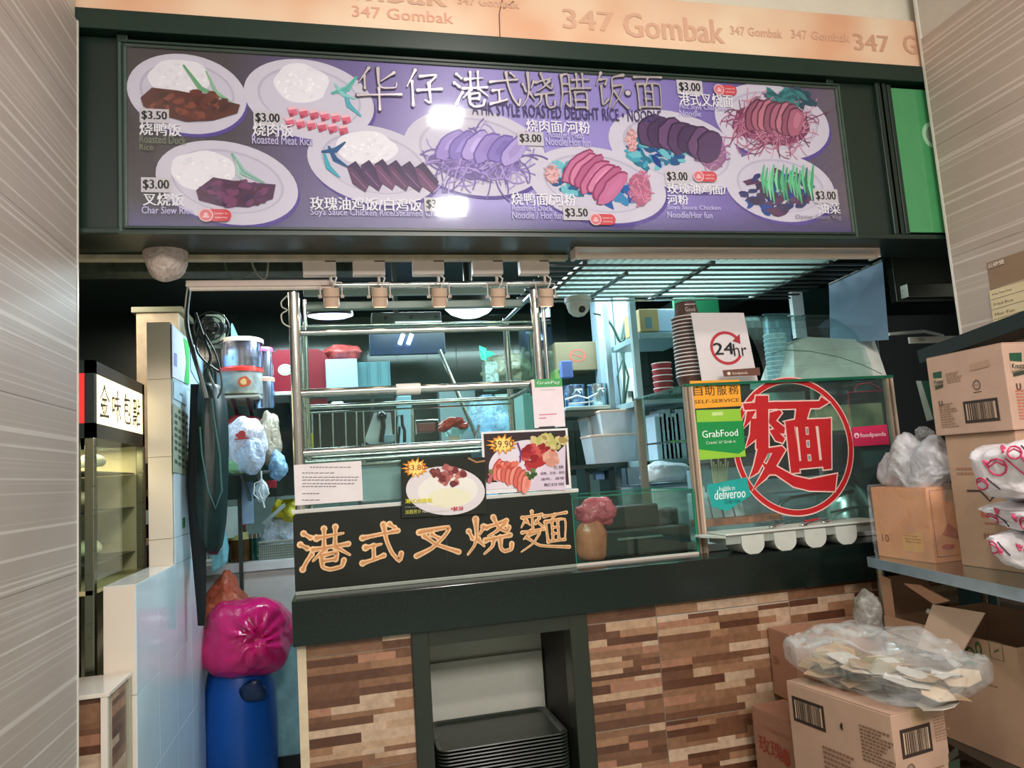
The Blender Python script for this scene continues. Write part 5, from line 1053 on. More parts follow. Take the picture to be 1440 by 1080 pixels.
# ---- neighbour lightbox and cabinet
YN = 2.75; XN = -.802
nb = thing('neighbour_lightbox', 'lit cream lightbox sign with black Chinese brush characters left of partition', 'lightbox', (XN - .2, 3.1, 1.78))
zt_ = 2.02; zb_ = 1.755; FN2 = FXR(XN + .001); Yend = 3.42
g = G((30, 40, 38)); g.box(-1.5, XN - .004, YN + .004, Yend, zb_, zt_); g.box(-1.5, XN, YN, Yend, zt_ - .045, zt_, (36, 48, 48)); g.box(-1.5, XN, YN, Yend, zb_, zb_ + .05, (30, 42, 42)); g.box(XN - .03, XN, YN, YN + .03, zb_, zt_, (36, 48, 48)); g.box(XN - .03, XN, Yend - .03, Yend, zb_, zt_, (36, 48, 48)); obj('case', g, SATIN, nb)
g = G((250, 240, 206)); g.box(XN - .003, XN - .001, YN + .03, Yend - .03, zb_ + .05, zt_ - .045); obj('lit_panel', g, emit((250, 232, 180), 1.5), nb)
g = G((250, 240, 206)); g.box(-1.5, -.885, YN + .001, YN + .003, zb_ + .05, zt_ - .045); obj('lit_panel', g, emit((250, 230, 170), 1.3), nb)
g = G((220, 50, 50)); g.box(-.872, -.812, YN + .001, YN + .003, zb_ + .05, zt_ - .045); obj('red_panel', g, emit((226, 40, 40), .9), nb)
u0, u1 = YN + .05, Yend - .05; zz0, zz1 = zb_ + .062, zt_ - .07
for k, ch in enumerate('金味包點'):
    cw = (u1 - u0) / 4; g = G(); fz = FXR(XN - .001); g.brush(fz, ch, u0 + k * cw + .01, zz0 + .01, cw * .8, (zz1 - zz0) * .9, .011, (40, 34, 20), 2); obj('brush_character', g, SATIN, nb)
nc = thing('neighbour_cabinet', 'steel framed glass cabinet glowing warm under the cream lightbox', 'display case', (XN - .2, 3.1, .9))
for (x, y) in ((XN, YN), (XN, Yend - .02), (-1.35, YN)):
    g = G(); g.box(x - .03, x, y, y + .03, .2, zb_, bev=.003); obj('post', g, steel((150, 150, 130), .3, 'aged_steel'), nc)
g = G(); g.box(XN - .075, XN - .045, YN, YN + .02, .2, zb_, bev=.003); obj('post', g, steel((120, 124, 110), .3, 'aged_steel'), nc)
g = G(); g.box(XN - .006, XN - .002, YN + .03, Yend - .02, 1.25, zb_); obj('glass_pane', g, glass((246, 250, 244), .6, key='warm_pane'), nc)
g = G(); g.box(-1.3, XN - .08, YN + .006, YN + .01, .3, zb_); obj('glass_pane', g, glass((246, 250, 244), .6, key='warm_pane'), nc)
g = G((214, 206, 170)); g.box(-1.35, XN - .03, Yend - .02, Yend - .005, .2, zb_); g.box(-1.36, -1.345, YN, Yend, .2, zb_, (190, 190, 160)); obj('back_panel', g, SATIN, nc)
for z in (1.32, 1.5, 1.64): g = G(); g.box(-1.34, XN - .035, YN + .05, Yend - .03, z, z + .006); obj('shelf', g, DSTEEL, nc)
g = G((206, 190, 140)); g.box(-1.35, XN - .005, YN, Yend, 1.235, 1.25); obj('base', g, SATIN, nc)
area((XN - .2, 3.1, 1.74), (XN - .2, 3.1, 0), .3, .4, 3.2, (1, .82, .5))
rr = random.Random(3)
for k, (y, z, c, l) in enumerate(((2.95, 1.35, (190, 206, 150), 'pale green wrapped bun low in the neighbour cabinet'), (3.08, 1.35, (226, 214, 180), 'cream bun low in the neighbour cabinet'), (2.95, 1.53, (214, 196, 150), 'tan bun on the middle shelf of the neighbour cabinet'), (3.12, 1.67, (150, 160, 150), 'grey container on the top shelf of the neighbour cabinet'))):
    g = G(c); g.blob((XN - .12, y, z + .02), (.05, .05, .03), k, .1, flat=.02); o = obj('bun' if k < 3 else 'container', g, SATIN, None, smooth=True); tagp(o, l, 'food')
# machine seen in the gap
t = thing('wall_fan', 'dark round fan with pale hub seen in the gap beside the partition', 'fan', tuple(W(203, 725, 3.9))); c_ = W(203, 728, 3.9)
g = G((206, 214, 240)); a = W(190, 780, 3.95); b = W(232, 695, 3.95); g.box(a.x, b.x, 3.94, 3.96, a.z, b.z); obj('backing', g, SATIN, t)
g = G((40, 70, 120)); g.lathe((c_.x, 3.93, c_.z), [(.10, -.0), (.10, .012)], 28, axis='y'); obj('fan_disc', g, SATIN, t); g = G((170, 200, 226)); g.lathe((c_.x, 3.915, c_.z), [(.035, 0), (.035, .02)], 20, axis='y'); obj('hub', g, SATIN, t)
sbox('crate', 'dark crate behind the tiled partition under the lightbox', 'crate', 185, 690, 225, 650, 3.9, .1, (34, 36, 34)); sbox('base_unit', 'black unit low in the gap beside the white partition', 'cabinet', 183, 815, 232, 765, 3.88, .1, (24, 30, 50))

# ---- hanging black bag and apron by the partition
hb = thing('backpack', 'black backpack hanging on the partition side with curved green grey piping', 'bag', tuple(W(296, 780, 3.55)))
def limp(Y, outline, th, seed, col, nrow=22, ncol=12, wav=.02):
    """soft hanging bag: outline = rows (y_px, xl_px, xr_px)"""
    g = G(col); rows = []
    for i in range(nrow + 1):
        t_ = i / nrow * (len(outline) - 1); k = min(int(t_), len(outline) - 2); f = t_ - k; y, xl_, xr_ = [outline[k][j] * (1 - f) + outline[k + 1][j] * f for j in range(3)]
        row = []
        for s_ in (1, -1):
            for j in range(ncol + 1):
                q_ = j / ncol if s_ == 1 else 1 - j / ncol; p = W(xl_ + (xr_ - xl_) * q_, y, Y); e = math.sin(math.pi * q_) ** .5 * (math.sin(math.pi * min(1, max(0, i / nrow))) ** .35)
                p.y = Y - s_ * th * e + (noise.noise(V((q_ * 5 + seed, i * .16, s_))) * wav if s_ == 1 else 0) * e; row.append(p)
        rows.append(row)
    n = len(rows[0]); g.add([p for r in rows for p in r], [(i * n + k, (i + 1) * n + k, (i + 1) * n + (k + 1) % n, i * n + (k + 1) % n) for i in range(nrow) for k in range(n)] + [tuple(range(n)), tuple(reversed(range(nrow * n, (nrow + 1) * n)))]); return g
g = limp(3.55, [(538, 280, 304), (545, 274, 312), (570, 270, 320), (620, 267, 322), (680, 268, 321), (730, 270, 319), (765, 274, 314), (780, 284, 306)], .09, 2, (24, 44, 42)); obj('bag_body', g, vc(.38, bump=.3, scale=18, mott=.2), hb, smooth=70)
g = G((70, 110, 108)); g.tube([W(x, y, 3.452) for x, y in ((281, 600), (284, 640), (293, 690), (303, 715), (312, 690), (309, 640), (301, 590), (298, 560))], .004, 8); obj('piping', g, SATIN, hb, smooth=True)
g = G((30, 50, 48)); g.tube([W(x, y, 3.47) for x, y in ((286, 540), (288, 520), (296, 512), (302, 522), (303, 540))], .008, 8); obj('hanging_loop', g, SATIN, hb, smooth=True)
g = limp(3.50, [(540, 268, 280), (600, 266, 282), (680, 262, 284), (740, 266, 290), (850, 276, 290), (880, 278, 288)], .02, 6, (16, 22, 24), wav=.012); o = obj('apron', g, CLOTH, None, smooth=70); tagp(o, 'long black cloth apron hanging behind the backpack on the partition', 'apron')
# ---- blue barrel, bags
c_ = W(338, 1000, 4.0); rb = W(390, 1000, 4.0).x - c_.x
bl = thing('plastic_barrel', 'blue plastic barrel standing in the passage under the magenta bag', 'barrel', (c_.x, 4.0, 0)); zt3 = W(338, 935, 4.0).z
hgt = .5; g = G((14, 84, 176)); k_ = zt3
g.lathe((c_.x, 4.0, 0), [(rb * .82, 0), (rb * .9, .01), (rb * .97, k_ * .18), (rb, k_ * .45), (rb, k_ * .6), (rb * .96, k_ * .82), (rb * .84, k_ * .97), (rb * .8, k_)], 40); obj('barrel_body', g, vc(.3, mott=.08, scale=5), bl, smooth=True)
g = G((14, 40, 80)); g.blob((c_.x + .08, 4.0 - rb * .93, k_ - .09), (.06, .02, .05), 4, .3, 3, 3); obj('hand_grip', g, vc(.3), bl, smooth=True)
mb = thing('rubbish_bag', 'shiny magenta plastic bag tied at the middle on the blue barrel', 'plastic bag', (c_.x, 4.0, zt3)); 
bc = W(350, 895, 3.95); rx_ = (W(415, 895, 3.95).x - W(281, 895, 3.95).x) / 2
def pinch(q, d):
    u_ = V((d.x - .3, d.z - .12)); r_ = u_.length
    if d.y < 0: 
        q = q + V((0, .022 * math.exp(-(r_ / .10) ** 2), 0)); an = math.atan2(u_.y, u_.x); q.y += .02 * math.sin(an * 11 + math.sin(r_ * 9)) * math.exp(-(r_ / .55) ** 2)
    return q
g = G((206, 30, 110)); g.blob((W(347, 890, 3.95).x, 3.95, bc.z - .005), (rx_ * .98, .2, .19), 11, .22, 2.4, 5, wr=.16, flat=.17, fn=pinch); obj('bag_skin', g, vc(.14, mott=.12, scale=12, bump=.35), mb, smooth=80)
ob = thing('snack_bag', 'orange transparent plastic bag leaning behind the magenta bag', 'plastic bag', tuple(W(318, 860, 4.1))); c2 = W(318, 850, 4.12)
g = G((206, 110, 80)); g.blob((c2.x, 4.12, c2.z), (.11, .08, .16), 4, .35, 3, 4, wr=.3, fn=lambda q, d: V((q.x * (1 - .45 * max(0, d.z)), q.y, q.z))); obj('bag_skin', g, film((206, 112, 84), .8, .15, scale=26), ob, smooth=80)
g = G((100, 70, 40)); g.blob((c2.x - .02, 4.14, c2.z - .05), (.07, .05, .09), 9, .3); obj('contents', g, VC, ob, smooth=True)
# ---- back counter in the passage
bk = thing('back_counter', 'white laminate counter along the back of the passage with dark joint line', 'counter', (0, 4.6, 0)); z_ = W(360, 790, 4.45).z
g = G((206, 206, 206)); g.box(-.9, .72, 4.45, 4.9, .12, z_ - .05); obj('counter_body', g, SATIN, bk); g = G((214, 216, 220)); g.box(-.92, .74, 4.43, 4.9, z_ - .05, z_, bev=.003); obj('counter_top', g, SATIN, bk); g = G((40, 44, 44)); g.box(-.9, .72, 4.47, 4.9, 0, .12); obj('plinth', g, SATIN, bk)
t = thing('side_panel', 'pale blue panel between the barrel and the counter end', 'panel', (-.16, 3.9, 0)); a = W(392, 900, 4.3)
g = G((150, 196, 206)); g.box(a.x - .05, -.16, 4.28, 4.3, .1, .8); obj('panel_sheet', g, vc(.4, mott=.15), t); g = G((20, 24, 24)); g.box(a.x - .02, -.1, 4.27, 4.28, .02, .14); obj('skirting', g, SATIN, t)
# ---- shelf rack with tins and bags
YS = 3.9
def shelf(label, x0, x1, y0, Y, dep, col=(190, 182, 166), th=.012):
    a = W(x0, y0, Y); b = W(x1, y0, Y); t = thing('wall_shelf', label, 'shelf', (a.x, Y, a.z)); g = G(col); g.box(a.x, b.x, Y, Y + dep, a.z - th, a.z, bev=.002); obj('board', g, SATIN, t)
    for x in (a.x + .05, b.x - .07): g = G((70, 80, 76)); g.slab([(x, Y + .02, a.z - th), (x, Y + dep, a.z - th - .14), (x, Y + dep, a.z - th - .12), (x, Y + .06, a.z - th)], .015); obj('bracket', g, DSTEEL, t)
    return a, b
s1 = shelf('wooden edged shelf holding the biscuit tins', 308, 365, 557, YS, .4)
def tin(label, px, py0, py1, Y, r, col, lidc, name='tin', clear=False):
    a = W(px, py0, Y); b = W(px, py1, Y); t = thing(name, label, 'tin', (a.x, Y, a.z)); h = b.z - a.z
    g = G(col); g.lathe((a.x, Y, a.z), [(r * .97, 0), (r, .006), (r, h - .02), (r * .97, h - .02)], 28); obj('can_body', g, film(col, .5, .1, scale=9, bump=.1) if clear else steel(col, .2, 'tin_plate'), t, smooth=True)
    g = G(lidc); g.lathe((a.x, Y, b.z - .022), [(r * 1.04, 0), (r * 1.04, .018), (r * .95, .024)], 28); obj('lid', g, GLOSS, t, smooth=True); return t, a, b
r1 = .1
t, a, b = tin('square clear tub with gold printed emblem on the biscuit shelf', 337, 556, 520, YS + .13, .12, (206, 214, 210), (214, 60, 50), 'tub', True)
f = FY(YS + .005); g = G((206, 90, 50)); g.ell(f, 343, 537, 9, 8, lay=2, n=22, wob=.2, seed=4); g.ell(f, 343, 537, 5, 4, (240, 190, 130), 3, n=16, wob=.4); obj('emblem', g, PAPER, t)
g = G((190, 150, 70)); blb = [g.blob((a.x - .05 + .02 * k, YS + .08, a.z + .012), .012, k, sub=1) for k in range(6)]; obj('snacks', g, VC, t, kind='stuff')
tin('tall shiny steel tin with pale lid on top of the clear tub', 341, 519, 478, YS + .13, .105, (206, 206, 230), (232, 216, 200))
tin('narrow steel tin with pink lid to the right of the clear tub', 371, 532, 490, YS + .16, .05, (200, 206, 226), (206, 90, 130))
tin('blue grey cylinder with orange rim under the pink lidded tin', 372, 575, 532, YS + .16, .055, (176, 196, 226), (206, 150, 130))
g = G((120, 180, 214)); c = [W(325, 480, 4.2), W(338, 480, 4.2), W(327, 455, 4.2), W(325, 455, 4.2)]; g.slab(c, .002); tagp(obj('blue_card', g, PAPER, None), 'small pale blue triangular card above the steel tin', 'card')
s2 = shelf('lower dark shelf holding the striped carrier bags', 320, 380, 665, YS, .4, (90, 96, 90))
def bag(label, px, py, Y, r, col, seed, name='carrier_bag', dens=.9, wr=.35, parent=None, sc=35, fn=None, cat='plastic bag'):
    c = W(px, py, Y); t = thing(name, label, cat, (c.x, Y, c.z - r[2])); g = G(col); g.blob((c.x, Y, c.z), r, seed, .3, 3, 4, wr=wr, fn=fn); obj('bag_skin', g, film(col, dens, .2, scale=sc), t, smooth=80); return t
t = bag('white carrier bag with red print bulging off the middle shelf', 343, 622, YS + .0, (.1, .1, .12), (222, 222, 236), 3)
g = G((206, 70, 70)); f = FY(YS - .115); g.ell(f, 340, 612, 8, 5, lay=0, wob=.6, n=18); g.line(f, [(330, 618), (350, 616)], .006, lay=0, px=True); obj('red_print', g, PAPER, t)
bag('bluish white carrier bag hanging down from the middle shelf', 352, 640, YS - .06, (.06, .05, .11), (196, 214, 240), 8)
bag('crumpled beige paper bag at the right of the middle shelf', 379, 618, YS + .1, (.055, .06, .13), (190, 180, 160), 12, wr=.5)
bag('pale blue plastic bag hanging at the right end of the middle shelf', 391, 655, YS + .05, (.045, .05, .07), (150, 196, 226), 15)
bag('red and pink bag tucked at the top of the middle shelf', 340, 598, YS + .2, (.1, .06, .05), (200, 60, 80), 17)
bag('green and white snack pouch on the lower left of the middle shelf', 338, 655, YS - .02, (.07, .04, .04), (150, 206, 150), 19)
t = thing('string_bundle', 'loop of white raffia string hanging under the middle shelf', 'string', tuple(W(368, 675, YS - .05)))
for k, pts in enumerate((((367, 662), (368, 678), (364, 690), (370, 705), (372, 714)), ((368, 676), (358, 680), (357, 695), (364, 702)), ((368, 676), (374, 684), (378, 694), (372, 702), (365, 698)))): g = G((214, 222, 222)); g.tube([W(x, y, YS - .05) for x, y in pts], .004, 7); obj('strand', g, SATIN, t, smooth=True)
sbox('red_packet', 'small dark red packet behind the hanging white string', 'packet', 374, 687, 388, 675, 4.1, .05, (150, 40, 50))
bag('white tissue bundle in the hanging string loop', 368, 690, YS + .0, (.03, .03, .05), (200, 220, 230), 23)
# back counter items
zc_ = z_
def onc(px, Y=4.55): return W(px, 780, Y).x
t = thing('sauce_bottle', 'dark sauce bottle with red cap on the back counter', 'bottle', (onc(337), 4.55, zc_)); x = onc(337)
g = G((70, 50, 24)); g.lathe((x, 4.55, zc_), [(.06, 0), (.062, .01), (.062, .12), (.04, .17), (.035, .2)], 24); obj('bottle_body', g, GLOSS, t, smooth=True); g = G((150, 30, 40)); g.lathe((x, 4.55, zc_ + .2), [(.04, 0), (.042, .005), (.042, .04), (.038, .045)], 20); obj('cap', g, GLOSS, t, smooth=True); g = G((150, 150, 90)); g.lathe((x, 4.55, zc_ + .125), [(.0605, 0), (.046, .04)], 24); obj('label_band', g, PAPER, t, smooth=True)
for k, px in enumerate((350, 356, 362)):
    x = onc(px); t = thing('glass_jar', ('left', 'middle', 'right')[k] + ' one of three slim steel lidded jars beside the sauce bottle', 'jar', (x, 4.55, zc_)); g = G(); g.lathe((x, 4.55, zc_), [(.022, 0), (.022, .12), (.018, .125)], 16); obj('jar_body', g, glass((180, 210, 206), 1, key='jar_glass'), t, smooth=True); g = G(); g.lathe((x, 4.55, zc_ + .125), [(.023, 0), (.023, .025), (.0, .027)], 16); obj('lid', g, BRT, t, smooth=True)
t = thing('wire_basket', 'grey woven basket holding white carrier bags on the back counter', 'basket', (onc(390), 4.55, zc_)); x0, x1 = onc(366), onc(420)
g = G((150, 160, 150))
for k in range(7): z = zc_ + .01 + k * .014; g.tube([(x0, 4.5, z), (x1, 4.5, z)], .002, 5)
for k in range(20): x = x0 + (x1 - x0) * k / 19; g.tube([(x, 4.499, zc_), (x, 4.499, zc_ + .1)], .002, 5)
obj('mesh_side', g, SATIN, t); g = G((150, 160, 150)); g.tube([(x0, 4.5, zc_ + .1), (x1, 4.5, zc_ + .1), (x1, 4.75, zc_ + .1), (x0, 4.75, zc_ + .1), (x0, 4.5, zc_ + .1)], .006, 6); obj('basket_rim', g, SATIN, t); g = G((110, 120, 112)); g.box(x0, x1, 4.51, 4.75, zc_, zc_ + .08); obj('basket_body', g, SATIN, t)
t = bag('white carrier bags bunched in the basket on the back counter', 398, 750, 4.6, (.12, .08, .1), (206, 222, 240), 31); 
bag('yellow plastic bag above the basket beside the display frame', 410, 715, 4.55, (.1, .08, .07), (226, 220, 50), 33)
sbox('dark_jar', 'low dark jar at the left end of the back counter', 'jar', 312, 790, 330, 765, 4.5, .08, (24, 34, 34), bev=.01)
t = thing('tea_towel', 'light cyan tea towel hanging at the left of the back counter', 'towel', tuple(W(305, 790, 4.0))); g = limp(4.0, [(700, 296, 312), (730, 297, 314), (770, 298, 322), (790, 298, 320), (805, 298, 303)], .012, 9, (130, 206, 222), wav=.02); obj('towel_cloth', g, CLOTH, t, smooth=70); g = G((236, 226, 232)); g.slab([W(303, 770, 3.975), W(312, 774, 3.975), W(310, 735, 3.975), W(303, 735, 3.975)], .001); obj('printed_patch', g, PAPER, t)
sbox('file_rack', 'upright pale blue board leaning under the middle shelf', 'board', 337, 738, 355, 677, 4.3, .03, (150, 190, 226)); sbox('cutting_board', 'whitish board leaning at the back wall left of the blue board', 'board', 315, 758, 336, 712, 4.5, .03, (190, 214, 210))
t = thing('inner_shelf_rack', 'dark metal rack upright behind the middle shelf', 'rack', tuple(W(395, 700, 4.2)))
g = G((90, 110, 110)); a = W(340, 700, 4.3); b = W(415, 697, 4.3); g.box(a.x + .2, b.x, 4.25, 4.6, b.z - .015, b.z); obj('shelf_board', g, SATIN, t); g = G((50, 60, 60)); g.box(a.x - .02, a.x, 4.28, 4.3, .9, 1.9); obj('upright', g, SATIN, t); g = G((130, 150, 150)); g.slab([W(368, 735, 4.2), W(372, 738, 4.2), W(402, 712, 4.2), W(400, 707, 4.2)], .01); obj('brace', g, SATIN, t)
# wall fan in the dark corner
t = thing('wall_fan', 'black wall fan on a grey board above the hanging backpack', 'fan', tuple(W(300, 462, 3.95))); g = G((120, 130, 112)); a = W(290, 490, 4.0); b = W(315, 442, 4.0); g.box(a.x, b.x, 4.0, 4.03, a.z, b.z); obj('board', g, vc(.6, mott=.3), t)
c_ = W(298, 462, 3.97); g = G((20, 26, 24))
for r_ in (.085, .06, .035): g.tube([(c_.x + r_ * math.cos(k * .3142), 3.96, c_.z + r_ * math.sin(k * .3142)) for k in range(21)], .004, 6)
obj('guard', g, SATIN, t, smooth=True)
for k in range(3):
    an = k * 2.094; g = G((30, 36, 34)); g.blob((c_.x + .04 * math.cos(an), 3.975, c_.z + .04 * math.sin(an)), (.035, .006, .035), k, 0, sub=2); obj('blade', g, SATIN, t, smooth=True)
g = G((18, 22, 20)); g.lathe((c_.x, 3.95, c_.z), [(.016, 0), (.016, .03)], 14, axis='y'); obj('hub', g, SATIN, t)
# ================================================================ INSIDE THE STALL, BEHIND THE FRAME
wsh = thing('rear_shelf', 'long white metal shelf along the back wall behind the display frame', 'shelf', (0.2, 4.4, 1.9)); z_r = W(460, 548, 4.2).z
g = G((190, 206, 204)); a = W(378, 548, 4.2); b = W(560, 548, 4.2); g.box(a.x, b.x, 4.2, 4.6, z_r - .02, z_r, bev=.002); obj('board', g, SATIN, wsh)
g = G((120, 136, 132)); 
for x in (a.x + .1, b.x - .15): g.slab([(x, 4.24, z_r - .02), (x, 4.6, z_r - .2), (x, 4.6, z_r - .17), (x, 4.3, z_r - .02)], .02)
obj('bracket', g, DSTEEL, wsh)
t = thing('red_cooler', 'large dark red box with rounded top and oval green badge on the rear shelf', 'cooler', (0, 4.4, z_r)); a = W(384, 548, 4.22); b = W(464, 490, 4.22)
def arched(g, x0, x1, y0, y1, z0, z1, r, n=8):
    pts = [(x1, z0)] + [(x1 - r * .6 + r * .6 * math.cos(math.radians(90 * k / n)), z1 - r + r * math.sin(math.radians(90 * k / n))) for k in range(n + 1)] + [(x0 + r * .2, z1), (x0, z1 - r * .2), (x0, z0)]
    m = len(pts); vs = [V((x, y0, z)) for x, z in pts] + [V((x, y1, z)) for x, z in pts]; g.add(vs, [tuple(reversed(range(m))), tuple(range(m, 2 * m))] + [(k, (k + 1) % m, m + (k + 1) % m, m + k) for k in range(m)])
g = G((120, 28, 42)); arched(g, a.x, b.x, 4.22, 4.55, z_r, b.z, .13); obj('cooler_body', g, SATIN, t, smooth=25)
f = FY(4.218); g = G((206, 226, 200)); g.ell(f, 401, 520, 10, 8, lay=1); g.ell(f, 401, 520, 8.5, 6.5, (60, 130, 90), 2); g.ell(f, 401, 520, 7.5, 5.4, (214, 230, 206), 3); g.text(f, 'coway', 394, 522, 408, 517, (30, 100, 60), 4); obj('badge', g, PAPER, t)
sbox('white_carton', 'pale blue white square box beside the dark red cooler', 'box', 459, 548, 502, 504, 4.2, .3, (160, 182, 214), PAPER)
bag('reddish plastic bag on top of the pale square box', 481, 497, 4.35, (.11, .08, .05), (206, 90, 90), 41)
sbox('glass_block', 'pale blue green plastic crates beside the white box on the rear shelf', 'crate', 503, 546, 548, 508, 4.25, .2, (84, 122, 130), extra=lambda t, a, b, f: [obj('rib', G((80, 120, 130)).box(a.x + .06 * k, a.x + .06 * k + .006, 4.243, 4.25, a.z, b.z), SATIN, t) for k in range(4)])
sbox('red_packet', 'red packets under the left end of the rear shelf', 'packet', 428, 570, 460, 560, 4.25, .15, (190, 60, 76)); sbox('paper_roll', 'white paper roll lying under the rear shelf', 'paper roll', 466, 573, 483, 564, 4.2, .1, (214, 230, 230), bev=.012)
# hanging rod with utensils and ham slicer
YH = 3.14
t = thing('utensil_rod', 'horizontal steel rod with hanging hooks across the back of the frame', 'rod', tuple(W(480, 577, YH)))
a = W(500, 578, YH); b = W(720, 571, YH); RODZ = a.z; g = G(); g.tube([(xl, YH, a.z), (xr, YH, a.z)], .004, 8); obj('rod', g, BRT, t, smooth=True)
for k, (x, y0, y1) in enumerate(((439, 585, 632), (450, 605, 632), (468, 590, 631), (486, 588, 630), (501, 575, 630), (512, 610, 628), (555, 560, 632), (578, 556, 630), (581, 580, 628))):
    g = G((190, 200, 190)); x_h = W(x, y0, YH).x; g.tube([(x_h, YH, RODZ), W(x + 1, y1, YH)], .0035, 6); g.tube([W(x + 1, y1, YH), W(x - 1.5, y1 + 1, YH), W(x - 2.5, y1 - 4, YH)], .0035, 6); o = obj('meat_hook', g, BRT, None, smooth=True)
    tagp(o, ('far left', 'second', 'third', 'fourth', 'fifth', 'short sixth', 'seventh', 'eighth', 'ninth')[k] + ' thin steel hook hanging inside the display frame, counted from left', 'hook', 'meat hooks inside the display frame')
o = obj('yellow_clip', G((214, 206, 60)).box(W(434, 630, YH).x, W(441, 630, YH).x, YH - .01, YH + .01, W(437, 630, YH).z, W(437, 610, YH).z, bev=.003), GLOSS, None); tagp(o, 'yellow handled tool hanging at the left of the display frame', 'tool')
ps = thing('prep_shelf', 'steel shelf behind the lower rail of the display frame carrying slicer and tubs', 'shelf', (.6, 3.6, 0)); zq = W(560, 631, 3.6).z
g = G(); g.box(W(500, 630, 3.6).x, 1.0, 3.25, 4.1, zq - .02, zq); obj('shelf_board', g, DSTEEL, ps)
for x in (W(503, 630, 3.6).x, .97):
    for y in (3.27, 4.07): g = G(); g.box(x, x + .025, y, y + .025, 0, zq - .02); obj('leg', g, DSTEEL, ps)
t = thing('meat_slicer', 'steel plate slicer with black rimmed panel standing in the middle of the frame', 'slicer', tuple(W(530, 625, 3.6)))
f = FY(3.6); pp = _ccw([f.px(*p) for p in ((525, 577), (552, 577), (556, 625), (518, 628), (509, 622))]); g = G((20, 30, 34)); g.slab([f.at(*p) for p in pp[:4]], -.01); m = len(pp); g.add([f.at(x, y, .004) for x, y in pp], [tuple(range(m))]); obj('dark_rim', g, SATIN, t)
cxx = sum(p[0] for p in pp) / m; cyy = sum(p[1] for p in pp) / m; g = G((206, 226, 230)); g.add([f.at(cxx + (x - cxx) * .86, cyy + (y - cyy) * .88, .010) for x, y in pp], [tuple(range(m))]); obj('steel_plate', g, SATIN, t)
g = G((24, 34, 40)); g.tube([W(538, 580, 3.57), W(539, 600, 3.57), W(536, 622, 3.57)], .012, 8); g.blob(W(537, 585, 3.57), .025, 2, 0, sub=2); obj('black_handle', g, GLOSS, t, smooth=True)
g = G((24, 40, 50)); g.tube([W(x, y, 3.58) for x, y in ((556, 600), (558, 585), (565, 584), (566, 598), (569, 605), (569, 622))], .008, 8); g.tube([W(562, 600, 3.58), W(560, 624, 3.58)], .006, 8); obj('arm', g, SATIN, t, smooth=True)
g = G((150, 190, 206)); a = W(540, 622, 3.57); b = W(555, 611, 3.57); g.box(a.x, b.x, 3.56, 3.58, a.z, b.z, bev=.003); obj('blue_block', g, SATIN, t)
sbox('white_tub', 'narrow white tub behind the steel hooks right of the slicer', 'tub', 562, 628, 578, 556, 4.0, .1, (120, 156, 166), SATIN)
sbox('steel_sink_panel', 'pale steel sink panel behind the crossed rod in the display frame', 'panel', 622, 640, 668, 548, 4.4, .1, (116, 134, 136))
t = thing('diagonal_pole', 'long dark pole leaning diagonally behind the display frame glass', 'pole', tuple(W(672, 618, 4.0))); g = G((60, 70, 70)); g.tube([W(618, 492, 4.0), W(671, 616, 4.0)], .012, 8); g.tube([W(674, 598, 3.9), W(669, 618, 3.9)], .008, 8); obj('shaft', g, BRT, t, smooth=True)
t = thing('charsiew_dish', 'red roast meat heaped in a glass bowl in the display frame', 'food', tuple(W(638, 612, 3.0))); c_ = W(638, 598, 3.0); g = G((190, 60, 54))
for k in range(14): g.blob((c_.x - .045 + .0068 * k, 3.0 + .02 * math.sin(k * 2), c_.z + .02 * math.sin(k * .24) + .012 * (k % 2) - .012), (.024, .018, .015), k, .3, 4, 2, (206, 70, 60))
obj('meat', g, vc(.3, mott=.3, scale=60), t, smooth=True); g = G(); g.lathe((c_.x, 3.0, c_.z - .045), [(.03, 0), (.05, .02), (.062, .03), (.058, .03), (.03, .006)], 20); obj('bowl', g, GL, t, smooth=True); 
g = G((200, 190, 170)); g.lathe((c_.x, 3.0, c_.z - .075), [(.03, 0), (.02, .03)], 16); obj('pedestal', g, SATIN, t)
sbox('red_lidded_tray', 'small wire framed tray with red content left of the roast meat bowl', 'tray', 588, 608, 612, 594, 3.3, .08, (130, 60, 60), extra=lambda t, a, b, f: obj('wire_frame', G().tube([(a.x - .01, 3.28, a.z - .01), (a.x - .01, 3.28, b.z + .01), (b.x + .01, 3.28, b.z + .01), (b.x + .02, 3.28, a.z)], .003, 6), BRT, t))
t = thing('fridge', 'pale green white fridge panel behind the right of the display frame', 'fridge', (1.15, 4.4, 0)); a = W(700, 640, 4.3); b = W(749, 552, 4.3)
g = G((120, 156, 152)); g.box(a.x, b.x, 4.3, 4.8, 0, b.z, bev=.01); obj('body', g, SATIN, t); g = G((100, 130, 130)); g.box(a.x + .01, a.x + .03, 4.285, 4.3, .3, b.z - .05); obj('door_seal', g, SATIN, t); g = G((150, 190, 220)); g.box(a.x - .07, a.x - .01, 4.3, 4.8, .1, b.z); obj('side_panel', g, SATIN, t)
bag('clear plastic bag slumped beside the pale fridge', 688, 590, 4.2, (.13, .06, .12), (180, 210, 226), 44, dens=.35)
bag('clear plastic bag of red bowls on top of the pale fridge', 715, 520, 4.3, (.16, .1, .09), (180, 180, 160), 45, dens=.4)
sbox('clear_container', 'clear tall container of white spoons on top of the pale fridge', 'container', 684, 548, 700, 508, 4.2, .1, (170, 200, 196), film((190, 210, 206), .4, .1))
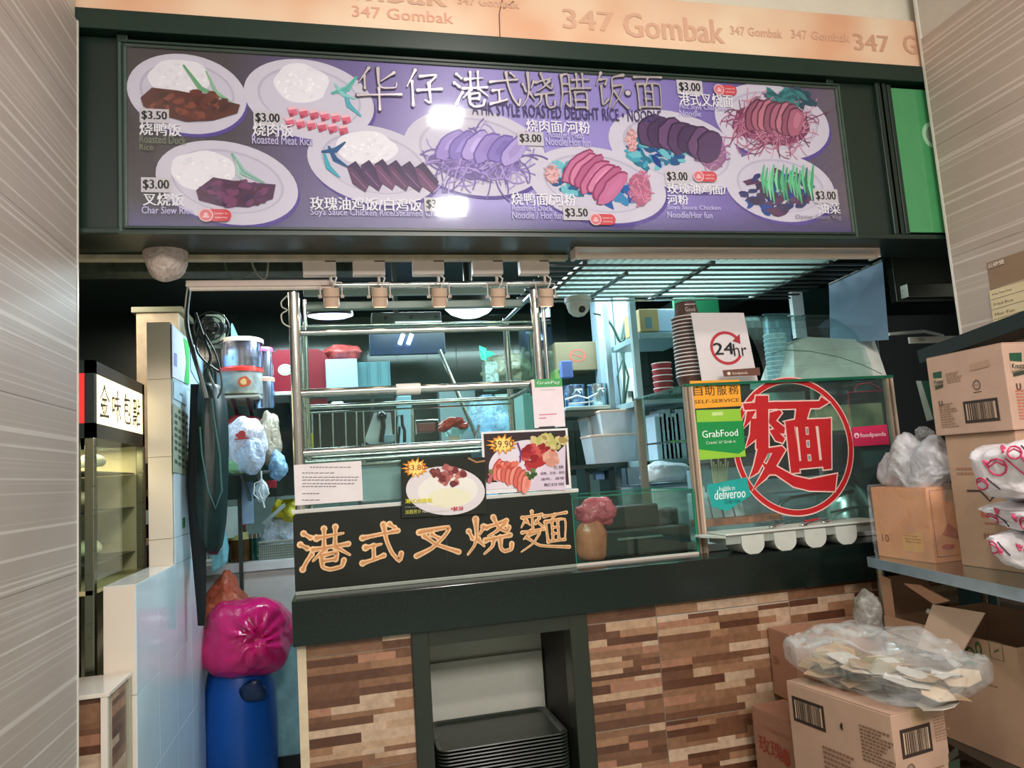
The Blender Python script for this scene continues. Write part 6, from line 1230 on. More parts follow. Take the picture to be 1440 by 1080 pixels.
t = thing('green_ribbon', 'bright green plastic bow tied above the pale fridge', 'ribbon', tuple(W(682, 500, 4.2))); g = G((40, 200, 140)); g.slab([W(677, 505, 4.2), W(684, 508, 4.18), W(684, 490, 4.2), W(674, 486, 4.2)], .004); g.slab([W(683, 504, 4.2), W(697, 498, 4.17), W(690, 494, 4.2), W(682, 494, 4.2)], .004); obj('bow', g, PAPER, t)
# --- shelf with pots and tubs between the two cases
t = thing('wall_shelf', 'round cornered steel shelf holding pots left of the cable covered column', 'shelf', tuple(W(840, 574, 3.6))); a = W(796, 572, 3.6); b = W(858, 566, 3.6); z1_ = a.z
g = G((150, 170, 166)); g.box(a.x, b.x, 3.6, 3.95, z1_ - .02, z1_, bev=.006); obj('board', g, SATIN, t); g = G((60, 76, 70)); g.box(a.x, b.x + .1, 3.62, 3.94, z1_ - .05, z1_ - .02); obj('shelf_apron', g, SATIN, t)
def pot(label, px, Y, r, h, col, zz, handle=True):
    x = W(px, 560, Y).x; t = thing('steel_pot', label, 'pot', (x, Y, zz)); g = G(); g.lathe((x, Y, zz), [(r * .9, 0), (r, .01), (r, h), (r * 1.05, h + .003), (r * .96, h + .003), (r * .94, .01)], 24); obj('pot_body', g, steel(col, .2, 'pot_steel'), t, smooth=True)
    if handle: g = G(); g.tube([(x - r * .5, Y - r, zz + h * .6), (x - r * .3, Y - r - .03, zz + h * .75), (x + r * .3, Y - r - .03, zz + h * .75), (x + r * .5, Y - r, zz + h * .6)], .004, 8); obj('handle', g, BRT, t, smooth=True)
pot('bluish steel pot at the left of the rounded pot shelf', 808, 3.74, .055, .12, (140, 170, 210), z1_); pot('brighter steel pot at the right of the rounded pot shelf', 841, 3.74, .055, .12, (190, 214, 226), z1_)
sbox('blue_cup', 'translucent blue cup standing on the left steel pot', 'cup', 791, 531, 805, 507, 3.74, .05, (90, 116, 170), GLOSS)
t = thing('cable', 'tangled white cables on the rounded pot shelf', 'cable', (W(820, 570, 3.6).x, 3.6, z1_)); g = G((214, 220, 220))
g.tube([W(x, y, 3.62) for x, y in ((795, 562), (812, 556), (826, 560), (840, 553), (835, 564), (815, 567), (800, 568))], .004, 6); obj('loop', g, SATIN, t, smooth=True)
sbox('cardboard_box', 'brown carton with faint red print above the steel pots', 'box', 783, 522, 838, 480, 4.0, .25, (96, 90, 66), CARD, extra=lambda t, a, b, f: obj('red_print', G((150, 70, 60)).ell(f, 812, 500, 12, 9, lay=2, ring=.2).line(f, [(803, 497), (820, 503)], .006, lay=2, px=True), PAPER, t))
t = thing('column', 'narrow white pipe column with cables right of the steel pots', 'column', (W(868, 560, 3.95).x, 3.97, 0)); a = W(848, 560, 3.95); b = W(872, 560, 3.95); c_ = W(873, 560, 3.95); d_ = W(893, 560, 3.95)
g = G((128, 152, 164)); g.box(a.x, b.x, 3.95, 4.05, 0, 2.5, bev=.004); obj('white_board', g, TILE, t); g = G((140, 158, 162)); g.box(c_.x, d_.x, 3.93, 4.03, 0, 2.5, bev=.004); obj('white_board', g, TILE, t)
for k, (x0, x1, r_) in enumerate(((872, 884, .006), (876, 878, .008), (880, 868, .004))):
    g = G((40, 70, 60)); g.tube([W(x0 + 6, 450, 3.9), W(x0, 490, 3.9), W(x1, 530, 3.9), W((x0 + x1) / 2, 570, 3.9), W(x1 - 4, 610, 3.9)], r_, 7); tagp(obj('cable', g, SATIN, None, smooth=True), ('thickest', 'middle dark', 'thinnest')[k] + ' cable running down the white pipe column', 'cable')
hang([(835, 440), (850, 445), (862, 460), (872, 480), (880, 470), (884, 448), (900, 438)], 3.8, .008, (30, 56, 46), 'drooping bundle of dark cables above the white pipe column')
hang([(889, 550), (893, 580), (900, 610), (904, 655)], 3.7, .005, (30, 40, 40), 'black twisted cord hanging beside the translucent tubs')
sbox('socket_box', 'grey white socket boxes on the white pipe column', 'socket', 880, 570, 898, 518, 3.9, .04, (206, 218, 206), extra=lambda t, a, b, f: obj('switch', G((60, 80, 80)).box(a.x + .02, a.x + .04, 3.895, 3.9, a.z + .05, a.z + .08), SATIN, t))
t = thing('wall_shelf', 'dark lower shelf holding three translucent tubs', 'shelf', tuple(W(860, 652, 3.5))); a = W(800, 657, 3.5); b = W(912, 645, 3.5); z5 = W(860, 651, 3.5).z
g = G((40, 56, 50)); g.box(a.x, b.x, 3.5, 3.8, z5 - .02, z5); obj('board', g, SATIN, t); g = G((36, 50, 46)); g.box(a.x + .1, a.x + .12, 3.55, 3.7, z5 - .25, z5 - .02); g.box(b.x - .2, b.x - .17, 3.55, 3.7, z5 - .25, z5 - .02); obj('support', g, SATIN, t)
def tub(label, x0, x1, y0, y1, Y, zz=None):
    a = W(x0, y0, Y); b = W(x1, y1, Y); z0 = zz if zz is not None else a.z; t = thing('plastic_tub', label, 'tub', ((a.x + b.x) / 2, Y + .08, z0)); cx_ = (a.x + b.x) / 2; h = b.z - a.z; w_ = (b.x - a.x) / 2
    g = G((214, 226, 234)); vs = []
    for zz2, k in ((0, .88), (h, 1)): vs += [(cx_ - w_ * k, Y + .08 - .08 * k, z0 + zz2), (cx_ + w_ * k, Y + .08 - .08 * k, z0 + zz2), (cx_ + w_ * k, Y + .08 + .08 * k, z0 + zz2), (cx_ - w_ * k, Y + .08 + .08 * k, z0 + zz2)]
    g.add(vs, [(3, 2, 1, 0), (0, 1, 5, 4), (1, 2, 6, 5), (2, 3, 7, 6), (3, 0, 4, 7), (4, 5, 6, 7)]); obj('tub_body', g, vc(.3, mott=.04, trans=.2), t); g = G((222, 196, 176)); g.box(cx_ - w_ - .004, cx_ + w_ + .004, Y - .004, Y + .164, z0 + h, z0 + h + .012, bev=.003); obj('lid', g, SATIN, t); return z0 + h + .012
zt5 = tub('lower front translucent tub with pinkish lid on the dark shelf', 834, 894, 650, 609, 3.52, z5 + .001)
tub('upper translucent tub with pinkish lid stacked on the lower tub', 846, 889, 606, 573, 3.54, zt5)
tub('smaller bluish tub behind the stacked translucent tubs', 828, 850, 608, 582, 3.70, zt5)
sbox('small_cup', 'small blue cup under the dark tub shelf', 'cup', 838, 675, 850, 662, 3.6, .04, (130, 170, 220)); 
# shelf unit right
t = thing('shelf_unit', 'grey metal shelf unit right of the white pipe column', 'shelf', tuple(W(930, 600, 3.3)))
for k, (y, x0, x1) in enumerate(((468, 900, 950), (560, 905, 962), (648, 905, 970))):
    a = W(x0, y, 3.3); b = W(x1 + 30, y, 3.3); g = G((130, 160, 166)); g.box(a.x, b.x, 3.3, 3.7, a.z - .03, a.z, bev=.003); obj('shelf_board', g, SATIN, t)
a = W(897, 560, 3.3); g = G((150, 176, 180)); g.box(a.x, a.x + .03, 3.3, 3.33, .2, 2.4); g.box(a.x, a.x + .03, 3.67, 3.7, .2, 2.4); obj('upright', g, SATIN, t)
z6 = W(920, 468, 3.3).z; z7 = W(930, 560, 3.3).z; z8 = W(930, 648, 3.3).z
sbox('cardboard_box', 'small brown carton on the top board of the grey shelf unit', 'box', 901, 466, 925, 434, 3.32, .2, (176, 156, 110), CARD, extra=lambda t, a, b, f: obj('side_print', G((96, 130, 140)).rect(f, 908, 462, 916, 446, lay=2), PAPER, t))
sbox('white_carton', 'pale blue carton beside the small brown carton on the grey shelf unit', 'box', 925, 466, 948, 434, 3.34, .2, (176, 206, 236), PAPER)
cup_stack(932, 556, 512, 3.36, .05, 5, 'paper cups on the second board of the grey shelf unit', 'red printed cup from the top of the nest on the shelf unit', 'topmost red printed paper cup on the second board of the shelf unit', (150, 50, 56), (230, 220, 214), 'paper_cup', zbase=z7 + .001)
rr = random.Random(9)
for k in range(6):
    x = 925 + k * 6; a = W(x, 640, 3.34); b = W(x + 5.5, 585 - (k % 3) * 5, 3.34)
    t = thing('lunch_box', ('leftmost', 'second', 'third', 'fourth', 'fifth', 'rightmost')[k] + ' upright white foam lunch box on the third board of the shelf unit', 'lunch box', (a.x, 3.4, z8), 'white lunch boxes on the shelf unit'); g = G(jit((190, 214, 230), 10)); g.box(a.x, b.x, 3.34, 3.5, z8, b.z, bev=.004); obj('box_body', g, SATIN, t)
t = thing('white_cloth', 'folded white cloth hanging at the bottom of the grey shelf unit', 'cloth', tuple(W(935, 680, 3.2))); g = G((214, 230, 240)); c_ = W(936, 664, 3.2); g.blob(c_, (.11, .05, .045), 7, .3, 3, 4, wr=.2, zp=.7); obj('cloth_body', g, CLOTH, t, smooth=80)
sbox('steel_cabinet', 'pale blue white cabinet panel behind the till in the glass box', 'cabinet', 880, 760, 972, 678, 3.5, .3, (176, 204, 214), vc(.3, mott=.12), extra=lambda t, a, b, f: obj('door_gap', G((70, 96, 100)).box(a.x + .13, a.x + .137, 3.497, 3.5, a.z, b.z), SATIN, t))
sbox('green_board', 'dark green board at the top right behind the 24hr card', 'board', 950, 455, 1010, 418, 3.5, .02, (20, 96, 60))
# window and steel panels at the right rear, seen above the cabinet
t = thing('extractor_hood', 'steel extractor hood with pale panels at the right rear of the stall', 'hood', (2.1, 3.8, 2.0)); 
for k, (x0, y0, x1, y1, c, Y) in enumerate(((1078, 470, 1120, 440, (170, 206, 220), 4.0), (1084, 492, 1110, 448, (120, 170, 180), 3.7), (1120, 475, 1128, 410, (206, 220, 220), 3.6), (1128, 470, 1165, 405, (50, 76, 70), 3.9))):
    a = W(x0, y0, Y); b = W(x1, y1, Y); g = G(c); g.box(a.x, b.x, Y, Y + .03, a.z, b.z); obj('hood_panel', g, SATIN, t)  # flat panels in plain pale colours, one dark green
g = G((36, 56, 50)); g.box(2.2, 2.24, 4.3, 4.34, 2.4, 2.66); a = W(1000, 430, 3.6); b = W(1170, 405, 3.6); g.box(a.x, 2.4, 3.6, 4.5, b.z, 2.5); obj('hood_body', g, SATIN, t)
# ================================================================ RIGHT: NEXT STALL'S EQUIPMENT
t = thing('grill_equipment', 'dark steel cooking equipment of the next stall right of the cabinet', 'equipment', (2.6, 3.0, 0))
for (x0, y0, x1, y1, Y, c, nme) in ((1262, 425, 1400, 348, 3.3, (60, 62, 54), 'back_plate'), (1278, 418, 1345, 398, 3.0, (110, 108, 96), 'steel_panel'), (1255, 640, 1400, 440, 3.4, (20, 28, 26), 'body')):
    a = W(x0, y0, Y); b = W(x1, y1, Y); g = G(c); g.box(a.x, b.x, Y, Y + .05, a.z, b.z, bev=.003); obj(nme, g, steel(c, .3, 'dark_steel') if nme != 'body' else SATIN, t)  # plates in dark grey steel tones, body near black
g = G((190, 190, 180)); g.tube([W(1250, 470, 2.9), W(1300, 466, 2.9), W(1326, 472, 2.9)], .008, 8); obj('pipe', g, SATIN, t)
t = thing('wall_menu_strip', 'cream sign strip behind the black hood on the right', 'sign', tuple(W(1300, 478, 2.8))); g = G((206, 200, 184)); a = W(1280, 483, 2.8); b = W(1350, 472, 2.8); g.box(a.x, b.x, 2.8, 2.81, a.z, b.z); obj('strip', g, PAPER, t); g = G((60, 60, 50)); f = FY(2.799); g.text(f, 'MENU', 1292, 480, 1300, 475, lay=1); obj('lettering', g, PAPER, t)
t = thing('glass_door_frame', 'narrow glass door with pale frame behind the cartons on the right', 'door', tuple(W(1300, 590, 2.8)))
g = G((200, 212, 200)); c = [W(1288, 536, 2.78), W(1293, 536, 2.78), W(1310, 590, 2.78), W(1303, 592, 2.78)]; g.slab([c[3], c[2], c[1], c[0]], .01); obj('door_frame', g, SATIN, t); g = G((60, 110, 90)); g.slab([W(1305, 590, 2.79), W(1330, 590, 2.79), W(1330, 535, 2.79), W(1293, 536, 2.79)], .008); obj('door_glass', g, GLOSS, t)
# awning: black covered rack top above the cartons
aw = thing('black_rack_top', 'black sheet covered rack top running above the cartons on the right', 'rack', (2.2, 1.9, 1.85))
g = G((14, 30, 25)); z9 = 1.865
pA, pB = P(1285, 512, 'x', 2.18), P(1440, 448, 'x', 2.18)
g.slab([(2.16, 2.36, pA.z - .005), (2.16, 1.2, pB.z + .045), (2.325, 1.2, pB.z + .045), (2.325, 2.36, pA.z + .0)], .05); obj('cover', g, SATIN, aw)
for yy in (2.28, 1.25): g = G((60, 66, 60)); g.box(2.295, 2.318, yy, yy + .03, 1.157, pA.z + .03 if yy > 2 else pB.z + .05, bev=.002); obj('rack_post', g, DSTEEL, aw)
# paper menu on the pillar
FR_ = FXL(2.3295)
t = thing('pillar_menu', 'brown and cream printed menu sheet on the right hand pillar', 'menu', tuple(FR_.at(*FR_.px(1420, 400))))
pp = _ccw([FR_.px(*p) for p in ((1387, 370), (1475, 340), (1500, 430), (1399, 458))]); n = 4; g = G((150, 122, 96)); g.slab([FR_.at(x, y, 0) for x, y in pp], -.003, (150, 122, 96)); obj('sheet', g, PAPER, t)
g = G((226, 210, 170)); g.ppoly(FR_, [(1392, 408), (1482, 380), (1500, 430), (1399, 458)], (224, 206, 164), 8); 
for k in range(4): y = 408 + k * 14; g.line(FR_, [(1393 + k * 2, y), (1490, y - 28)], .0016, (70, 44, 34), 9, px=True); g.text(FR_, ('Kway Teow Soup', 'Fried Rice', 'Hor Fun', 'Bee Hoon')[k], 1397 + k * 2, y + 8.5, 1424 + k * 2, y - 3, (96, 60, 44), 9, bold=0)
g.text(FR_, '云砂煲', 1391, 378, 1413, 364, (240, 228, 210), 9, bold=.0008); obj('print', g, PAPER, t)
# ================================================================ RIGHT FRONT: RACK, CARTONS, BAGS
CB_ = (184, 152, 130)
T_ = 1.155
rk = thing('steel_rack', 'stainless steel topped rack standing in front of the counter on the right', 'rack', (2.05, 1.8, 0))
xr0 = 1.83; yr1 = P(1220, 783, 'x', xr0).y
A_, B_, C_, D_ = V((xr0, yr1, T_)), V((1.63, 1.15, T_)), V((2.318, 1.15, T_)), V((2.318, yr1, T_))
g = G(); g.slab([B_, C_, D_, A_], -.004)
for p_, q_ in ((A_, B_), (D_, A_)): g2 = G((176, 200, 216)); g2.slab([p_ - V((0, 0, .034)), q_ - V((0, 0, .034)), q_, p_], .003); obj('edge_flange', g2, vc(.3, .5), rk)  # pale blue-grey colour stands in for the bright reflection along the steel edge
obj('steel_top', g, steel((196, 206, 206), .22, 'top_steel'), rk)
for (x, y) in ((xr0 + .02, yr1 - .03), (2.28, yr1 - .03), (1.66, 1.18), (2.28, 1.18)): g = G(); g.tube([(x, y, 0), (x, y, T_ - .02)], .013, 12); obj('leg', g, steel((150, 150, 136), .3, 'aged_steel'), rk, smooth=True)
z_s = .62; g = G(); g.slab([B_ - V((-.02, -.02, T_ - z_s)), C_ - V((0, -.02, T_ - z_s)), D_ - V((0, 0, T_ - z_s)), A_ - V((-.02, 0, T_ - z_s))], -.02); obj('lower_shelf', g, DSTEEL, rk)
# carton helper: box in its own turned frame
def carton(name, label, near, far, right, ztop, zbot, col=CB_, cat='box', draw=None, tape=True, bev=.004):
    """near/far/right: top corner pixels of near corner, far end of left face, right end of front face (on the plane z=ztop)"""
    n_ = P(*near, 'z', ztop); f_ = P(*far, 'z', ztop); r_ = P(*right, 'z', ztop)
    ul = (n_ - f_); L_ = ul.length; ul.normalize(); ur = V((-ul.y, ul.x, 0)); 
    if ur.dot(r_ - n_) < 0: ur = -ur
    Wd = (r_ - n_).dot(ur); o = thing(name, label, cat, ((n_ + f_).x / 2, (n_ + f_).y / 2, zbot)); h = ztop - zbot
    return o, n_, ul, ur, L_, Wd, h
def carton_build(o, n_, ul, ur, L_, Wd, zt, zb, col=CB_, tape=True, open_top=False):
    base = n_ - ul * L_; M = Matrix((( ul.x, ur.x, 0, base.x), (ul.y, ur.y, 0, base.y), (0, 0, 1, 0), (0, 0, 0, 1)))
    g = G(col)
    if open_top:
        for b in ((0, L_, 0, .004), (0, L_, Wd - .004, Wd), (0, .004, .004, Wd - .004), (L_ - .004, L_, .004, Wd - .004)): g.box(b[0], b[1], b[2], b[3], zb, zt, M=M)
        g.box(.004, L_ - .004, .004, Wd - .004, zb, zb + .004, M=M); obj('carton_walls', g, CARD, o)
    else:
        g.box(0, L_, 0, Wd, zb, zt - .003, bev=.003, M=M); obj('carton_body', g, CARD, o)
        for a, b in ((0.001, Wd / 2 - .0008), (Wd / 2 + .0008, Wd - .001)): g = G(jit(col, 4)); g.box(.001, L_ - .001, a, b, zt - .003, zt, M=M); obj('top_flap', g, CARD, o)
    if tape: g = G((186, 156, 122)); g.box(-.0006, L_ + .0006, Wd / 2 - .024, Wd / 2 + .024, zt - .05, zt + .0006, M=M) if not open_top else None; obj('tape', g, vc(.2, mott=.05), o) if not open_top else None
    left = Fr((base.x, base.y, 0), ul, (0, 0, 1)); right = Fr((n_.x, n_.y, 0), ur, (0, 0, 1))
    return left, right
INK = (84, 60, 48); GRN = (30, 80, 56)
def barcode(g, fr, a, b, w_, h, ink=(52, 40, 36)):
    e = h * .13; g.poly(fr, [(a, b), (a + w_, b), (a + w_, b + h), (a, b + h)], ink, 2); g.poly(fr, [(a + e, b + e), (a + w_ - e, b + e), (a + w_ - e, b + h - e), (a + e, b + h - e)], (196, 168, 142), 3); x = a + e + w_ * .05; rr = random.Random(5)
    while x < a + w_ - e - w_ * .06: k = rr.choice((.002, .003, .0045)); g.poly(fr, [(x, b + e), (x + k, b + e), (x + k, b + h - e), (x, b + h - e)], ink, 4); x += k + rr.choice((.0015, .003))
def textblock(g, fr, a, b, w_, h, n, ink=INK, seed=1, flip=False):
    rr = random.Random(seed); lh = h / n
    for i in range(n):
        x = a; end = a + w_ * rr.uniform(.55, 1)
        while x < end: k = rr.uniform(.006, .016); g.poly(fr, [(x, b + i * lh), (min(end, x + k), b + i * lh), (min(end, x + k), b + i * lh + lh * .5), (x, b + i * lh + lh * .5)], ink, 2); x += k + .003
def soup_logo(g, fr, a, b, s, col=GRN):
    g.poly(fr, [(a, b + .68 * s), (a + .6 * s, b + .62 * s), (a + .66 * s, b + s), (a + .02 * s, b + s)], col, 2)
    g.poly(fr, [(a, b + .28 * s), (a + .7 * s, b + .42 * s), (a + .72 * s, b + .6 * s), (a, b + .62 * s)], (206, 176, 150), 3); g.text(fr, 'Knorr', a + .04 * s, b + .34 * s, a + .68 * s, b + .56 * s, (50, 66, 50), 4, px=False, shear=.15, bold=.0006)
    g.poly(fr, [(a + .06 * s, b), (a + .62 * s, b + .08 * s), (a + .66 * s, b + .26 * s), (a + .06 * s, b + .16 * s)], (54, 62, 46), 3); g.line(fr, [(a, b + .2 * s), (a + .35 * s, b + .24 * s), (a + .7 * s, b + .36 * s)], .03 * s, (40, 76, 52), 4)
def halal(g, fr, a, b, r, ink=INK):
    g.ell(fr, a, b, r, r, ink, 2, px=False, ring=.14, wob=.12); g.ell(fr, a, b, r * .72, r * .72, ink, 2, px=False, ring=.1); g.text(fr, 'HALAL', a - r * .5, b - r * .15, a + r * .5, b + r * .2, ink, 2, px=False); g.poly(fr, [(a - r, b - r * 1.5), (a + r, b - r * 1.5), (a + r, b - r * 1.35), (a - r, b - r * 1.35)], ink, 2)
# tall carton on the rack
XB = 1.905
nfar = P(1336, 618, 'x', XB); nb_ = P(1345, 780, 'z', T_)
def axis_carton(name, label, x0, x1, y0, y1, zb, zt, col=CB_, **k):
    o = thing(name, label, 'box', ((x0 + x1) / 2, (y0 + y1) / 2, zb)); l, r = carton_build(o, V((x0, y0, zt)), V((0, -1, 0)), V((1, 0, 0)), y1 - y0, x1 - x0, zt, zb, col, **k); return o, l, r
ZK = 1.566
y_t = P(1340, 700, 'x', XB).y
o, l, r = axis_carton('tall_carton', 'tall brown carton on the steel rack behind the white printed bags', XB, 2.29, 1.76, y_t, T_, ZK - .002, (184, 150, 124))
g = G(INK); l0 = -y_t  # left frame starts at far end
g.text(l, 'BEST WITH', .10, 1.245, .22, 1.262, (150, 96, 76), 2, px=False); g.poly(l, [(.10, 1.31), (.17, 1.31), (.17, 1.335), (.10, 1.335)], (190, 100, 76), 2); textblock(g, l, .03, 1.44, .2, .03, 2, (166, 116, 92), 3); g.line(l, [(.06, 1.39), (.11, 1.39), (.14, 1.36), (.16, 1.38)], .006, (60, 50, 60), 2); textblock(g, l, .11, 1.29, .06, .01, 1, (166, 110, 90), 5); obj('print', g, PAPER, o)
# seasoning carton on top
yk0 = P(1410, 482, 'x', 1.90).y; yk1 = P(1318, 612, 'x', 1.90).y
o, l, r = axis_carton('seasoning_carton', 'seasoning carton with green logo and barcode on top of the tall carton', 1.895, 2.20, yk0, yk1, ZK, 1.823, (192, 160, 140))
L_ = yk1 - yk0; g = G(); soup_logo(g, l, .022, ZK + .150, .056); barcode(g, l, .125, ZK + .032, .125, .068); halal(g, l, .185, ZK + .145, .015, (90, 70, 56)); textblock(g, l, .03, ZK + .025, .07, .08, 10, (150, 116, 92), 2); g.text(l, 'U', .032, ZK + .095, .046, ZK + .112, INK, 3, px=False, bold=.001); textblock(g, l, .075, ZK + .165, .08, .035, 5, (160, 126, 104), 8); g.poly(l, [(.17, ZK + .19), (.24, ZK + .195), (.24, ZK + .215), (.17, ZK + .21)], (180, 144, 120), 2)
obj('print', g, PAPER, o)
g = G(); soup_logo(g, r, .02, ZK + .155, .07); textblock(g, r, .025, ZK + .03, .05, .09, 10, (190, 110, 90), 4); g.text(r, 'U', .03, ZK + .115, .045, ZK + .135, INK, 3, px=False, bold=.001); halal(g, r, .2, ZK + .12, .02); obj('print', g, PAPER, o)
# bagged orange carton
xo0 = 1.87; n2 = V((xo0, P(1303, 700, 'x', xo0).y, T_)); xo1 = 2.06; yo1 = P(1228, 720, 'x', xo0).y
o = thing('orange_carton', 'orange brown carton inside a clear bag on the left of the steel rack', 'box', tuple(n2)); zt4 = P(1300, 686, 'x', xo0).z
l, r = carton_build(o, V((n2.x, n2.y, zt4)), V((0, -1, 0)), V((1, 0, 0)), yo1 - n2.y, xo1 - n2.x, zt4, T_, (226, 160, 108))
l = Fr((xo0, yo1, 0), (0, -1, 0), (0, 0, 1)); r = Fr((xo0, n2.y, 0), (1, 0, 0), (0, 0, 1))
g = G(); Lo = yo1 - n2.y; textblock(g, l, Lo * .55, T_ + .06, Lo * .3, .03, 3, (196, 130, 60), 6); g.text(l, '10', Lo * .12, T_ + .055, Lo * .25, T_ + .08, (140, 80, 50), 3, px=False); g.poly(l, [(Lo * .5, T_ + .03), (Lo * .85, T_ + .03), (Lo * .85, T_ + .10), (Lo * .5, T_ + .08)], (230, 176, 100), 1.5)
obj('print', g, PAPER, o)
g = G((190, 96, 70)); w4 = .115; g.line(r, [(.012, T_ + .02), (.012, zt4 - .01), (w4 - .012, zt4 - .01), (w4 - .012, T_ + .02), (.012, T_ + .02)], .002, (120, 80, 60), 2); g.poly(r, [(w4 * .35, T_ + .09), (w4 * .6, T_ + .125), (w4 * .9, T_ + .10), (w4 * .9, T_ + .07)], (190, 110, 80), 2); g.ell(r, w4 * .5, T_ + .05, w4 * .22, .008, (206, 96, 60), 2, px=False); obj('print', g, PAPER, o)
# clear bag around it
o = thing('clear_plastic_bag', 'crinkled clear plastic bag pulled over the orange brown carton', 'plastic bag', (n2.x, n2.y + .05, T_))
g = G((226, 228, 234)); yc = (n2.y + yo1) / 2
def topper(q, d):
    k = max(0, d.z); return V((q.x * (1 - .25 * k), q.y * (1 - .35 * k) + (.02 * math.sin(d.y * 9) * k), q.z))
hw_ = ((xo1 - xo0) / 2, Lo / 2, (zt4 - T_) / 2)
def boxy(q, d):
    k = 1.05 + .045 * abs(noise.noise(d * 4)) + .03 * abs(noise.noise(d * 9)); f_ = lambda x, h: math.copysign(min(1, abs(x) * 1.75) ** .6, x) * h * k
    return V((f_(d.x, hw_[0]) , f_(d.y, hw_[1]), max(f_(d.z, hw_[2]), -hw_[2] + .001)))
g.blob(((xo0 + xo1) / 2, yc, (T_ + zt4) / 2), 1, 6, 0, 2.5, 5, fn=boxy)
obj('bag_film', g, film((226, 226, 232), .12, .08, scale=14, bump=.9), o, smooth=80)
g = G((226, 228, 234)); pc = P(1290, 650, 'x', 1.93); g.blob((n2.x + .07, yc - .02, pc.z - .005), (.07, .15, .09), 16, .35, 2.2, 5, wr=.25, fn=lambda q, d: V((q.x * (1 - .2 * d.z), q.y * (1 - .2 * d.z), q.z + .02 * math.sin(d.y * 7)))); obj('bag_top', g, film((222, 222, 228), .6, .2, scale=12, bump=.9), o, smooth=80)
bagt = bag('grey plastic bag end sticking up behind the clear bagged carton', 1300, 615, 2.3, (.035, .03, .04), (200, 204, 206), 51, dens=.6)
# white printed bags, stacked
PKP = (206, 50, 96)
for k, (py0, py1, lab, px0) in enumerate(((800, 745, 'bottom white printed plastic bag of the stack of three on the steel rack', 1388), (745, 705, 'middle white printed plastic bag of the stack of three on the steel rack', 1384), (705, 618, 'topmost and largest white plastic bag with pink print on the steel rack', 1366))):
    xx = 1.80; z0 = P(px0 + 30, py0, 'y', 1.68).z; z1 = P(px0 + 30, py1, 'y', 1.68).z
    z0 = max(z0, T_ + .001) if k == 0 else z0
    t = thing('printed_bag', lab, 'plastic bag', (1.9, 1.58, z0), 'white printed bags on the rack')
    yc_ = 1.57; g = G((232, 226, 230)); rz = (z1 - z0) / 2 * 1.08; sh = (.02, .01, -.02)[k]
    g.blob((1.87 + sh, yc_, (z0 + z1) / 2), (.21, .185, rz), 60 + k * 3, .26, 2.6, 5, wr=.22, zp=.6, flat=rz * .98); ob_ = obj('bag_body', g, vc(.28, mott=.03, scale=11, bump=.8, bdist=.012), t, smooth=80)
    # print wraps the side of the bag: shrink the flat drawing onto its surface
    fr = Fr((1.63, yc_ - .015, (z0 + z1) / 2), V((.75, -1, 0)), (0, 0, 1)); bv = bmesh.new(); 
    for p_, f_ in ((g.v, g.f),):
        vv = [bv.verts.new(q_) for q_ in p_]; [bv.faces.new([vv[i] for i in ff]) for ff in f_]
    from mathutils.bvhtree import BVHTree
    bt_ = BVHTree.FromBMesh(bv); bv.free(); g2 = G(PKP); s_ = rz
    def wrap(a, b):
        p = fr.at(a, b, .3); hit = bt_.ray_cast(p, -fr.n); return (hit[0] + fr.n * .002) if hit[0] else None
    def pl(pts, wd, col):
        sm = []
        for i in range(len(pts) - 1):
            for q_ in (0, .25, .5, .75): sm.append((pts[i][0] * (1 - q_) + pts[i + 1][0] * q_, pts[i][1] * (1 - q_) + pts[i + 1][1] * q_))
        sm.append(pts[-1]); ww = [wrap(*q_) for q_ in sm]; ww = [q_ for q_ in ww if q_]
        if len(ww) > 2: g2.tube(ww, wd, 5, col)
    rr = random.Random(70 + k)
    for c in range(5):
        a0 = (-.06 + c * .045) ; b0 = (rr.uniform(-.4, .3) + c * .12) * s_; r_ = .016 + .006 * (c % 2)
        if k == 2 or c % 2 == 0:
            pl([(a0 + r_ * math.cos(q_ * .7), b0 + r_ * math.sin(q_ * .7)) for q_ in range(10)], .0022, PKP)
            pl([(a0 - r_, b0), (a0, b0 + r_ * .6), (a0 + r_, b0)], .0018, PKP); pl([(a0 + r_, b0 + r_), (a0 + r_ * 2.6, b0 - r_)], .002, (PKP if c % 2 else (60, 40, 60)))
        pl([(a0 - .02, b0 + .01), (a0 - .03, b0 + .018), (a0 - .024, b0 + .002)], .004, (214, 80, 120))
    if g2.v: obj('pink_print', g2, PAPER, t)
# open carton on the lower shelf
o, n_, ul, ur, L_, Wd, h = carton('open_carton', 'open torn brown carton marked CHINESE SPOON under the steel rack top', (1420, 868), (1243, 868), (1460, 868), .9, .62)
XO = 1.835; zA = P(1245, 866, 'x', XO).z; yA = P(1243, 866, 'x', XO).y; yB = P(1425, 880, 'x', XO).y
zO = zA; o.location = (XO + .2, (yA + yB) / 2, z_s)
zS = z_s + .001
l, r = carton_build(o, V((XO, yB, zO)), V((0, -1, 0)), V((1, 0, 0)), yA - yB, .42, zO, zS, (190, 152, 124), tape=False, open_top=True)
LO = yA - yB
def sl(pts, col, name, th=.004): g = G(col); g.slab([l.at(*p) for p in pts], th); return obj(name, g, CARD, o)
sl([(.01, zO, -.01), (.0, zO + .13, -.015), (.0, zO + .13, -.2), (.01, zO, -.2)], (150, 112, 88), 'back_flap')
sl([(.003, zO, -.006), (.05, zO, -.004), (.05, zO + .13, -.006), (.003, zO + .14, -.006)], (184, 140, 110), 'side_flap')
a0 = l.px(1302, 910); a1 = l.px(1362, 925); a2 = l.px(1386, 862); a3 = l.px(1313, 850)
sl([(a0[0], a0[1], .03), (a1[0], a1[1], .035), (a2[0], a2[1], .0), (a3[0], a3[1], .0)], (214, 180, 156), 'front_flap')
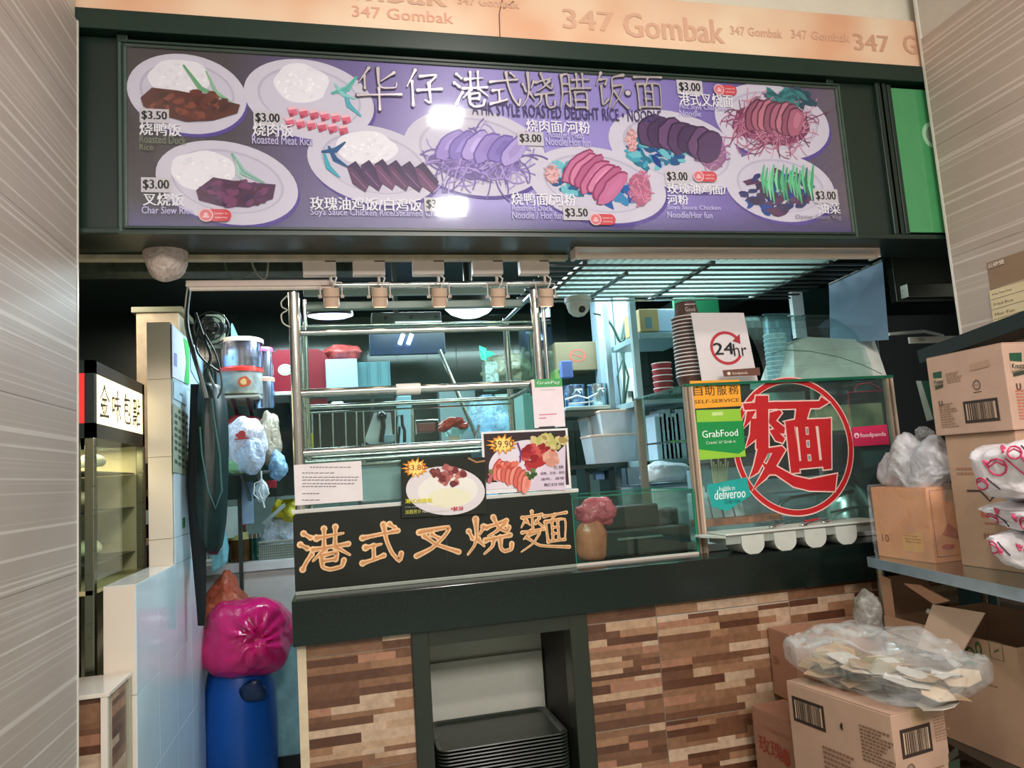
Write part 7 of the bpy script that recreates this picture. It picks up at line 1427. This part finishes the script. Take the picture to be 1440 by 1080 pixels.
b0 = l.px(1313, 850); b1 = l.px(1278, 820); b2 = l.px(1300, 822); b3 = l.px(1335, 845)
sl([(b0[0], b0[1], .0), (b1[0], b1[1], .02), (b2[0], b2[1], .02), (b3[0], b3[1], 0)], (206, 156, 128), 'torn_flap')
g = G((206, 200, 190)); c1 = l.px(1287, 862); c2_ = l.px(1310, 872); g.tube([l.at(c1[0], c1[1], -.05), l.at(c2_[0], c2_[1], -.06)], .009, 8); obj('spoon_handle', g, SATIN, o)
g = G(); e0 = l.px(1256, 910); e1 = l.px(1315, 900); g.text(l, 'CHINESE SPOON', e0[0], e0[1] - .004, e1[0], e0[1] + .020, (70, 74, 56), 2, px=False, bold=.0008)
for cxp in (1365,): e = l.px(cxp, 918); g.ell(l, e[0], e[1], .018, .018, (60, 100, 66), 2, px=False, ring=.4); g.line(l, [(e[0] - .02, e[1] - .03), (e[0] + .02, e[1] - .03)], .012, (90, 130, 96), 2)
e = l.px(1390, 900); e2 = l.px(1412, 930); g.line(l, [(e[0], e[1]), (e2[0], e[1]), (e2[0], e2[1]), (e[0], e2[1]), (e[0], e[1])], .0025, (110, 110, 76), 2); g.line(l, [(e[0] + .015, e2[1] + .02), (e2[0] - .012, e2[1] + .03)], .006, (110, 110, 76), 2); textblock(g, l, LO * .62, zO - .13, LO * .3, .014, 2, (150, 120, 92), 9)
e = l.px(1378, 908); g.ell(l, e[0] - .006, e[1] - .01, .012, .022, (70, 104, 66), 2, px=False, ring=.5)
obj('print', g, PAPER, o)
bag('clear crinkled plastic sheet squeezed behind the front leg of the steel rack', 1221, 862, 2.36, (.045, .05, .075), (206, 206, 200), 53, dens=.45)
# floor carton with barcodes and the bag of cardboard scraps on it
zt6 = .83; o, n_, ul, ur, L_, Wd, h = carton('barcode_carton', 'brown seasoning carton with barcodes on two sides at the bottom right', (1252, 1005), (1105, 957), (1376, 1000), zt6, 0)
l, r = carton_build(o, n_, ul, ur, L_, Wd, zt6, .5, (186, 152, 130))
g = G(); barcode(g, l, .02, zt6 - .115, .13, .075); textblock(g, l, .28, zt6 - .15, .12, .10, 10, (120, 90, 70), 12); g.text(l, 'U', .38, zt6 - .165, .4, zt6 - .145, INK, 3, px=False, bold=.001); textblock(g, l, .13, zt6 - .22, .14, .07, 5, (130, 96, 76), 14); textblock(g, l, .16, zt6 - .32, .13, .05, 4, (140, 110, 88), 15); g.ell(l, .215, zt6 - .08, .006, .008, (50, 36, 30), 2, px=False, wob=.8); soup_logo(g, l, .35, zt6 - .30, .08); obj('print', g, PAPER, o)
g = G(); barcode(g, r, .025, zt6 - .12, .115, .075, (56, 40, 34)); halal(g, r, .05, zt6 - .155, .018, (80, 60, 46)); textblock(g, r, .155, zt6 - .10, .06, .07, 9, (160, 122, 96), 16); textblock(g, r, .12, zt6 - .19, .06, .03, 4, (140, 100, 80), 18); soup_logo(g, r, .19, zt6 - .23, .07, (40, 60, 44)); g.poly(r, [(.195, zt6 - .16), (.235, zt6 - .15), (.235, zt6 - .125), (.195, zt6 - .14)], (50, 50, 40), 2); obj('print', g, PAPER, o)
o2 = thing('base_carton', 'plain brown carton underneath the barcode carton at the bottom right', 'box', (n_.x, n_.y + .2, 0)); carton_build(o2, n_ - ul * .01, ul, ur, L_ - .02, Wd, .498, 0.0, (180, 144, 118))
# left lower carton with red Chinese print
zt7 = .68; o, n3, ul3, ur3, L3, W3, h3 = carton('rose_carton', 'brown carton with reddish Chinese lettering at the foot of the counter', (1113, 1018), (1056, 992), (1170, 1012), zt7, 0)
l, r = carton_build(o, n3, ul3, ur3, L3, max(W3, .34), zt7, 0.0, (160, 116, 92)); g = G(); fa, fb = l.px(1077, 1062); 
for k, ch in enumerate('玫瑰'): p, q_ = l.px(1068 + k * 17, 1050 + k * 9); p2, q2 = l.px(1082 + k * 17, 1034 + k * 8); g.text(l, ch, p, q_ - .01, p2, q_ + .045, (150, 60, 44), 2, px=False, bold=.001)
p, q_ = l.px(1078, 1022); g.text(l, 'COOKING WINE', p - .02, q_ - .012, p + .12, q_ + .004, (176, 110, 84), 2, px=False); p, q_ = l.px(1100, 1058); g.ell(l, p + .02, q_ - .01, .02, .028, (150, 64, 48), 2, px=False); obj('print', g, PAPER, o)
# carton behind against the counter
zt8 = P(1082, 884, 'y', 2.5).z; n5 = P(1116, 895, 'z', zt8)
o = thing('plain_carton', 'plain brown carton against the counter behind the scrap bag', 'box', (n5.x + .15, (2.515 + n5.y) / 2, zt7)); l, r = carton_build(o, V((n5.x, n5.y, zt8)), V((0, -1, 0)), V((1, 0, 0)), 2.52 - n5.y, .36, zt8, .682, (166, 122, 96))
g = G((140, 96, 72)); textblock(g, l, .02, zt8 - .12, .05, .03, 3, (140, 96, 72), 3); obj('print', g, PAPER, o)
# scrap bag
cen = (P(1130, 925, 'z', zt6 + .05) + P(1372, 970, 'z', zt6 + .05)) / 2; pa = P(1122, 915, 'z', zt6 + .06); pb = P(1383, 975, 'z', zt6 + .06); mid = (n_ - ul * L_ * .5) + ur * Wd * .55; mid.z = zt6 + .08
o = thing('scrap_bag', 'clear plastic bag of torn cardboard scraps lying on the barcode carton', 'plastic bag', (mid.x, mid.y, zt6))
ax = (pb - pa); ax.z = 0; hl = ax.length / 2; ax.normalize(); ay = V((-ax.y, ax.x, 0)); cc = (pa + pb) / 2; cc.z = zt6 + .075
g = G((226, 230, 228)); bm = bmesh.new(); bmesh.ops.create_icosphere(bm, subdivisions=5, radius=1); vs = []
for v in bm.verts:
    d = v.co.normalized(); tt = d.x; kx = math.copysign(abs(tt) ** .8, tt); wd_ = (1 - abs(tt) ** 3 * .45)
    k = 1 + .3 * noise.noise(d * 2.3 + V((5, 2, 1))) + .10 * abs(noise.noise(d * 5)) - .04; an_ = math.atan2(d.y, d.x); hz = math.hypot(d.x, d.y); cr = 1 + .17 * hz ** 3 * (-math.cos(4 * an_)) + .035 * hz ** 2 * math.sin(9 * an_ + 1); k *= cr; z = math.copysign(abs(d.z) ** .7, d.z) * .075 * (k / cr) * wd_; z = max(z, -.0735)
    q_ = cc + ax * (kx * hl * (1 + .05 * noise.noise(d * 3)) * (.5 + .5 * cr)) + ay * (d.y * .17 * k * wd_); q_.z = cc.z + z + .03 * (1 - 2 * abs(noise.noise(d * 3.2))) * (1 if d.z > -.1 else 0); vs.append(q_)
bm.verts.index_update(); fs = [[v.index for v in f.verts] for f in bm.faces]; bm.free(); g.add(vs, fs); obj('bag_film', g, film((226, 232, 232), .2, .05, scale=8, bump=1.0), o, smooth=80)
rr = random.Random(12)
for k in range(52):
    u_ = rr.uniform(-.72, .72); v_ = rr.uniform(-.7, .7) * (1 - abs(u_) * .3); s_ = rr.uniform(.04, .07); zz = cc.z - .06 + rr.uniform(0, .09) * (1 - abs(u_) * .6); cpt = cc + ax * (u_ * hl) + ay * (v_ * .12); cpt.z = zz
    col = rr.choice([(196, 164, 130), (172, 142, 110), (214, 190, 160), (150, 136, 104), (206, 200, 190)]) ; an = rr.uniform(0, 6.28); n = 7; nr = V((rr.uniform(-.2, .2), rr.uniform(-.3, .1), 1)).normalized(); e1 = nr.orthogonal().normalized(); e2 = nr.cross(e1); pts = []
    for j in range(n): a_ = 6.283 * j / n + an; rad = s_ * rr.uniform(.6, 1.1); pts.append(cpt + e1 * rad * math.cos(a_) + e2 * rad * math.sin(a_) + nr * rr.uniform(-.006, .006))
    gg = G(col); gg.add(pts + [p - nr * .003 for p in pts], [tuple(range(n)), tuple(reversed(range(n, 2 * n)))] + [(j, n + j, n + (j + 1) % n, (j + 1) % n) for j in range(n)]); obj('cardboard_scrap', gg, CARD, o)
# white lidded tub bottom right
c_ = P(1440, 1065, 'z', .40); c_ = V((c_.x + .05, c_.y, 0)); o = thing('white_bucket', 'white bucket with lid cut off at the bottom right corner', 'bucket', (c_.x, c_.y, 0))
pz = P(1390, 1050, 'x', 1.9)
bx, by, bz = 2.07, 1.86, .52
rad = .16; g = G((206, 206, 204)); o.location = (bx, by, 0); g.lathe((bx, by, 0), [(rad * .85, 0), (rad * .97, bz - .03), (rad * .95, bz - .01)], 32); obj('bucket_body', g, SATIN, o, smooth=True); g = G((222, 220, 220)); g.lathe((bx, by, bz - .03), [(rad, 0), (rad * 1.03, .004), (rad * 1.03, .026), (rad * .97, .034), (rad * .9, .028), (0.0, .028)], 32); obj('lid', g, SATIN, o, smooth=True)
